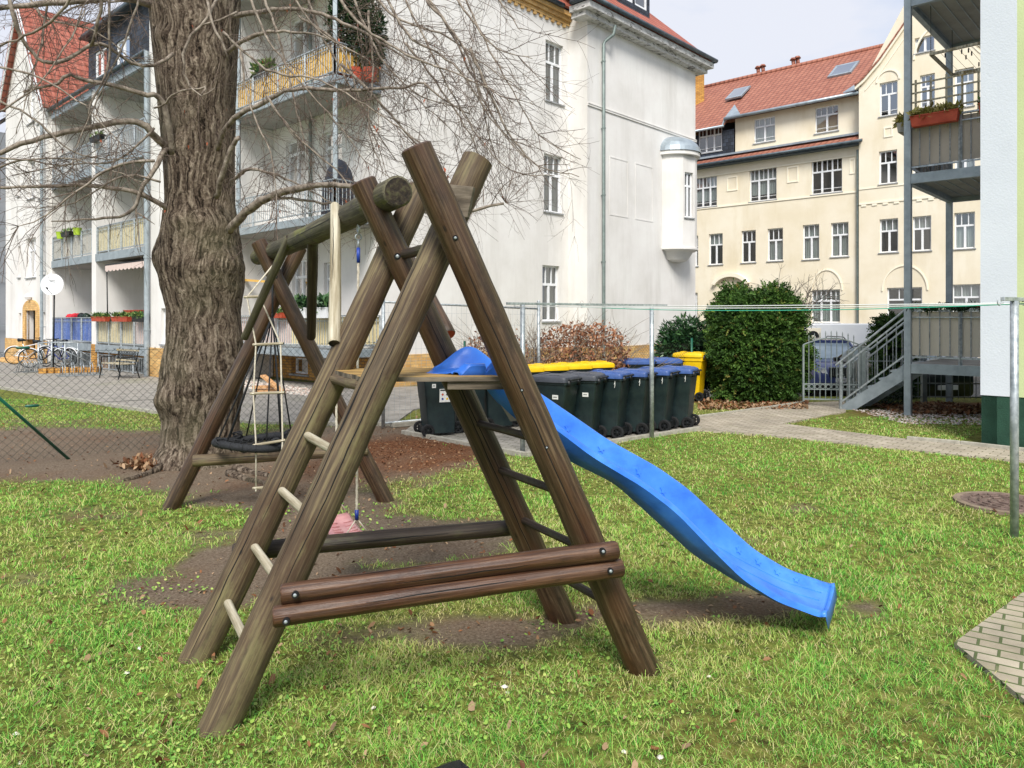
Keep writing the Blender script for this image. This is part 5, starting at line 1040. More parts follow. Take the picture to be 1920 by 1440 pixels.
# --- projecting wall with oriel
hB = []
mb = MB(); wall(mb, FBB, 0, LB, .82, z_e, hB); mb.mi = 0
mb.face([FBB.p(LB, .0), FBB.p(LB, 0, -11), FBB.p(LB, z_e, -11), FBB.p(LB, z_e)]); obj('wall', mb, [M['white'], M['dark']], wb)
mb = MB(); mb.fb(FBB, -.03, LB + .03, -.5, .82, -.2, .03); obj('plinth', mb, M['ybrick'], wb)
zb1 = FBB.sz(1200, 228)[1]
mb = MB(); mb.fb(FBB, .005, LB + .05, zb1 - .06, zb1, -.02, .035); mb.fb(FBB, 0.005, LB + .04, zb1 + .003, zb1 + .03, -.02, .05); obj('string_course', mb, M['white'], wb)
for x0, x1, y0, y1 in ((1143, 1178, 297, 406), (1191, 1224, 309, 414)):
    a, b_, c, e = rect(FBB, x0, x1, y0, y1); mb = MB(); f_ = .045
    for q in ((a, b_, c, c + f_), (a, b_, e - f_, e), (a, a + f_, c + f_, e - f_), (b_ - f_, b_, c + f_, e - f_)): mb.fb(FBB, *q, -.02, .010)
    obj('blind_panel', mb, M['white'], wb)
# eaves: cracked white soffit box, gutter
mb = MB()
mb.fb(FBB, -.55, LB + .55, z_e - .25, z_e - .05, -.3, .50); mb.fb(FBB, -.45, LB + .45, z_e - .42, z_e - .253, -.3, .28); mb.fb(FBB, LB + .003, LB + .5, z_e - .25, z_e - .053, -6, -.302)
M['oldpaint'] = mat('flaking_eaves_paint', ['#b3b1ad', '#d5d4d1'], 5, rough=.9, bump=.5, dirt=('#55524d', 6, .54, .62, .9, (.6, .6, 2)))
obj('eaves', mb, M['oldpaint'], wb)
gutter(wb, FBB.p(-.6, z_e + .04, .58), FBB.p(LB + .62, z_e + .04, .58)); gutter(wb, FBB.p(-.6, z_e + .04, .58), FBB.p(-.6, z_e + .04, -.2)); gutter(wb, FA.p(0, z_e + .02, .28), FA.p(A1_ - .6, z_e + .02, .28))
gutter(wb, FBB.p(LB + .62, z_e + .04, .58), FBB.p(LB + .62, z_e + .04, -6))
sd_ = FBB.sz(1127, 600)[0]; downpipe(wb, FBB, sd_, 0, z_e - 1.0, .11, .055, 'pipe', elbow=.25)
# roofs
rise = 4.6; run = 4.0; zr0 = z_e + .05
ev = lambda s, d, z=zr0: FBB.p(s, z, d)
roofpanel(wb, [ev(-.5, .5), ev(LB + .5, .5), ev(LB + .5 - run, -run, zr0 + rise), ev(-.5, -run, zr0 + rise)], 'tile2')
roofpanel(wb, [ev(LB + .5, .5), ev(LB + .5, -8.5), ev(LB + .5 - run, -run, zr0 + rise)], 'tile2')
roofpanel(wb, [ev(-.5, -8.5), ev(LB + .5, -8.5), ev(LB + .5 - run, -run - .01, zr0 + rise), ev(-.5, -run - .01, zr0 + rise)], 'tile2')
roofpanel(wb, [FA.p(-.2, zr0, .3), FA.p(A1_ + .2, zr0, .3), FA.p(A1_ + .2, zr0 + rise, -run), FA.p(-.2, zr0 + rise, -run)], 'tile2')
roofpanel(wb, [FA.p(-.2, zr0, -10), FA.p(A1_ + .2, zr0, -10), FA.p(A1_ + .2, zr0 + rise, -run - .01), FA.p(-.2, zr0 + rise, -run - .01)], 'tile2')
# dormer
s_a, s_b = FBB.sz(1143, 20, -.9)[0], FBB.sz(1203, 20, -.9)[0]; dz0, dz1 = zr0 + 1.0, zr0 + 3.1
hd = [(s_a + .15, (s_a + s_b) / 2 - .05, dz0 + .3, dz1 - .25), ((s_a + s_b) / 2 + .05, s_b - .15, dz0 + .3, dz1 - .25)]
mb = MB(); wall(mb, FBB, s_a, s_b, dz0, dz1, hd, .06, d=-.55)
for s_ in (s_a, s_b): mb.mi = 0; mb.face([FBB.p(s_, dz0, -.55), FBB.p(s_, dz1, -.55), FBB.p(s_, dz1, -3), FBB.p(s_, dz0, -3)])
dm = obj('dormer', mb, [M['slate'], M['dark']], wb)
for h in hd: window(FBB, h, dm, 1, 0, 1, .04, d=-.55, sill=False, gm='glass2', fw=.09)
mb = MB(); mb.fb(FBB, s_a - .15, s_b + .15, dz1, dz1 + .12, -3.2, -.35); obj('dormer_roof', mb, M['gutter'], dm)
# oriel: a round bay near the far corner with a metal dome
oc = FBB.p(5.42, 0, -.08); Ro = .88; zo0, zo1 = FBB.sz(1270, 470)[1], FBB.sz(1270, 300)[1]
mb = MB(); angs = [-95 + i * 10 for i in range(0, 20)]   # degrees measured from the outward normal
def opt(a, r, z): a = math.radians(a); return oc + (-V) * (r * math.cos(a)) + U * (r * math.sin(a)) + Z * z
wa0, wa1 = -35, 5
fo = Fr(opt(wa0, Ro, 0), (opt(wa1, Ro, 0) - opt(wa0, Ro, 0)).normalized(), Z.cross((opt(wa1, Ro, 0) - opt(wa0, Ro, 0)).normalized())); Lo = (opt(wa1, Ro, 0) - opt(wa0, Ro, 0)).length
if fo.n.dot(-oc) < 0: fo.n = -fo.n
ho = (Lo * .15, Lo * .85, zo0 + 1.15, zo1 - .62)
wall(mb, fo, 0, Lo, zo0, zo1, [ho], .12); mb.mi = 0; ar = [-95, -85, -75, -65, -55, -45, -35]; ar2 = [5, 15, 25, 35, 45, 55, 65, 75, 85, 95]
for L1 in (ar, ar2):
    for a, b_ in zip(L1, L1[1:]): mb.face([opt(a, Ro, zo0), opt(b_, Ro, zo0), opt(b_, Ro, zo1), opt(a, Ro, zo1)])
allr = list(range(-95, 96, 10))
def ringband(r0_, z0_, r1_, z1_):
    for a, b_ in zip(allr, allr[1:]): mb.face([opt(a, r0_, z0_), opt(b_, r0_, z0_), opt(b_, r1_, z1_), opt(a, r1_, z1_)])
for q in ((Ro, zo1, Ro + .12, zo1 + .02), (Ro + .12, zo1 + .02, Ro + .12, zo1 + .16), (Ro - .15, zo0 - .1, Ro + .05, zo0 - .02), (Ro + .05, zo0 - .02, Ro + .05, zo0 + .05), (Ro + .05, zo0 + .05, Ro, zo0 + .07), (.55, zo0 - .38, Ro - .15, zo0 - .1), (.35, zo0 - .45, .55, zo0 - .38), (0, zo0 - .46, .35, zo0 - .45)): ringband(*q)
orl = obj('oriel', mb, [M['white'], M['dark']], wb); window(fo, ho, orl, 2, .3, 2, .09, curtain='low')
mb = MB()
for i in range(6): t0, t1 = i / 6 * math.pi / 2, (i + 1) / 6 * math.pi / 2; ringband((Ro + .16) * math.cos(t0), zo1 + .16 + .66 * math.sin(t0), (Ro + .16) * math.cos(t1), zo1 + .16 + .66 * math.sin(t1))
obj('dome', mb, M['zincroof'], orl, 'auto')
# --- corner balcony wall
hb = [rect(FB, 536, 571, 262, 352), rect(FB, 606, 641, 245, 348), rect(FB, 548, 576, 487, 602), rect(FB, 607, 626, 492, 602), rect(FB, 470, 505, 255, 352), rect(FB, 545, 585, 30, 135), rect(FB, 620, 650, 20, 130)]
Lb = 5.36
mb = MB(); wall(mb, FB, 0, Lb, .95, 12.6, hb, .14); obj('wall', mb, [M['white'], M['dark']], wb)
for i, h in enumerate(hb): window(FB, h, wb, 2 if i != 3 else 1, .28, 2, .10, curtain=('full' if i == 3 else None), gm='glass' if i else 'glass')
hdoor = rect(FA, 741, 741.5, 300, 301)
mb = MB(); sbw = rect(FB, 545, 576, 682, 722); wall(mb, FB, 0, Lb, -.1, .945, [(sbw[0], sbw[1], .15, .62)], .2, d=-.02); obj('plinth', mb, [M['obrick'], M['dark']], wb); window(FB, (sbw[0], sbw[1], .15, .62), wb, 1, 0, 1, .15, d=-.02)
BD = (C0_ := Vector((-4.28, 18.0, 0))); dlt = (W0 - BD).dot(U)
zs_ = [1.0, 4.33, 7.68, 11.0]
for i, z in enumerate(zs_):
    p0_, p1_, p2_, p3_ = FB.p(0, 0, dlt), FB.p(Lb + .0, 0, dlt), FB.p(Lb, 0, .0), FB.p(0, 0, .0)
    bl = slabp(wb, [p0_, p1_, p2_, p3_], z, .2, 'zinc' if i else 'zinc', 'balcony')
    mb = MB(); mb.fb(FB, .06, Lb - .02, z - .215, z - .203, .02, dlt - .06); obj('soffit', mb, M['dull'], bl)
    q0_, q1_, q2_ = FB.p(.03, z, .02), FB.p(.03, z, dlt - .03), FB.p(Lb - .05, z, dlt - .03)
    if i == 2 or i == 3: railing(bl, [q0_, q1_, q2_], .80, .04, .11, 1.3, 'steel', 'ymat')
    elif i == 1: railing(bl, [q0_, q1_, q2_], .82, .06, .11, 1.3, 'steel')
    else: railing(bl, [q1_, q2_], .84, .05, .11, 1.3, 'steel', 'cmat', split=[(0, .38, 'cmat'), (.38, 1, 'pmat')]); railing(bl, [q0_, q1_], .84, .05, .11, 1.3, 'steel', 'cmat')
for s_, d_ in ((.09, dlt - .09), (Lb - .4, dlt - .09)):
    mb = MB(); mb.bar(FB.p(s_, 1.002, d_), FB.p(s_, 10.8, d_), .1); obj('balcony_post', mb, M['zinc'], wb)
mb = MB(); s_ = FB.sz(587, 400)[0]; mb.tube([FB.p(s_, 1, .09), FB.p(s_, 12.4, .09)], .05, 10); obj('downpipe', mb, M['pipe'], wb, True)
# dark curved sunshade leaning on the middle balcony (folded tent)
# --- loggia wing
mb = MB(); sE = -2.98
hsm = [rect(FL, 302, 311, 578, 645)]
wall(mb, FL, sE, -.02, .88, 15.2, hsm, .14, clip=[(1.25, 1, 15.0)]); mb.mi = 0
mb.face([FL.p(sE, 0), FL.p(sE, 0, -2.47), FL.p(sE, 15.2, -2.47), FL.p(sE, 15.2)])
obj('wall', mb, [M['white'], M['dark']], wb); window(FL, hsm[0], wb, 1, 0, 1, .1)
mb = MB(); mb.fb(FL, sE, -.02, -.2, .88, -.15, .03); obj('plinth', mb, M['ybrick'], wb)
mb = MB(); mb.bar(FL.p(-2.9, 18.6, .15), FL.p(.35, 14.55, .15), .25, .14); obj('verge', mb, M['tile2'], wb)
zl = [.86, 4.0, 7.07]; LG = [(0.08, 4.60), (5.03, 9.5)]; DP = 1.75
mb = MB(); holesL = []
for (a, b_) in LG:
    for i, z in enumerate(zl):
        hz = [9.55, 3.82, 6.9][0] if i == 2 else zl[i + 1] - .2
        holesL.append((a, b_, z, hz))
# front piers, back walls and side cheeks of the loggias
for a, b_ in ((-.02, .08), (4.60, 5.03), (9.5, 9.62)): mb.mi = 0; mb.fb(FL, a, b_, 0, 9.75, -DP, 0)
hback = []
for k, (a, b_) in enumerate(LG):
    for i, z in enumerate(zl):
        m_ = (a + b_) / 2; hback.append((m_ - 1.5, m_ - .6, z + .05, z + 2.25)); hback.append((m_ + .1, m_ + 1.3, z + .75, z + 2.2))
wall(mb, FL, .08, 9.5, .86, 9.6, [h for h in hback if not (4.5 < h[0] < 5.1)], .1, d=-DP)
obj('wall', mb, [M['white'], M['dark']], wb)
for h in hback: window(FL, h, wb, 1 if h[1] - h[0] < 1 else 2, 0, 1, .08, d=-DP, sill=False)
for k, (a, b_) in enumerate(LG):
    for i, z in enumerate(zl + [9.85]):
        mb = MB(); mb.fb(FL, a + .003, b_ - .003, z - .26, z, -DP + .005, .03); bl = obj('loggia_slab', mb, M['zinc'], wb)
        mb = MB(); mb.fb(FL, a + .06, b_ - .06, z - .275, z - .263, -DP + .05, -.08); obj('soffit', mb, M['dull'], bl)
        if i == 3: continue
        q0_, q1_ = FL.p(a + .03, z, -.03), FL.p(b_ - .03, z, -.03)
        if i == 0: railing(bl, [q0_, q1_], .93, .03, .14, 1.1, 'steel', 'bluecloth' if k else 'cmat', split=None if k else [(0, .27, 'pmat'), (.31, .52, 'cmat'), (.55, .82, 'cmat'), (.83, 1, 'cmat')])
        elif i == 1: railing(bl, [q0_, q1_], .93, .03, .14, 1.1, 'steel', 'pmat' if not k else 'reed', split=[(0, 1, 'cmat')] if not k else [(0, 1, 'reed')])
        else: railing(bl, [q0_, q1_], .93, .03, .14, 1.1, 'steel', None)
mb = MB()                                    # cellar front below the loggias: brick with grilles
wall(mb, FL, .08, 4.6, -.2, .59, [(.4, 4.3, -.05, .5)], .3, d=-.25); wall(mb, FL, 5.03, 9.5, -.2, .59, [(5.3, 9.2, -.05, .5)], .3, d=-.25); mb.mi = 0; mb.fb(FL, 4.58, 5.05, -.2, .86, -.3, .02)
obj('plinth', mb, [M['obrick'], M['dark']], wb)
mb = MB()
for a, b_ in ((.3, 4.5), (5.2, 9.3)):
    mb.bar(FL.p(a, .52, -.04), FL.p(b_, .52, -.04), .03); mb.bar(FL.p(a, .05, -.04), FL.p(b_, .05, -.04), .03)
    for i in range(int((b_ - a) / .13) + 1): mb.bar(FL.p(a + i * .13, .06, -.04), FL.p(a + i * .13, .51, -.04), .014)
    for i in range(5): mb.bar(FL.p(a + i * (b_ - a) / 4, -.02, -.04), FL.p(a + i * (b_ - a) / 4, .6, -.04), .05)
obj('cellar_grille', mb, M['steel'], wb)
gutter(wb, FL.p(-.02, 9.93, .12), FL.p(9.6, 9.93, .12), .07)
downpipe(wb, FL, -.12, 0, 9.9, .12, .075, 'zinc'); downpipe(wb, FL, 9.85, 0, 9.4, .26, .06, 'zinc')
# slate attic with windows
hs_ = []; sa_ = FL.sz(272, 80, -1.2)[0]; sb_ = FL.sz(166, 120, -1.2)[0]
for x0, x1, y0, y1 in ((178, 200, 92, 142), (218, 243, 72, 126)): hs_.append(rect(FL, x0, x1, y0, y1, -1.2))
mb = MB(); wall(mb, FL, -.1, sb_, 9.85, 12.9, hs_, .08, d=-1.2); obj('attic', mb, [M['slate'], M['dark']], wb)
for h in hs_: window(FL, h, wb, 2, 0, 1, .04, d=-1.2, sill=False, gm='glass2', fw=.08)
mb = MB(); mb.fb(FL, -.1, sb_ + .1, 12.9, 13.1, -7, -.95); obj('attic_roof', mb, M['gutter'], wb)
gutter(wb, FL.p(-.1, 12.9, -.9), FL.p(sb_, 12.9, -.9), .07)
# gabled stair bay
GD = .12; sg0, sg1, sgp = 9.62, 15.7, 12.9; zg0, zgp, zg1 = 10.25, 14.9, 11.3
hg = [rect(FL, *q, GD) for q in ((35, 40, 587, 636), (79, 85, 585, 636), (34, 38.5, 462, 520), (49, 67, 446, 520), (77, 83, 453, 515), (52, 66, 298, 372), (33, 37, 310, 368), (74, 80, 302, 372), (52, 66, 158, 230), (70, 74, 300 - 130, 232))]
hdo = rect(FL, 50, 69, 582, 640, GD)
kl = (zgp - zg0) / (sgp - sg0); kr = (zgp - zg1) / (sg1 - sgp)
mb = MB(); wall(mb, FL, sg0, sg1, .88, 15, hg + [(hdo[0], hdo[1], .88, hdo[3])], .25, d=GD, clip=[(-kl, 1, zg0 - kl * sg0), (kr, 1, zgp + kr * sgp)]); mb.mi = 0
for s_ in (sg0, sg1): mb.face([FL.p(s_, 0, GD), FL.p(s_, 0, -6), FL.p(s_, zg0, -6), FL.p(s_, zg0, GD)])
gb_ = obj('wall', mb, [M['white'], M['dark']], wb)
for h in hg: window(FL, h, wb, 2 if h[1] - h[0] > .8 else 1, .3 if h[1] - h[0] > .8 else 0, 2, .14, d=GD)
mb = MB(); wall(mb, FL, sg0 - .02, sg1, -.3, .88, [(hdo[0], hdo[1], 0.2, .88)], .3, d=GD + .03, room=0); obj('plinth', mb, M['ybrick'], wb)
mb = MB(); a, b_, c, e = hdo                  # brick door surround with arched head
mb.fb(FL, a - .38, a, .3, e, GD - .1, GD + .06); mb.fb(FL, b_, b_ + .38, .3, e, GD - .1, GD + .06)
pts = [(a - .38, e)] + [((a + b_) / 2 - (.38 + (b_ - a) / 2) * math.cos(math.pi * i / 12), e + .42 * math.sin(math.pi * i / 12) + .02) for i in range(13)] + [(b_ + .38, e)]
mb.prism([FL.p(s_, z_, GD - .1) for s_, z_ in pts], FL.n * .16); obj('door_surround', mb, M['ybrick'], wb)
mb = MB(); mb.fb(FL, a, b_, .2, e - .02, GD - .62, GD - .56); mb.fb(FL, a + .12, b_ - .12, .4, 1.2, GD - .56, GD - .54); mb.fb(FL, a + .12, b_ - .12, 1.3, e - .4, GD - .56, GD - .54); dr_ = obj('door', mb, mat('maroon_door', ['#4a1a1c', '#5e2426'], 4, rough=.5, bump=.05), wb)
mb = MB(); mb.tube([FL.p(a + .1, 1.15, GD - .5), FL.p(a + .1, 1.3, GD - .5)], .015, 6); obj('handle', mb, M['steel'], dr_)
for k_, (a1, b1_, c1, d1_) in enumerate(((sg0 - .25, zg0 - .25 * kl, sgp, zgp), (sg1 + .25, zg1 - .25 * kr, sgp, zgp))):
    roofpanel(wb, [FL.p(a1, b1_ + .1, GD + .3), FL.p(a1, b1_ + .1, -9), FL.p(c1, d1_ + .1, -9), FL.p(c1, d1_ + .1, GD + .3)], 'tile2')
    mb = MB(); mb.bar(FL.p(a1, b1_ - .02, GD + .27), FL.p(c1, d1_ - .02, GD + .27), .05, .22); obj('bargeboard', mb, M['frame'], wb)
mb = MB(); mb.fb(FL, 11.9, 13.6, 10, 10.5, 0.36, .37)
roofpanel(wb, [FL.p(sb_ - .1, 9.9, -1.3), FL.p(sg0, 9.9, -1.3), FL.p(sg0, 14.4, -6), FL.p(sb_ - .1, 14.4, -6)], 'tile2', name='roof')
mb = MB(); mb.box((0, 0, 0), (0, 0, 0)) if 0 else None
# body of the wings (closed volume behind the facades)
mb = MB(); mb.fb(FL, -8.1, 15.6, -.2, 9.5, -11.5, -3.5); mb.fb(FA, 3.6, 14.9, -.2, z_e - .1, -10, -2.6); mb.fb(FL, -2.9, 9.5, 9.9, 12.8, -8, -2.6); obj('core', mb, M['white'], wb)
# entrance steps of the gabled bay
mb = MB()
for i in range(3): mb.fb(FL, a - .5 - i * .15, b_ + .5 + i * .15, -.1, .06 + .07 * (2 - i) + .0, GD + .03, GD + .5 + .28 * i)
obj('doorstep', mb, M['ybrick'], wb)
# ================================================================ GREY NEIGHBOUR at the far left
nb = thing('neighbour_building', FL.p(16, 0, 0), 'grey building with balconies at the far left edge', 'building')
ND = .5; mb = MB(); wall(mb, FL, 16.3, 23, -.2, 10.2, [(17.0, 22.5, .9, 3.5), (17.0, 22.5, 4.0, 6.7), (17.0, 22.5, 7.0, 9.6)], 1.4, d=ND, room=1); mb.mi = 0; mb.face([FL.p(16.3, -.2, ND), FL.p(16.3, -.2, -8), FL.p(16.3, 10.2, -8), FL.p(16.3, 10.2, ND)]); obj('wall', mb, [M['greywall'], M['dark']], nb)
for i, z in enumerate((.9, 4.0, 7.0)):
    mb = MB(); mb.fb(FL, 16.9, 22.6, z - .24, z, -.6, ND + .05); bl = obj('balcony', mb, M['zinc'], nb)
    railing(bl, [FL.p(17.0, z, ND), FL.p(22.5, z, ND)], .93, .03, .14, 1.1, 'steel', 'reed' if i == 0 else None)
roofpanel(nb, [FL.p(16.1, 10.2, ND + .3), FL.p(23, 10.2, ND + .3), FL.p(23, 14.5, -4), FL.p(16.1, 14.5, -4)], 'slate')
downpipe(nb, FL, 16.1, 0, 10, ND + .1, .06, 'zinc')
# ================================================================ CREAM BUILDING
cb = thing('cream_building', (16.84, 36.0, -.4), 'cream plastered old building with red tiled roof and curved gable', 'building')
FC = Fr((16.84, 36.0, 0), V, -U); sL = 15.0
z_at = lambda px, py: FC.sz(px, py)[1]
zsk = z_at(1500, 279); zea = z_at(1500, 196)  # skirting roof / main eaves heights
AT = [(1408, 1448, 218, 264), (1523, 1567, 196, 245)]; T3 = [(1303, 1344, 331, 388), (1405, 1456, 315, 376), (1521, 1579, 297, 362)]
R2 = [(1298, 1309, 442, 499), (1329, 1355, 438, 496), (1390, 1417, 432, 492), (1439, 1468, 428, 489), (1505, 1536, 421, 486), (1558, 1591, 417, 481)]; R1 = [(1296, 1308, 549, 600), (1521, 1575, 543, 605)]
sl2 = FC.sz(1373, 260)[0]
hAT = [rect(FC, *q) for q in AT]; hSL = rect(FC, 1306, 1350, 234, 284); hT = [rect(FC, *q) for q in T3]; h2_ = [rect(FC, *q) for q in R2]; h1_ = [rect(FC, *q) for q in R1]
hdoor2 = rect(FC, 1364, 1379, 545, 640); hdoor2 = (hdoor2[0], hdoor2[1], -.4, hdoor2[3])
mb = MB(); wall(mb, FC, 0, sL, -.6, zsk, hT + h2_ + h1_ + [hdoor2], .16); wall(mb, FC, 0, sl2, zsk, zea, hAT, .12, d=-.35); obj('wall', mb, [M['cream'], M['dark']], cb)
mb = MB(); wall(mb, FC, sl2, sL, zsk, zea - .55, [hSL], .08, d=-.22); obj('slate_bay', mb, [M['slate'], M['dark']], cb)
for i, h in enumerate(hAT): window(FC, h, cb, 2, .34, 4, .08, d=-.35, curtain=('full', 'blow')[i], bar=True)
window(FC, hSL, cb, 3, .38, 6, .05, d=-.22, bar=True)
for i, h in enumerate(hT): window(FC, h, cb, 3, .36, 6, .11, curtain=('half', 'half', None)[i], bar=True)
for i, h in enumerate(h2_): window(FC, h, cb, 2 if h[1] - h[0] > .5 else 2, .36, 3, .11, curtain=(None, 'top', None, 'low', 'full', 'full')[i], gm='glass')
for i, h in enumerate(h1_): window(FC, h, cb, 3, .34, 6, .11, curtain='full')
window(FC, hdoor2, cb, 1, 0, 1, .13, sill=False, fw=.08, name='door')
mb = MB()                                    # string courses and panel mouldings
for zq in (z_at(1500, 371), z_at(1500, 306)): mb.fb(FC, .0, sL, zq - .04, zq + .03, -.02, .04)
obj('string_course', mb, M['cream_trim'], cb)
def moulding(fr, q, f_=.06, par=cb, d=0):
    a, b_, c, e = rect(fr, *q, d); mb = MB()
    for r_ in ((a, b_, c, c + f_), (a, b_, e - f_, e), (a, a + f_, c + f_, e - f_), (b_ - f_, b_, c + f_, e - f_)): mb.fb(fr, *r_, d - .02, d + .03)
    obj('moulded_panel', mb, M['cream_trim'], par)
for q in ((1363, 1383, 331, 358), (1476, 1497, 312, 342), (1593, 1604, 297, 326)): moulding(FC, q)
def arch(fr, cx, cy, rx, ry, f_=.07, a0=0, a1=180, dd=.0, w_=None, par=cb):
    s_, z_ = fr.sz(cx, cy); sx_ = abs(fr.sz(cx + rx, cy)[0] - s_); sz_ = abs(fr.sz(cx, cy - ry)[1] - z_); mb = MB(); k = 20
    for i in range(k):
        t0, t1 = math.radians(a0 + (a1 - a0) * i / k), math.radians(a0 + (a1 - a0) * (i + 1) / k)
        q = [(s_ + sx_ * math.cos(t0), z_ + sz_ * math.sin(t0)), (s_ + sx_ * math.cos(t1), z_ + sz_ * math.sin(t1)), (s_ + (sx_ + f_) * math.cos(t1), z_ + (sz_ + f_) * math.sin(t1)), (s_ + (sx_ + f_) * math.cos(t0), z_ + (sz_ + f_) * math.sin(t0))]
        mb.prism([fr.p(a, b_, dd - .02) for a, b_ in q], fr.n * (.06 if w_ is None else w_))
    obj('arch_moulding', mb, M['cream_trim'], par)
arch(FC, 1550, 545, 28, 38, .06); arch(FC, 1371, 545, 32, 26, .2, 25, 155, w_=.25); arch(FC, 1371, 560, 10, 16, .08)
# skirting roof, main roof
mb = MB(); roofpanel(cb, [FC.p(-.15, zsk - .12, .45), FC.p(sL, zsk - .12, .45), FC.p(sL, zsk + .32, -.36), FC.p(-.15, zsk + .32, -.36)], 'tile', .06, 'skirt_roof'); gutter(cb, FC.p(-.2, zsk - .16, .52), FC.p(sL, zsk - .16, .52), .075, 'gutter')
mb = MB(); mb.fb(FC, -.0, sL, zsk - .30, zsk - .2, -.02, .4); obj('eaves', mb, M['gutter'], cb); mb = MB(); mb.fb(FC, .0, sL, zsk + .30, zsk + .40, -.4, -.1); obj('flashing', mb, M['zincroof'], cb)
RR = 5.2; zri = zea + 3.75
roofpanel(cb, [FC.p(-.3, zea + .02, .12), FC.p(sl2 + .4, zea + .02, .12), FC.p(sl2 + .4, zri, -RR), FC.p(-.3, zri, -RR)], 'tile'); roofpanel(cb, [FC.p(sl2 + .4, zea - .42, .35), FC.p(sL, zea - .42, .35), FC.p(sL, zri, -RR), FC.p(sl2 + .4, zri, -RR)], 'tile')
roofpanel(cb, [FC.p(-9, zea + .02, -2 * RR), FC.p(sL, zea + .02, -2 * RR), FC.p(sL, zri, -RR - .01), FC.p(-9, zri, -RR - .01)], 'tile')
gutter(cb, FC.p(-.2, zea - .02, .16), FC.p(sl2 + .4, zea - .02, .16), .085, 'zincroof'); gutter(cb, FC.p(sl2 + .3, zea - .46, .40), FC.p(sL, zea - .46, .40), .07, 'zincroof')
mb = MB(); mb.tube([FC.p(0, zri + .03, -RR), FC.p(sL, zri + .03, -RR)], .12, 10); obj('ridge', mb, M['tile'], cb, True)
mb = MB(); mb.prism([FC.p(sl2 + .38, zea, .14), FC.p(sl2 + .38, zea - .4, .36), FC.p(sl2 + .38, zea + .55, -.7)], V * .05); mb.prism([FC.p(sl2 - .5, zea + .05, .1), FC.p(sl2 + .36, zea + .05, .1), FC.p(sl2 + .36, zea + .95, -1.0)], Z * .05); obj('flashing', mb, M['zincroof'], cb)
kk = (zri - zea) / (RR + .12); nS = (FC.n * kk + Z).normalized(); upS = (-FC.n + Z * kk).normalized()
def onroof(px, py):                          # point of the roof slope seen at a picture position
    r = Vector(((px - CX) / F, 1, -(py - HY) / F)); q = FC.p(0, zea + .02, .12); t = (q - Vector((0, 0, H))).dot(nS) / r.dot(nS); return Vector((0, 0, H)) + r * t
for px, py, w_, h_ in ((1384, 176, .5, .75), (1582, 132, .6, .8)):
    c = onroof(px, py); mb = MB(); q = [c + V * i * w_ + upS * j * h_ for i, j in ((-1, -1), (1, -1), (1, 1), (-1, 1))]; mb.prism(q, nS * .1); mb.mi = 1; q = [c + nS * .102 + V * i * w_ * .78 + upS * j * h_ * .78 for i, j in ((-1, -1), (1, -1), (1, 1), (-1, 1))]; mb.face(q); obj('roof_window', mb, [M['zincroof'], M['glass2']], cb)
for px, py in ((1422, 139), (1431, 136), (1488, 124), (1496, 121)):
    c = onroof(px, py); mb = MB(); mb.tube([c - nS * .1, c + Z * .28 + nS * .1], .11, 10); mb.tube([c + Z * .26 + nS * .1, c + Z * .38 + nS * .1], [.2, .13], 10); obj('roof_vent', mb, M['tile'], cb, True)
c = FC.p(10.6, zea, -3.2); mb = MB(); mb.box((c.x - .4, c.y - .3, zea), (c.x + .4, c.y + .3, zri + 1.0)); mb.box((c.x - .46, c.y - .36, zri + 1.0), (c.x + .46, c.y + .36, zri + 1.12)); obj('chimney', mb, M['obrick'], cb)
downpipe(cb, FC, .12, -.4, zsk - .5, .12, .06, 'pipe'); downpipe(cb, FC, .12, zsk + .4, zea - .2, -.2, .06, 'zinc')
# gabled part
gd = .28; FG = Fr(FC.p(0, 0, gd), V, -U); s_r = -9.0
GW = [(1649, 1683, 153, 216), (1648, 1682, 282, 344), (1649, 1684, 410, 473), (1711, 1746, 405, 470), (1789, 1828, 398, 466), (1715, 1752, 68, 97), (1725, 1753, 139, 200), (1790, 1826, 128, 200), (1712, 1748, 275, 338), (1790, 1828, 268, 333), (1663, 1729, 539, 602), (1785, 1838, 533, 600)]
hG = [rect(FG, *q) for q in GW]; ca = FG.sz(1740, 100)[0]
zap = FG.sz(1740, -75)[1]; z1g, s1g = FG.sz(1622, 152)[1], FG.sz(1622, 152)[0]; sM, zM = FG.sz(1652, 117); s2g, z2g = FG.sz(1701, 46)
outl = [(.02, FG.sz(1614, 163)[1]), (s1g, z1g + .1), (sM, zM), (s2g, z2g), (ca, zap)]
mb = MB(); top = outl[0][1]; wall(mb, FG, s_r, .02, -.6, top, [h for h in hG if h[3] < top], .14); up = [h for h in hG if h[3] >= top]
cl = []
for (sa2, za2), (sb2, zb2) in ((outl[1], outl[4]),):
    k_ = (zb2 - za2) / (sb2 - sa2); cl.append((-k_, 1, za2 - k_ * sa2)); cl.append((k_, 1, za2 - k_ * sa2 + 2 * k_ * ca))
lowtop = [h for h in up if h[2] < top]
wall(mb, FG, s_r, .02, top, zap, [(h[0], h[1], max(h[2], top), h[3]) for h in up], .14, clip=cl)
obj('gable_wall', mb, [M['cream'], M['dark']], cb)
for i, h in enumerate(hG): window(FG, h, cb, 3 if h[1] - h[0] > 1.7 else 2, .36 if i != 5 else 0, 6 if h[1] - h[0] > 1.7 else 3, .11, curtain=(None, None, 'top', 'top', 'low', None, None, 'full', None, 'full', None, 'half')[i], gm='glass2' if i in (0, 5, 6, 7) else 'glass', bar=i in (0, 6))
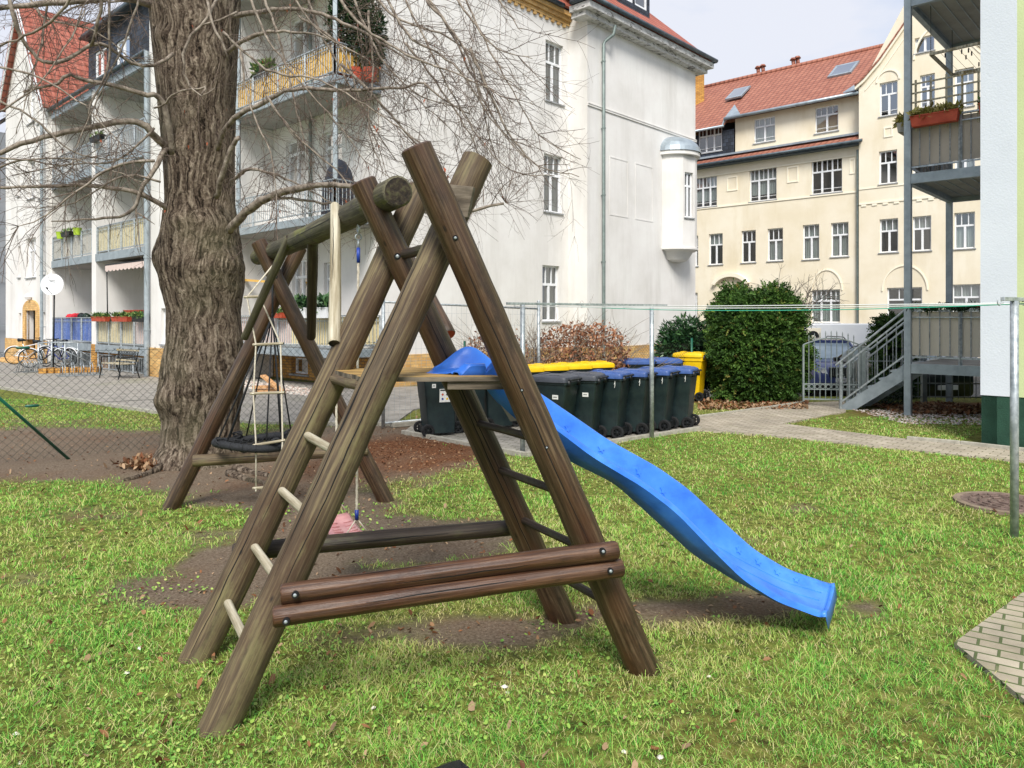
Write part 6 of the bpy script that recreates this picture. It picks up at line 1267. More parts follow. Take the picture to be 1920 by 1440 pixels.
for sgn in (1, -1):
    mirror = lambda s_: s_ if sgn > 0 else 2 * ca - s_
    edge = [(mirror(outl[0][0] + .15), outl[0][1] + .05), (mirror(s1g), z1g + .12), (mirror(sM), zM + .12), (mirror(s2g), z2g + .12), (mirror(ca), zap + .1)]
    mb = MB()
    for (a, b_), (c_, e_) in zip(edge, edge[1:]): mb.prism([FG.p(a, b_ - .16, -.1), FG.p(c_, e_ - .16, -.1), FG.p(c_, e_, -.1), FG.p(a, b_, -.1)], FG.n * .22)
    obj('gable_trim', mb, M['cream_trim'], cb); mb = MB()
    for (a, b_), (c_, e_) in zip(edge, edge[1:]): mb.prism([FG.p(a, b_ + .003, .18), FG.p(c_, e_ + .003, .18), FG.p(c_, e_ + .003, -8), FG.p(a, b_ + .003, -8)], Z * .09)
    obj('roof', mb, M['tile'], cb)
    mb = MB(); e2 = [(mirror(a) if 0 else a, b_ - .55) for a, b_ in edge[1:]]
    for (a, b_), (c_, e_) in zip(e2, e2[1:]): mb.prism([FG.p(a, b_ - .05, -.02), FG.p(c_, e_ - .05, -.02), FG.p(c_, e_ + .03, -.02), FG.p(a, b_ + .03, -.02)], FG.n * .05)
    obj('gable_moulding', mb, M['cream_trim'], cb)
mb = MB(); zq = FG.sz(1665, 378)[1]; mb.fb(FG, s_r, .0, zq - .03, zq + .04, -.02, .04); i = 0
s_ = -.1
while s_ > s_r: mb.fb(FG, s_ - .22, s_, zq - .13, zq - .033, -.02, .035); s_ -= .48
zq = FG.sz(1665, 349)[1]; mb.fb(FG, s_r, .0, zq - .03, zq + .02, -.02, .03); obj('dentil_course', mb, M['cream_trim'], cb)
arch(FG, 1665, 152, 20, 19, .07); moulding(FG, (1657, 1674, 238, 257)); arch(FG, 1696, 545, 42, 46, .06); arch(FG, 1773, 100, 60, 60, .08)
mb = MB(); mb.face([FG.p(.02, -.6), FG.p(.02, -.6, -gd), FG.p(.02, top, -gd), FG.p(.02, top)]); obj('return_wall', mb, M['cream'], cb)
mb = MB(); mb.prism([FC.p(.05, zea + .1, .25), FC.p(.8, zea + .1, .15), FC.p(.05, zea + .9, -.8)], Z * .05); obj('flashing', mb, M['zincroof'], cb)
mb = MB(); mb.fb(FC, s_r, sL, -.6, zea - .7, -2 * RR, -1.6); obj('core', mb, M['cream'], cb)
# ================================================================ GREEN AND WHITE BUILDING at the right
gr_ = thing('green_building', (6.7, 10.68, 0), 'lime green and white rendered building with dark green plinth', 'building')
FR = Fr((6.70, 10.68, 0), -V, -U); zpl = .69; s_w = FR.sz(1907, 700)[0]
mb = MB(); wall(mb, FR, 0, s_w, zpl, 13, [], 0); obj('wall', mb, M['coldwhite'], gr_); mb = MB(); wall(mb, FR, s_w, 9, zpl, 13, [(3.2, 4.4, 1.8, 3.4), (3.2, 4.4, 5.1, 6.7)], .15); obj('wall', mb, [M['lime'], M['dark']], gr_)
for h in ((3.2, 4.4, 1.8, 3.4), (3.2, 4.4, 5.1, 6.7)): window(FR, h, gr_, 2, 0, 1, .1)
mb = MB(); mb.fb(FR, .01, 9, -.2, zpl - .003, -.2, -.012); obj('plinth', mb, M['darkgreen'], gr_)
FRs = Fr((6.70, 10.68, 0), U, V); hr = [(1.4, 2.3, .98, 3.1), (3.2, 4.6, 1.7, 3.1), (3.6, 4.6, 4.5, 6.6), (3.6, 4.6, 7.75, 9.8)]
mb = MB(); wall(mb, FRs, 0, 12, zpl, 13, hr, .15); obj('wall', mb, [M['coldwhite'], M['dark']], gr_); mb = MB(); mb.fb(FRs, 0.012, 12, -.2, zpl - .004, -.2, -.012); obj('plinth', mb, M['darkgreen'], gr_)
for h in hr: window(FRs, h, gr_, 1, 0, 1, .1)
mb = MB(); mb.fb(FRs, .3, 12, 0, 12.9, -8.8, -1.3); mb.fb(FRs, -.2, 12.2, 13.0, 13.3, -9.2, .2); obj('core', mb, M['coldwhite'], gr_)
# steel balcony tower
bt = thing('steel_balcony_tower', (7.32, 13.8, 0), 'galvanised steel balcony tower standing against the white wall', 'balcony')
FT = Fr((7.32, 13.8, 0), -V, -U); Wd, Dp = 1.66, 3.03; zt_ = [.97, 4.46, 7.72]
for i, z in enumerate(zt_):
    mb = MB(); mb.fb(FT, .0, Wd, z - .2, z - .02, -.06, .04); mb.fb(FT, 0, Wd, z - .2, z - .02, -Dp - .04, -Dp + .06); mb.fb(FT, -.04, .06, z - .2, z - .02, -Dp + .06, -.06); bl = obj('balcony_frame', mb, M['zinc'], bt)
    mb = MB(); mb.fb(FT, .06, Wd, z - .1, z - .022, -Dp + .06, -.06); obj('floor_slab', mb, M['dull'], bl)
    mb = MB(); [mb.fb(FT, .07 + j * .2, .07 + j * .2 + .012, z - .112, z - .101, -Dp + .07, -.07) for j in range(8)]; obj('soffit_rib', mb, M['zinc'], bl)
    q0_, q1_, q2_ = FT.p(Wd, z - .02, -.01), FT.p(.03, z - .02, -.01), FT.p(.03, z - .02, -Dp)
    if i == 0: railing(bl, [q0_, q1_], .98, .08, .17, .9, 'steel', 'reed'); railing(bl, [FT.p(.03, z - .02, -1.0), q2_], .98, .08, .17, .9, 'steel', 'reed')
    elif i == 1: railing(bl, [q0_, q1_, q2_], .98, .08, .17, .8, 'steel', 'cloth_tan')
    else: railing(bl, [q0_, q1_, q2_], .98, .08, .17, .8, 'steel')
for s_, d_ in ((0, 0), (0, -Dp), (Wd - .1, -Dp)): mb = MB(); mb.bar(FT.p(s_, -.05, d_), FT.p(s_, 11, d_), .115, .115, up=FT.n); obj('column', mb, M['zinc'], bt, bevel=.004)
# stair
st = thing('steel_stair', FT.p(-1.2, 0, -.5), 'galvanised steel stair with railings leading up to the balcony', 'stairs')
z0s, n_st = .97, 5; run_ = 1.22
for d_ in (-.06, -.98):
    mb = MB(); mb.prism([FT.p(-.03, z0s - .02, d_), FT.p(-run_, .06, d_), FT.p(-run_, -.03, d_), FT.p(-run_ + .22, -.03, d_), FT.p(-.03, z0s - .30, d_)], FT.n * .012); obj('stringer', mb, M['zinc'], st)
for i in range(n_st): z = z0s * (i + 1) / (n_st + 1) ; s_ = -run_ * (1 - (i + 1) / (n_st + 1)) ; mb = MB(); mb.fb(FT, s_ - .12, s_ + .12, z - .04, z, -.975, -.065); obj('tread', mb, M['zinc'], st)
for d_ in (-.03, -1.01):
    mb = MB(); a, b_ = FT.p(-run_, 0, d_), FT.p(-.04, z0s, d_); mb.tube([a + Z * .93 + (a - b_).normalized() * .12, b_ + Z * .98], .021, 8); mb.bar(a + Z * .80, b_ + Z * .85, .03); mb.bar(a + Z * .13, b_ + Z * .14, .03)
    for i in range(8): p = a.lerp(b_, i / 7.0); mb.bar(p + Z * .13, p + Z * .83, .014)
    mb.bar(a - Z * .05, a + Z * .93, .045); mb.bar(b_ - Z * .1, b_ + Z * .98, .045); obj('handrail', mb, M['steel'], st)
# ================================================================ PLANTS
def leafset(name, parent, C_, D, n_, size, wid, m, tint, fold=.0):
    """n pointed leaves: centres C_, directions D, lengths size, widths wid"""
    D = D / np.linalg.norm(D, axis=1)[:, None]; R_ = RNG.normal(0, 1, (n_, 3)); W_ = np.cross(D, R_); W_ /= np.linalg.norm(W_, axis=1)[:, None]
    s = size[:, None]; w_ = wid[:, None]; v = np.stack([C_, C_ + D * s * .45 + W_ * w_, C_ + D * s, C_ + D * s * .45 - W_ * w_], 1).reshape(-1, 3); f = np.arange(n_ * 4).reshape(n_, 4)
    o = fast_mesh(name, v, f, m, np.repeat(np.clip(tint, 0, 1), 4)); o.parent = parent; o.matrix_parent_inverse = parent.matrix_basis.inverted(); return o
def shell(n_, c, h, p=2.6, z0=0.0, lump=.12, seed=1, inner=.72):
    """points near the surface of a lumpy superellipsoid standing on z0"""
    d = RNG.normal(0, 1, (n_, 3)); d /= np.linalg.norm(d, axis=1)[:, None]
    k = (np.abs(d[:, 0]) ** p + np.abs(d[:, 1]) ** p + np.abs(d[:, 2]) ** p) ** (-1 / p); r = k * (inner + (1.03 - inner) * RNG.random(n_) ** .5)
    a = np.arctan2(d[:, 1], d[:, 0]); r = r * (1 + lump * (fbm(a * 2 + 9, d[:, 2] * 3 + 9, 1.6, seed) - .5) * 2)
    q = d * r[:, None]; pos = np.stack([c[0] + q[:, 0] * h[0], c[1] + q[:, 1] * h[1], z0 + h[2] + q[:, 2] * h[2]], 1); return pos, d
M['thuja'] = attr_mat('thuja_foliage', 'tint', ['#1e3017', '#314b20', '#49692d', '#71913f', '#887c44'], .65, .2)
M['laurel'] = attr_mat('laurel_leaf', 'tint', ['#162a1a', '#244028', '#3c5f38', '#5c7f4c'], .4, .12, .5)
M['beech'] = attr_mat('withered_beech_leaf', 'tint', ['#5c382a', '#8c5c42', '#b08062', '#c79e80'], .75, .25)
M['conifer'] = attr_mat('balcony_conifer', 'tint', ['#16261a', '#243a20', '#38552a'], .7, .15)
M['ivy'] = attr_mat('box_plant', 'tint', ['#223c22', '#3d5e2e', '#6c8a4a', '#8f9a5c'], .6, .15)
M['drygrass'] = attr_mat('dried_plant', 'tint', ['#6a5a38', '#9c9a50', '#b5a86a'], .7, .2)
def thuja(c, h, n_, label, group=None, lump=.30, seed=1, name='thuja_hedge'):
    t = thing(name, (c[0], c[1], float(gz(c[0], c[1]))), label, 'hedge', group)
    z0 = float(gz(c[0], c[1])) + .03
    P_, D = shell(n_, c, h, 3.4, z0, lump, seed, .78); k = 8; idx = np.repeat(np.arange(n_), k); j = np.tile(np.arange(k), n_)
    out = D * np.array([1, 1, .35]) + np.array([0, 0, .25]) + RNG.normal(0, .35, D.shape); out /= np.linalg.norm(out, axis=1)[:, None]
    side = np.cross(out, RNG.normal(0, 1, D.shape)); side /= np.linalg.norm(side, axis=1)[:, None]; L_ = RNG.uniform(.10, .25, n_)
    base = P_[idx] + out[idx] * (L_[idx] * j / k)[:, None]; base[:, 2] -= .25 * (L_[idx] * (j / k) ** 2)
    dr_ = out[idx] * .8 + side[idx] * (np.where(j % 2 == 0, 1, -1) * .8)[:, None] + np.array([0, 0, -.15]); s_ = L_[idx] * .45 * (1 - .5 * j / k); lowd = np.clip((h[2] * 2 - P_[:, 2]) / (h[2] * 2), 0, 1)
    tint = .38 + .42 * (fbm(P_[:, 0] * 2 + P_[:, 1], P_[:, 2] * 2, 1.7, seed) - .5) + RNG.normal(0, .10, n_) + (RNG.random(n_) < .05) * .5
    leafset('foliage', t, base, dr_, len(base), s_, s_ * .28, M['thuja'], tint[idx] + RNG.normal(0, .05, len(base)))
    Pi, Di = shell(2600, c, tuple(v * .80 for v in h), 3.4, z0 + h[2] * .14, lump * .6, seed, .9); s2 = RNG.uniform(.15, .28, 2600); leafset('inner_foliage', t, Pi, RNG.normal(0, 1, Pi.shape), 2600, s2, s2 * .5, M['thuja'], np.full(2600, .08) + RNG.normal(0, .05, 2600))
    mb = MB(); rr = random.Random(seed)
    for i in range(5): x = c[0] + rr.uniform(-.6, .6) * h[0]; y = c[1] + rr.uniform(-.3, .3) * h[1]; mb.tube([Vector((x, y, z0 - .1)), Vector((x + .03, y, z0 + h[2])), Vector((x, y, z0 + h[2] * 1.7))], [.035, .028, .012], 7)
    obj('trunk', mb, M['twig'], t, True); return t
thuja((5.33, 16.35), (.90, .7, 1.08), 9000, 'large green thuja hedge block beside the garden path', seed=3)
thuja((5.66, 16.2), (.42, .45, 1.16), 2600, 'slightly taller thuja at the right end of the hedge block', seed=4, name='thuja_tree'); thuja((4.98, 16.8), (.38, .4, 1.18), 2200, 'pointed thuja top at the left end of the hedge block', seed=5, name='thuja_tree')
thuja((8.68, 16.9), (.36, .35, .85), 2200, 'dark thuja hedge seen through the stair railing', seed=6)
lt = thing('laurel_bush', (4.1, 17.6, 0), 'dark glossy long-leaved laurel bush behind the yellow bin', 'bush')
P_, D = shell(5200, (4.1, 17.6), (.66, .6, .86), 2.4, 0, .2, 7, .6); d_ = D * .8 + RNG.normal(0, .4, D.shape) + np.array([0, 0, -.25]); s_ = RNG.uniform(.10, .19, 5200); leafset('foliage', lt, P_, d_, 5200, s_, s_ * .13, M['laurel'], RNG.normal(.45, .22, 5200))
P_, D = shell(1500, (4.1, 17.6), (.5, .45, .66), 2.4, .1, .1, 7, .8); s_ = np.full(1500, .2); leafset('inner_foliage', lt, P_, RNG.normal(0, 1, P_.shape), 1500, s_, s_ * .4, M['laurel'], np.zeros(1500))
for (cx_, cy_, hx_, hz_, n_, lab, sd) in ((-.28, 14.3, .62, .76, 2600, 'smaller withered brown beech hedge left of the mesh gate post', 8), (1.38, 14.55, .88, .84, 5200, 'wide withered brown beech hedge behind the yellow lids', 9)):
    bt_ = thing('beech_hedge', (cx_, cy_, 0), lab, 'hedge', 'brown beech hedges'); P_, D = shell(n_, (cx_, cy_), (hx_, .42, hz_), 3.2, 0, .16, sd, .45); d_ = RNG.normal(0, 1, D.shape) + np.array([0, 0, -.6]); s_ = RNG.uniform(.05, .095, n_)
    leafset('foliage', bt_, P_, d_, n_, s_, s_ * .27, M['beech'], RNG.normal(.5, .28, n_)); mb = MB()
    for i in range(int(26 * hx_ / .6)): x = cx_ + rt_.uniform(-.9, .9) * hx_; grow(mb, Vector((x, cy_ + rt_.uniform(-.25, .25), 0)), Vector((rt_.uniform(-.2, .2), rt_.uniform(-.2, .2), 1)), hz_ * 1.95, .010, 1, 0)
    obj('branches', mb, M['twig'], bt_, True)
bs = thing('bare_shrub', (7.0, 18.6, -.2), 'leafless brown shrub showing its fan of twigs above the thuja hedge', 'shrub'); mb = MB()
mb.tube([Vector((7.0, 18.6, -.3)), Vector((7.02, 18.6, .6)), Vector((7.0, 18.6, 1.55))], [.07, .06, .045], 8)
for i in range(24): a = rt_.uniform(-1.15, 1.15); grow(mb, Vector((7.0, 18.6, 1.45)), Vector((math.sin(a) * .9, rt_.uniform(-.5, .5), 1.0)), rt_.uniform(.8, 1.45), .016, 2, 0)
obj('branches', mb, M['twig'], bs, True)
sb2 = thing('low_shrub', (7.75, 15.4, 0), 'dark low shrub growing under the steel stair', 'shrub'); P_, D = shell(2600, (7.75, 15.4), (.5, .35, .30), 2.4, 0, .2, 12, .4); s_ = RNG.uniform(.03, .07, 2600); leafset('foliage', sb2, P_, D + RNG.normal(0, .6, D.shape), 2600, s_, s_ * .3, M['laurel'], RNG.normal(.25, .2, 2600))
# ================================================================ GATE AND STREET FENCE
M['irongrey'] = mat('grey_painted_iron', ['#6d7776', '#87908e'], 8, rough=.5, bump=.05)
gg = thing('garden_gate', (6.0, 15.1, 0), 'grey iron garden gate with arched top and a row of rings', 'gate'); ga0, ga1 = Vector((5.93, 15.2, 0)), Vector((6.98, 15.0, 0)); gl = (ga1 - ga0); topz = lambda t: 1.16 + .22 * math.sin(math.pi * (t * .75 + .12))
mb = MB(); pts = [ga0 + gl * t + Z * topz(t) for t in [i / 16 for i in range(17)]]; mb.tube(pts, .014, 6); mb.bar(ga0 + Z * .14, ga1 + Z * .14, .03); mb.bar(ga0 + Z * .34, ga1 + Z * .34, .018); mb.bar(ga0 + Z * .45, ga1 + Z * .45, .018); mb.bar(ga0 + Z * .1, ga0 + Z * topz(0), .035); mb.bar(ga1 + Z * .1, ga1 + Z * topz(1), .035); obj('gate_frame', mb, M['irongrey'], gg)
for i in range(1, 10): t = i / 10; p = ga0 + gl * t; mb = MB(); mb.tube([p + Z * .14, p + Z * (topz(t) + .10)], .009, 6); mb.tube([p + Z * (topz(t) + .10), p + Z * (topz(t) + .16)], [.014, .001], 6); obj('bar', mb, M['irongrey'], gg)
mb = MB(); [mb.torus(ga0 + gl * ((i + .5) / 10) + Z * .395, .040, .007, gl.cross(Z), 14, 5) for i in range(10)]; [mb.torus(ga0 + gl * (.62 + .1 * i) + Z * .62, .03, .007, gl.cross(Z), 12, 5, 4.6, i * 1.5) for i in range(3)]; obj('ring_row', mb, M['irongrey'], gg, True)
for p, nm in ((ga1 + gl * .06, 'post'),): mb = MB(); mb.bar(p - Z * .1, p + Z * 1.2, .08); mb.prism([p + Z * 1.2 + Vector((x_, y_, 0)) for x_, y_ in ((-.05, -.05), (.05, -.05), (.05, .05), (-.05, .05))], Z * .02); obj(nm, mb, M['irongrey'], gg)
sf = thing('iron_fence', (7.1, 15.7, 0), 'low grey iron bar fence running behind the steel balcony', 'fence'); a, b_ = Vector((7.12, 15.75, 0)), Vector((11.6, 15.35, 0)); mb = MB(); [mb.bar(a + Z * z, b_ + Z * z, .025) for z in (.14, .42, .88)]; k = 40
for i in range(k): p = a.lerp(b_, i / (k - 1)); mb.tube([p + Z * .1, p + Z * 1.0], .008, 5)
obj('railing', mb, M['irongrey'], sf)
for i in range(4): p = a.lerp(b_, i / 3 + .0) ; mb = MB(); mb.bar(p - Z * .1, p + Z * 1.1, .09); obj('post', mb, M['irongrey'], sf)
# ================================================================ VEHICLES
def loftrings(mb, rings):
    n_ = len(rings[0]); mb.idx([p for r in rings for p in r], [(i * n_ + j, i * n_ + (j + 1) % n_, (i + 1) * n_ + (j + 1) % n_, (i + 1) * n_ + j) for i in range(len(rings) - 1) for j in range(n_)] + [tuple(range(n_))[::-1], tuple((len(rings) - 1) * n_ + j for j in range(n_))])
def rring(y, hw, z0, z1, c=.12, n_=4):
    out = []
    for sx, sz_, a0 in ((1, 1, 0), (-1, 1, 90), (-1, -1, 180), (1, -1, 270)):
        for k in range(n_): a = math.radians(a0 + k * 90 / (n_ - 1)); out.append((sx * (hw - c) + c * math.cos(a), y, (z1 - c if sz_ > 0 else z0 + c) + c * math.sin(a)))
    return out
def paint(name, col): m = mat(name, [col, col], 3, rough=.3, bump=0, coat=.8); return m
def make_car(paintm, label, front=True, plate=None, hgt=1.55):
    r = thing('parked_car', (0, 0, 0), label, 'car'); L2, w2 = 2.1, .89
    st_ = [(-2.12, .70, .30, .62), (-2.06, .80, .22, .78), (-1.9, .86, .2, .88), (-1.5, .89, .2, .96), (-1.0, .89, .2, 1.02), (.0, .89, .2, 1.03), (1.4, .89, .2, 1.05), (1.9, .87, .22, 1.05), (2.08, .82, .26, .98), (2.12, .76, .32, .9)]
    mb = MB(); loftrings(mb, [rring(y, h_, a, b_, .10) for y, h_, a, b_ in st_]); obj('body', mb, paintm, r, 'auto')
    mb = MB(); cab = [(-1.05, .80, 1.00, 1.02), (-.75, .76, 1.0, 1.22), (-.35, .70, 1.0, hgt - .06), (.2, .68, 1.0, hgt - .02), (1.2, .68, 1.0, hgt - .03), (1.75, .70, 1.0, hgt - .12), (2.0, .76, 1.0, 1.08)]; loftrings(mb, [rring(y, h_, a - .05, max(b_, a + .03), .03) for y, h_, a, b_ in cab]); obj('windows', mb, M['carglass'], r, 'auto')
    mb = MB(); loftrings(mb, [rring(y, h_, a, b_, .02) for y, h_, a, b_ in ((-.42, .60, hgt - .10, hgt - .02), (-.2, .66, hgt - .06, hgt + .015), (1.2, .66, hgt - .07, hgt + .01), (1.7, .62, hgt - .12, hgt - .06))]); obj('roof', mb, paintm, r, 'auto')
    for s in (-1, 1):
        mb = MB(); mb.bar(Vector((s * .80, -1.0, 1.0)), Vector((s * .64, -.38, hgt - .05)), .05); mb.bar(Vector((s * .73, .55, 1.0)), Vector((s * .68, .55, hgt - .04)), .05); obj('pillar', mb, paintm, r)
        mb = MB(); mb.tube([(s * .60, -.25, hgt + .01), (s * .60, -.1, hgt + .06), (s * .60, 1.4, hgt + .05), (s * .60, 1.55, hgt)], .014, 6); obj('roof_rail', mb, M['black'], r)
        mb = MB(); loftrings(mb, [[(s * 1.0 + x_, -.72 + y_, 1.04 + z_) for x_, z_ in ((-.10, -.05), (.08, -.06), (.09, .05), (-.08, .06))] for y_ in (0, .07)]); mb.bar(Vector((s * .86, -.68, .98)), Vector((s * .95, -.68, 1.02)), .03); obj('mirror', mb, paintm, r, bevel=.01)
        mb = MB()
        if front:
            mb.prism([(s * .46, -2.10, .66), (s * .82, -1.98, .70), (s * .86, -1.86, .84), (s * .50, -2.03, .82)], (0, -.03, 0)); mb.mi = 1; mb.lathe((s * .58, -2.115, .74), [(.06, 0), (.05, -.012), (0, -.014)], 14, Matrix.Rotation(math.pi / 2, 3, 'X')); obj('headlight', mb, [M['lampglass'], M['frame']], r)
        mb = MB(); mb.prism([(s * .50, 2.10, .84), (s * .82, 2.04, .82), (s * .84, 2.0, .98), (s * .56, 2.08, .98)], (0, .03, 0)); obj('tail_light', mb, M['redglass'], r)
        for y in (-1.35, 1.30):
            mb = MB(); ry = Matrix.Rotation(math.pi / 2, 3, 'Y'); mb.lathe((s * .80, y, .32), [(.20, -.10), (.29, -.11), (.32, -.08), (.32, .08), (.29, .11), (.20, .105)], 24, ry); mb.mi = 1; mb.lathe((s * .80, y, .32), [(0, .09 * s), (.06, .085 * s), (.19, .10 * s), (.20, .07 * s)], 24, ry); obj('wheel', mb, [M['tyre'], M['steel']], r, 'auto')
    mb = MB(); mb.box((-.42, -2.16, .58), (.42, -2.10, .82)); 
    for i in range(15): x = -.39 + i * .0557; mb.mi = 1; mb.box((x - .005, -2.175, .60), (x + .005, -2.161, .80))
    mb.box((-.45, -2.172, .82), (.45, -2.12, .85)); obj('grille', mb, [M['black'], M['steel']], r)
    mb = MB(); mb.box((-.78, -2.14, .26), (.78, -2.07, .42)); obj('bumper_intake', mb, M['black'], r, bevel=.02)
    mb = MB(); yp = -2.185 if front else 2.15; mb.box((-.26, yp - .008, .44), (.26, yp + .06, .55)); pl = obj('number_plate', mb, M['frame'], r)
    if plate:
        cu_ = bpy.data.curves.new('plate_text', 'FONT'); cu_.body = plate; cu_.size = .105; cu_.align_x = 'CENTER'; cu_.align_y = 'CENTER'; cu_.extrude = .002; cu_.space_character = 1.08; to = bpy.data.objects.new('t', cu_); S.collection.objects.link(to)
        bpy.context.view_layer.update(); me = bpy.data.meshes.new_from_object(to.evaluated_get(bpy.context.evaluated_depsgraph_get())); bpy.data.objects.remove(to); me.materials.clear(); me.materials.append(M['black']); o = bpy.data.objects.new('plate_lettering', me); S.collection.objects.link(o); o.parent = pl; o.location = (0, yp - .011, .495); o.rotation_euler = (math.pi / 2, 0, 0)
    mb = MB(); mb.bar(Vector((-.5, -1.02, 1.03)), Vector((.1, -.86, 1.14)), .015); obj('wiper', mb, M['black'], r); return r
M['carglass'] = mat('sky_pale_car_glass', ['#8fa0aa', '#a9b8c0'], 2, rough=.06, bump=0, spec=1); M['lampglass'] = mat('lamp_glass', ['#9aa4aa', '#c4ccd0'], 9, rough=.1, bump=0, spec=1); M['redglass'] = mat('red_lamp_glass', ['#a01218', '#c01a20'], 9, rough=.2, bump=0)  # vehicle glass: pale base colour stands in for the sky's reflection
car = make_car(paint('dark_blue_paint', '#3c4878'), 'dark blue car parked nose-on behind the garden gate', True, 'L:EH 1017'); car.location = (9.24, 22.3, -.395); car.rotation_euler = (0, 0, math.radians(-6))
car2 = make_car(paint('black_paint', '#15171c'), 'black car parked tail-on behind the steel balcony', False, None, 1.45); car2.location = (10.1, 20.2, -.395); car2.rotation_euler = (0, 0, math.radians(180 + 12))
vn = thing('van', (14, 27, -.4), 'white panel van parked side-on behind the blue car', 'van'); FV = Fr((10.35, 26.6, 0), Vector((.985, -.17, 0)).normalized(), Vector((-.17, -.985, 0)).normalized()); FV.n = Vector((-FV.u.y, FV.u.x, 0)) * -1
vz = lambda z: z - .4
prof = [(0, .35), (0, 1.75), (.10, 1.92), (.4, 1.98), (4.0, 1.98), (4.4, 1.9), (4.95, 1.25), (5.6, 1.05), (5.75, .8), (5.75, .35)]
mb = MB(); mb.prism([FV.p(s_, vz(z_), 0) for s_, z_ in prof], FV.n * -1.75); M['vanwhite'] = mat('white_van_paint', ['#e2e5e9', '#eceef0'], 2, rough=.3, bump=0, coat=.6); obj('body', mb, M['vanwhite'], vn, bevel=.04)
mb = MB(); mb.fb(FV, 4.05, 4.75, vz(1.15), vz(1.7), .0, .012); obj('side_window', mb, M['carglass'], vn); mb = MB(); mb.fb(FV, .05, 5.7, vz(.75), vz(.80), 0, .02); mb.fb(FV, 2.3, 2.31, vz(.5), vz(1.9), 0, .012); obj('side_trim', mb, M['sill'], vn)
for s_ in (.95, 4.75):
    mb = MB(); ax_ = FV.n.to_track_quat('Z', 'Y').to_matrix(); mb.lathe(FV.p(s_, vz(.34), -.08), [(.2, -.1), (.30, -.1), (.34, -.07), (.34, .07), (.30, .1), (.2, .09), (0, .07)], 24, ax_); obj('wheel', mb, M['tyre'], vn, 'auto')
mb = MB(); mb.fb(FV, .12, .62, vz(1.15), vz(1.82), 0, .015); mb.mi = 1; c = FV.p(.36, vz(1.52), .018); ax_ = FV.n.to_track_quat('Z', 'Y').to_matrix(); mb.lathe(c, [(.20, 0), (0, .004)], 20, ax_); mb.lathe(c - Z * .2, [(.17, 0), (0, .003)], 16, ax_); mb.mi = 0; mb.lathe(c - Z * .04 + FV.n * .004, [(.085, 0), (0, .003)], 16, ax_); obj('side_picture', mb, [M['cream_trim'], M['black']], vn)
# ================================================================ COURTYARD THINGS
def atg(px, py, z=0): return G(px, py, z)
bp_ = atg(222, 709); bx = Vector((.80, -.60, 0)).normalized(); by = Vector((.60, .80, 0)).normalized()      # bench
bn = thing('garden_bench', bp_, 'slatted garden bench with ornate cast back on black iron legs', 'bench'); bq = lambda a, b_, z: bp_ + bx * a + by * b_ + Z * z
for i in range(5): mb = MB(); mb.bar(bq(-.6, -.2 + i * .09, .44), bq(.6, -.2 + i * .09, .44), .07, .025); obj('seat_slat', mb, M['log_pale'], bn)
mb = MB(); mb.bar(bq(-.6, .24, .82), bq(.6, .30, .82) * 1, .025, .06); mb.bar(bq(-.6, .22, .52), bq(.6, .28, .52), .025, .05); obj('back_rail', mb, M['log_pale'], bn)
mb = MB()
for i in range(11):
    for j in range(3): mb.torus(bq(-.5 + i * .1, .25, .58 + j * .085), .042, .010, by, 10, 4)
obj('ornate_back', mb, M['black'], bn)
for s_ in (-.58, .58):
    mb = MB(); mb.tube([bq(s_, -.28, 0), bq(s_, -.22, .25), bq(s_, -.24, .45), bq(s_, -.22, .62), bq(s_, .2, .64)], .018, 6); mb.tube([bq(s_, .34, 0), bq(s_, .24, .3), bq(s_, .22, .45), bq(s_, .32, .88)], .018, 6); mb.tube([bq(s_, -.23, .43), bq(s_, .23, .43)], .015, 6); obj('side_frame', mb, M['black'], bn)
def bicycle(loc, ang, label, fcol):
    r = thing('bicycle', loc, label, 'bicycle', 'bicycles by the stair railing'); Rm = Matrix.Rotation(ang, 3, 'Z'); q = lambda x, z, y=0: Vector(loc) + Rm @ Vector((x, y, z)); ax = Rm @ Vector((0, 1, 0))
    for x in (-.52, .52):
        mb = MB(); mb.torus(q(x, .34), .325, .018, ax, 32, 6); mb.mi = 1; [mb.tube([q(x, .34), q(x + .32 * math.cos(k * .5236), .34 + .32 * math.sin(k * .5236))], .002, 3) for k in range(12)]; mb.tube([q(x, .34, -.04), q(x, .34, .04)], .02, 8); obj('wheel', mb, [M['tyre'], M['steel']], r, True)
    mb = MB(); bb, sp_, hd_, hb2 = q(-.08, .28), q(-.24, .78), q(.34, .80), q(.37, .66)
    for a, b_ in ((bb, sp_), (bb, hb2), (sp_.lerp(bb, .2), hd_), (bb, q(-.52, .34)), (sp_.lerp(bb, .2), q(-.52, .34)), (hb2, q(.52, .34)), (hd_, hb2)): mb.tube([a, b_], .016, 8)
    obj('bicycle_frame', mb, fcol, r, True); mb = MB(); mb.tube([sp_, q(-.26, .90)], .013, 6); mb.tube([q(-.40, .93), q(-.26, .94), q(-.12, .92)], [.07, .06, .02], 8); obj('saddle', mb, M['black'], r, True)
    mb = MB(); mb.tube([hd_, q(.33, .98)], .014, 6); mb.tube([q(.22, 1.02, -.28), q(.33, 1.0, -.1), q(.33, 1.0, .1), q(.22, 1.02, .28)], .014, 6); obj('handlebar', mb, M['black'], r, True)
    mb = MB(); mb.torus(bb, .09, .008, ax, 18, 4); mb.tube([bb, q(-.0, .14)], .01, 5); obj('crank', mb, M['black'], r); mb = MB(); mb.torus(q(-.52, .34), .36, .02, ax, 14, 4, 2.6, .3); mb.torus(q(.52, .34), .36, .02, ax, 14, 4, 1.9, .8); obj('mudguard', mb, M['frame'], r, True)
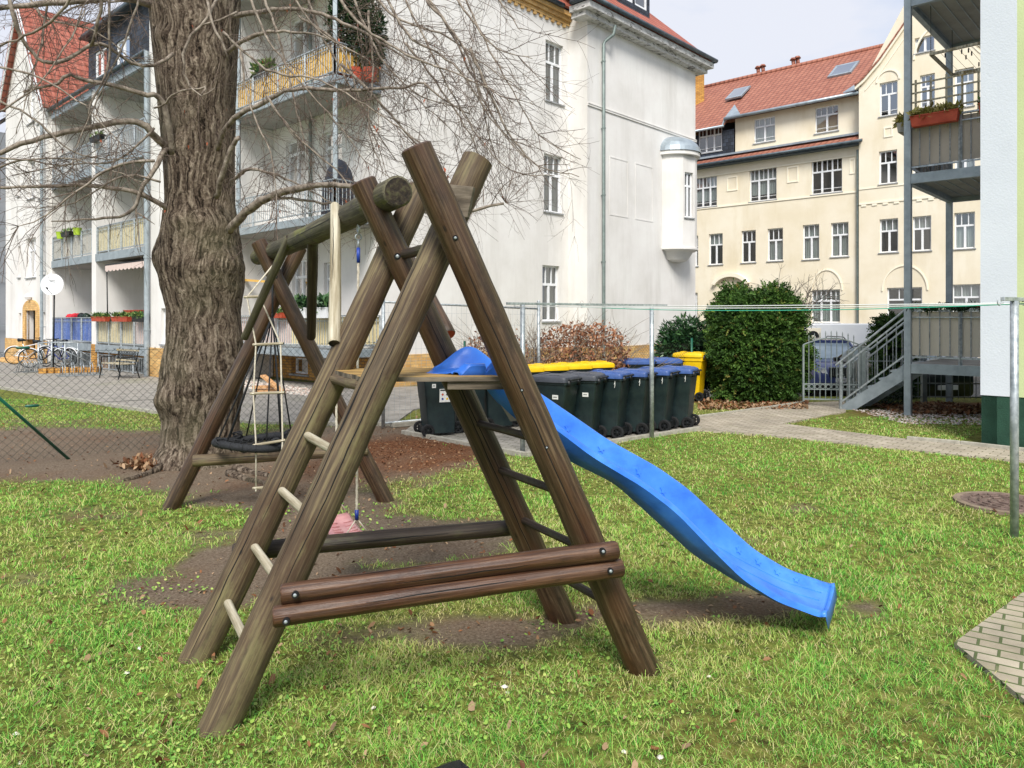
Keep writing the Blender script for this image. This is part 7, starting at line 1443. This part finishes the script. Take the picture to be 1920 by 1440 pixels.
bicycle(atg(86, 689), .35, 'dark bicycle with pale mudguards leaning by the ramp railing', M['black']); bicycle(atg(56, 683), .25, 'pale bicycle parked left of the dark one', M['frame']); bicycle(atg(108, 688), 2.9, 'rightmost bicycle, half hidden behind the ramp railing posts', M['navy'])
def rack(p0, p1, k, label):
    r = thing('bicycle_rack', p0, label, 'bicycle rack', 'bicycle racks'); mb = MB(); d = p1 - p0; n_ = Vector((-d.y, d.x, 0)).normalized()
    for o_ in (-.2, .2): mb.tube([p0 + n_ * o_ + Z * .03, p1 + n_ * o_ + Z * .03], .014, 6)
    obj('base_rail', mb, M['steel'], r)
    for i in range(k):
        for e in (0, .07): p = p0 + d * ((i + .5) / k) + d.normalized() * e; mb = MB(); mb.tube([p - n_ * .2 + Z * .03, p - n_ * .17 + Z * .3, p - n_ * .05 + Z * .42, p + n_ * .08 + Z * .33, p + n_ * .2 + Z * .03], .011, 6); obj('hoop', mb, M['steel'], r, True)
rack(atg(106, 707), atg(192, 703), 5, 'low galvanised bicycle rack standing empty beside the bench'); rack(atg(34, 700), atg(72, 697), 4, 'low galvanised bicycle rack farther left in front of the bicycles')
rr_ = thing('ramp_railing', atg(75, 692), 'grey steel ramp railing with sloping lower rails', 'railing'); mb = MB(); pz = [atg(72, 692), atg(97, 692), atg(122, 691), atg(146, 690), atg(178, 690)]; T_ = lambda p: Vector((p.x, p.y, .92))
mb.tube([T_(pz[0]), T_(pz[-1])], .024, 8); mb.tube([T_(pz[0]) - Z * .02, pz[2] + Z * .62, pz[4] + Z * .12], .018, 8); mb.tube([T_(pz[2]) - Z * .04, pz[4] + Z * .32], .018, 8); obj('rail', mb, M['steel'], rr_, True)
for p in pz: mb = MB(); mb.tube([p, T_(p)], .03, 8); obj('post', mb, M['steel'], rr_, True)
pb = thing('stone_planter', atg(100, 700), 'low ochre brick planter edge beside the bicycle rack', 'planter'); mb = MB()
for i in range(8): p = atg(68 + i * 14, 702 - i * .4); mb.box((p.x - .13, p.y + .30, -.05), (p.x + .12, p.y + .5, .16 + .02 * (i % 2)))
obj('brick_edge', mb, M['obrick'], pb)
dp = atg(100, 690); dn = thing('satellite_dish', dp, 'white satellite dish on a dark pole in front of the loggias', 'satellite dish'); dc = P(99, 534, dp.y); dax = Vector((.12, -1, .12)).normalized(); am = dax.to_track_quat('Z', 'Y').to_matrix()
mb = MB(); mb.lathe(dc, [(.385, .055), (.375, .06), (.30, .03), (.2, .012), (0, 0), (0, -.015), (.2, -.005), (.3, .012), (.385, .045), (.385, .055)], 32, am); obj('dish', mb, M['frame'], dn, True)
mb = MB(); mb.box((dc.x - .10, dc.y - .05, dc.z + .14), (dc.x + .10, dc.y - .035, dc.z + .17)); obj('dish_lettering', mb, M['sill'], dn)
mb = MB(); f_ = dc + dax * .42 - Z * .18; mb.tube([dc - Z * .34, f_ - Z * .03], .012, 6); mb.tube([f_ - dax * .05, f_ + dax * .05], .03, 8); mb.tube([dp, Vector((dp.x, dp.y + .06, dc.z + .05))], .028, 8); obj('pole', mb, M['black'], dn, True)
def planter(p0, p1, m, label, group, h=.16, dpt=.18, leaf='ivy', lh=.16, n_=420, name='flower_box', taper=.8, droop=.3):
    p0, p1 = Vector(p0), Vector(p1); r = thing(name, (p0 + p1) / 2, label, 'flower box' if name == 'flower_box' else 'plant pot', group); u_ = (p1 - p0).normalized(); n2 = Vector((-u_.y, u_.x, 0)); c = (p0 + p1) / 2; hl = (p1 - p0).length / 2; mb = MB(); cs = []
    for z, k in ((0, taper), (h, 1)): cs += [c + u_ * (hl * (k if k == 1 else .92)) * i + n2 * dpt / 2 * k * j + Z * z for i, j in ((-1, -1), (1, -1), (1, 1), (-1, 1))]
    mb.hexa(cs); mb.bar(p0 + Z * (h - .012) - n2 * (dpt / 2), p1 + Z * (h - .012) - n2 * (dpt / 2), .02, .025); mb.bar(p0 + Z * (h - .012) + n2 * (dpt / 2), p1 + Z * (h - .012) + n2 * (dpt / 2), .02, .025); obj('box', mb, m, r, bevel=.006)
    if leaf:
        t = RNG.uniform(-1, 1, n_); C_ = np.array([list(c + u_ * hl * float(a) + n2 * float(RNG.uniform(-.5, .5)) * dpt + Z * h) for a in t]); D = RNG.normal(0, .6, (n_, 3)) + np.array([0, 0, .9 - droop]); C_[:, 2] += RNG.uniform(-.03, lh * .6, n_); s_ = RNG.uniform(.3, .8, n_) * lh; leafset('foliage', r, C_, D, n_, s_, s_ * .22, M[leaf], RNG.random(n_))
    return r
zr1 = zl[0] + .80
def onrail(px, z, d=.12, fr=FL): return fr.p(fr.sz(px, 600, d)[0], z, d)
planter(onrail(202, zr1), onrail(175, zr1), M['terracotta'], 'terracotta flower box left of the pair on the cream ground-floor rail', 'flower boxes on the loggia rail'); planter(onrail(243, zr1), onrail(213, zr1), M['terracotta'], 'terracotta flower box in the middle of the cream ground-floor rail', 'flower boxes on the loggia rail'); planter(onrail(274, zr1), onrail(252, zr1), M['black'], 'dark flower box at the right end of the cream ground-floor rail', 'flower boxes on the loggia rail')
planter(FL.p(FL.sz(266, 580, -.3)[0], zr1 + .22, -.3), FL.p(FL.sz(236, 580, -.3)[0], zr1 + .22, -.3), M['terracotta'], 'long red-brown box standing behind the rail plants', None, leaf=None)
mb = MB(); p = FL.p(FL.sz(138, 588, -.25)[0], zl[0] + .95, -.25)
for i in range(7): mb.lathe(p + V * (-.5 + i * .15) + Z * random.uniform(-.02, .04), [(0, -.12), (.13, -.06), (.15, .02), (.09, .1), (0, .12)], 10)
tag(obj('cushion_pile', mb, mat('red_cloth', ['#b01828', '#d02838'], 5, rough=.8), smooth=True), 'heap of red cushions above the blue balcony cloth', 'cushions')
mb = MB(); p = FL.p(FL.sz(158, 584, -.25)[0], zl[0] + .95, -.25)
for i in range(5): mb.lathe(p + V * (-.35 + i * .17) + Z * random.uniform(0, .06), [(0, -.12), (.12, -.06), (.13, .03), (.07, .1), (0, .12)], 10); mb.mi = i % 2
tag(obj('garden_clutter', mb, [M['laurel'], M['black']], smooth=True), 'dark and green garden clutter beside the red cushions', 'clutter')
lime = mat('lime_green_pot', ['#a8c83a', '#b8d84a'], 5, rough=.5)
for px in (113, 145): p = FL.p(FL.sz(px, 437, .05)[0], zl[1] + .80, .05); mb = MB(); mb.lathe(p, [(0, 0), (.11, 0), (.15, .24), (.165, .26), (.13, .25), (0, .22)], 16); tag(obj('plant_pot', mb, lime, smooth='auto'), 'lime green pot hung at the %s end of the first-floor loggia rail' % ('left' if px < 120 else 'middle'), 'plant pot', 'lime green pots')
planter(onrail(134, zl[1] + .82, .08), onrail(118, zl[1] + .82, .08), M['black'], 'dark flower box between the two lime green pots', None, n_=120)
planter(onrail(192, zl[2] + .80, .1), onrail(172, zl[2] + .80, .1), M['black'], 'dark flower box hung high on the second-floor loggia rail', None, n_=120)
# awning in the near ground-floor loggia
aw = thing('awning', FL.p(1.5, 3.6, 0), 'pale pink awning with scalloped edge over the near ground-floor loggia', 'awning'); mb = MB(); a0_, a1_ = FL.sz(275, 490)[0], FL.sz(196, 495)[0]; pts = []
k = 44
for i in range(k + 1): s_ = a0_ + (a1_ - a0_) * i / k; pts.append((s_, 3.42 - .055 * abs(math.sin(i * math.pi / 4)) - .02))
for (s0_, b0_), (s1_, b1_) in zip(pts, pts[1:]): mb.face([FL.p(s0_, b0_, -.02), FL.p(s1_, b1_, -.02), FL.p(s1_, 3.58, -.02), FL.p(s0_, 3.58, -.02)]); mb.face([FL.p(s0_, 3.58, -.02), FL.p(s1_, 3.58, -.02), FL.p(s1_, 3.72, -1.2), FL.p(s0_, 3.72, -1.2)])
obj('awning_cloth', mb, M['pmat'], aw); mb = MB(); mb.tube([FL.p(a0_, 3.58, -.03), FL.p(a1_, 3.58, -.03)], .025, 8); mb.tube([FL.p(a1_ - .03, zl[0], -.1), FL.p(a1_ - .03, 3.56, -.06)], .02, 8); obj('awning_pole', mb, M['black'], aw, True)
mb = MB()
for i in range(4): s_ = FL.sz(245, 560, -1.3)[0] + i * .09; mb.tube([FL.p(s_, zl[0], -1.3), FL.p(s_ + .1, zl[0] + 1.75, -1.55)], .025, 6)
tag(obj('folded_clothes_airer', mb, M['pipe']), 'grey folded poles leaning on the back wall of the near loggia', 'poles')
lp = FL.p((hdo[0] + hdo[1]) / 2, FL.sz(53, 557, GD)[1], GD + .12); mb = MB(); mb.lathe(lp, [(0, -.13), (.09, -.1), (.14, 0), (.1, .09), (.04, .13), (.04, .16), (0, .16)], 16); mb.bar(lp + Z * .12, lp - FL.n * .13 + Z * .12, .03); tag(obj('wall_lamp', mb, M['frame'], smooth='auto'), 'round white globe lamp above the arched brick door', 'lamp')
# corner balcony things
GB = 'planters on the ground-floor corner balcony'
zc0 = 1.0 + .78; FBb = Fr(FB.p(0, 0, dlt + .1), V, -U)
def onb(px, z, d=0): return FBb.p(FBb.sz(px, 580, d)[0], z, d)
planter(onb(620, zc0), onb(592, zc0), M['frame'], 'white planter right of the dark brace on the corner balcony rail', GB, h=.26, dpt=.26, n_=600, lh=.3, leaf='laurel'); planter(onb(580, zc0), onb(556, zc0), M['frame'], 'white planter left of the dark brace on the corner balcony rail', GB, h=.26, dpt=.26, n_=600, lh=.3, leaf='laurel')
planter(onb(534, zc0), onb(510, zc0), M['terracotta'], 'small brown flower box behind the rope ladder', GB, h=.14, n_=200)
mb = MB(); a, b_ = FBb.p(FBb.sz(458, 525, -.6)[0], FBb.sz(458, 525, -.6)[1], -.6), FBb.p(FBb.sz(500, 528, -.6)[0], FBb.sz(500, 528, -.6)[1], -.6); mb.bar(a, b_, .1, .06); mb.bar(b_ - Z * .05, Vector((b_.x, b_.y, 1.0)), .04)
tag(obj('folded_awning_box', mb, M['ymat']), 'yellow awning roller beside the tree trunk', 'awning')
sp_ = FB.p(.75, 4.33, .75); mb = MB(); mb.lathe(sp_, [(.46, .02), (.45, .35), (.41, .8), (.30, 1.2), (.16, 1.42), (0, 1.5)], 22); mb.tube([sp_, sp_ + Z * 1.5], .02, 6); tag(obj('garden_parasol', mb, mat('anthracite_cloth', ['#23262e', '#343842'], 4, (3, 3, .5), .85, .3), smooth=True), 'dark grey folded hood on the middle corner balcony', 'parasol')
for i, (px, hh, w_) in enumerate(((640, 1.05, .36), (668, 1.25, .42), (694, .95, .34))):
    c = FB.p(.35 + .35 * (2 - i) * .9, 7.7, .45); c = P(px, 595, 18.6); c = Vector((c.x, c.y, 7.69)); t = thing('potted_conifer', c, ['left', 'middle, tallest', 'right'][i] + ' potted conifer above the yellow balcony screen', 'potted plant', 'conifers on the top balcony')
    P_, D = shell(1500, (c.x, c.y), (w_, w_, hh), 2, 7.9, .2, 30 + i, .4); s_ = RNG.uniform(.08, .16, 1500); leafset('foliage', t, P_, D + RNG.normal(0, .5, D.shape) + np.array([0, 0, .4]), 1500, s_, s_ * .2, M['conifer'], RNG.normal(.45, .25, 1500)); mb = MB(); mb.lathe(c, [(0, 0), (.16, 0), (.2, .3), (0, .3)], 14); mb.tube([c + Z * .3, c + Z * 1.4], .02, 6); obj('pot', mb, M['terracotta'], t)
planter(FB.p(4.0, 8.4, dlt - .1), FB.p(3.2, 8.4, dlt - .1), M['black'], 'dark flower box with grey-green plants on the yellow balcony rail', None, n_=350, lh=.3); 
mb = MB(); p = G(505, 742); 
mb.bar(p + Vector((-.35, .6, .42)), p + Vector((.25, .2, .06)), .16, .04); mb.bar(p + Vector((-.5, .5, .06)), p + Vector((.1, .7, .06)), .1, .08); mb.bar(p + Vector((-.55, .45, .15)), p + Vector((.0, .66, .15)), .12, .07)
tag(obj('timber_offcuts', mb, mat('fresh_plank', ['#c08a58', '#d8ab7c'], 3, (1, 6, 6), .8, .2), bevel=.004), 'pale timber offcuts dumped on the gravel under the corner balcony', 'timber')
# steel balcony things
RG = 'flower boxes on the steel balcony rail'; zf = 4.46 + .86
planter(FT.p(.08, zf - .06, .12), FT.p(.86, zf - .06, .12), M['terracotta'], 'long terracotta flower box with dried plants on the steel balcony rail', RG, h=.2, leaf='drygrass', n_=500, lh=.17, droop=.9); planter(FT.p(1.16, zf - .03, .12), FT.p(1.62, zf - .03, .12), M['terracotta'], 'short terracotta flower box with green plants next to the wall', RG, h=.2, n_=300, lh=.15)
planter(FT.p(-.14, zf - .05, -.85), FT.p(-.14, zf - .05, -.1), M['dull'], 'pale grey flower box hung on the left side of the steel balcony', RG, h=.18, leaf='drygrass', n_=400, lh=.2, droop=.7)
tl_ = thing('trellis', FT.p(.9, zf, .02), 'weathered wooden lattice trellis behind the flower boxes', 'trellis'); 
for i in range(7): s_ = .10 + i * .25; mb = MB(); mb.fb(FT, s_, s_ + .035, zf - .1, zf + .85, -.05, -.035); obj('upright', mb, M['log_pale'], tl_)
for i in range(5): z = zf + .08 + i * .17; mb = MB(); mb.fb(FT, .04, Wd, z, z + .03, -.033, -.018); obj('cross_lath', mb, M['log_pale'], tl_)
dr2 = thing('hanging_drying_frame', FT.p(1.0, 6.6, -.9), 'wooden drying frame with pegs hanging below the top steel balcony', 'drying frame'); zd = 6.70; q = [FT.p(.28, zd, -.4), FT.p(Wd - .05, zd, -.35), FT.p(Wd - .05, zd, -2.0), FT.p(.28, zd, -2.0)]
mb = MB(); [mb.bar(q[i], q[(i + 1) % 4], .05, .045) for i in range(4)]; obj('wooden_frame', mb, M['log_pale'], dr2); mb = MB(); [mb.tube([q[0].lerp(q[1], i / 9), q[3].lerp(q[2], i / 9)], .003, 4) for i in range(1, 9)]; [mb.tube([c_, Vector((c_.x, c_.y, 7.6))], .006, 4) for c_ in q]; obj('cord', mb, M['wire'], dr2)
mb = MB()
for i in range(12): p = q[0].lerp(q[1], random.uniform(.1, .9)).lerp(q[3].lerp(q[2], .5), random.random()) ; mb.box((p.x - .008, p.y - .01, zd - .07), (p.x + .008, p.y + .01, zd + .01))
obj('clothes_peg', mb, M['black'], dr2)
gl_ = thing('garland', FT.p(.8, 1.95, .03), 'green fir garland with red bows on the lower steel balcony rail', 'garland'); n_ = 2600; t = RNG.random(n_); C_ = np.array([list(FT.p(.02 + 1.62 * float(a), 1.98 + .025 * math.sin(a * 22), .03)) for a in t]) + RNG.normal(0, .022, (n_, 3)); s_ = RNG.uniform(.03, .09, n_); leafset('greenery', gl_, C_, RNG.normal(0, 1, (n_, 3)), n_, s_, s_ * .12, M['conifer'], RNG.random(n_) * .9)
redm = mat('red_bow', ['#c01020', '#d82030'], 5, rough=.5)
for s_ in (.15, .5, 1.15): mb = MB(); c = FT.p(s_, 2.0, .07); mb.lathe(c + FT.u * .03, [(0, -.03), (.035, 0), (0, .03)], 8); mb.lathe(c - FT.u * .03, [(0, -.03), (.035, 0), (0, .03)], 8); obj('bow', mb, redm, gl_, True)
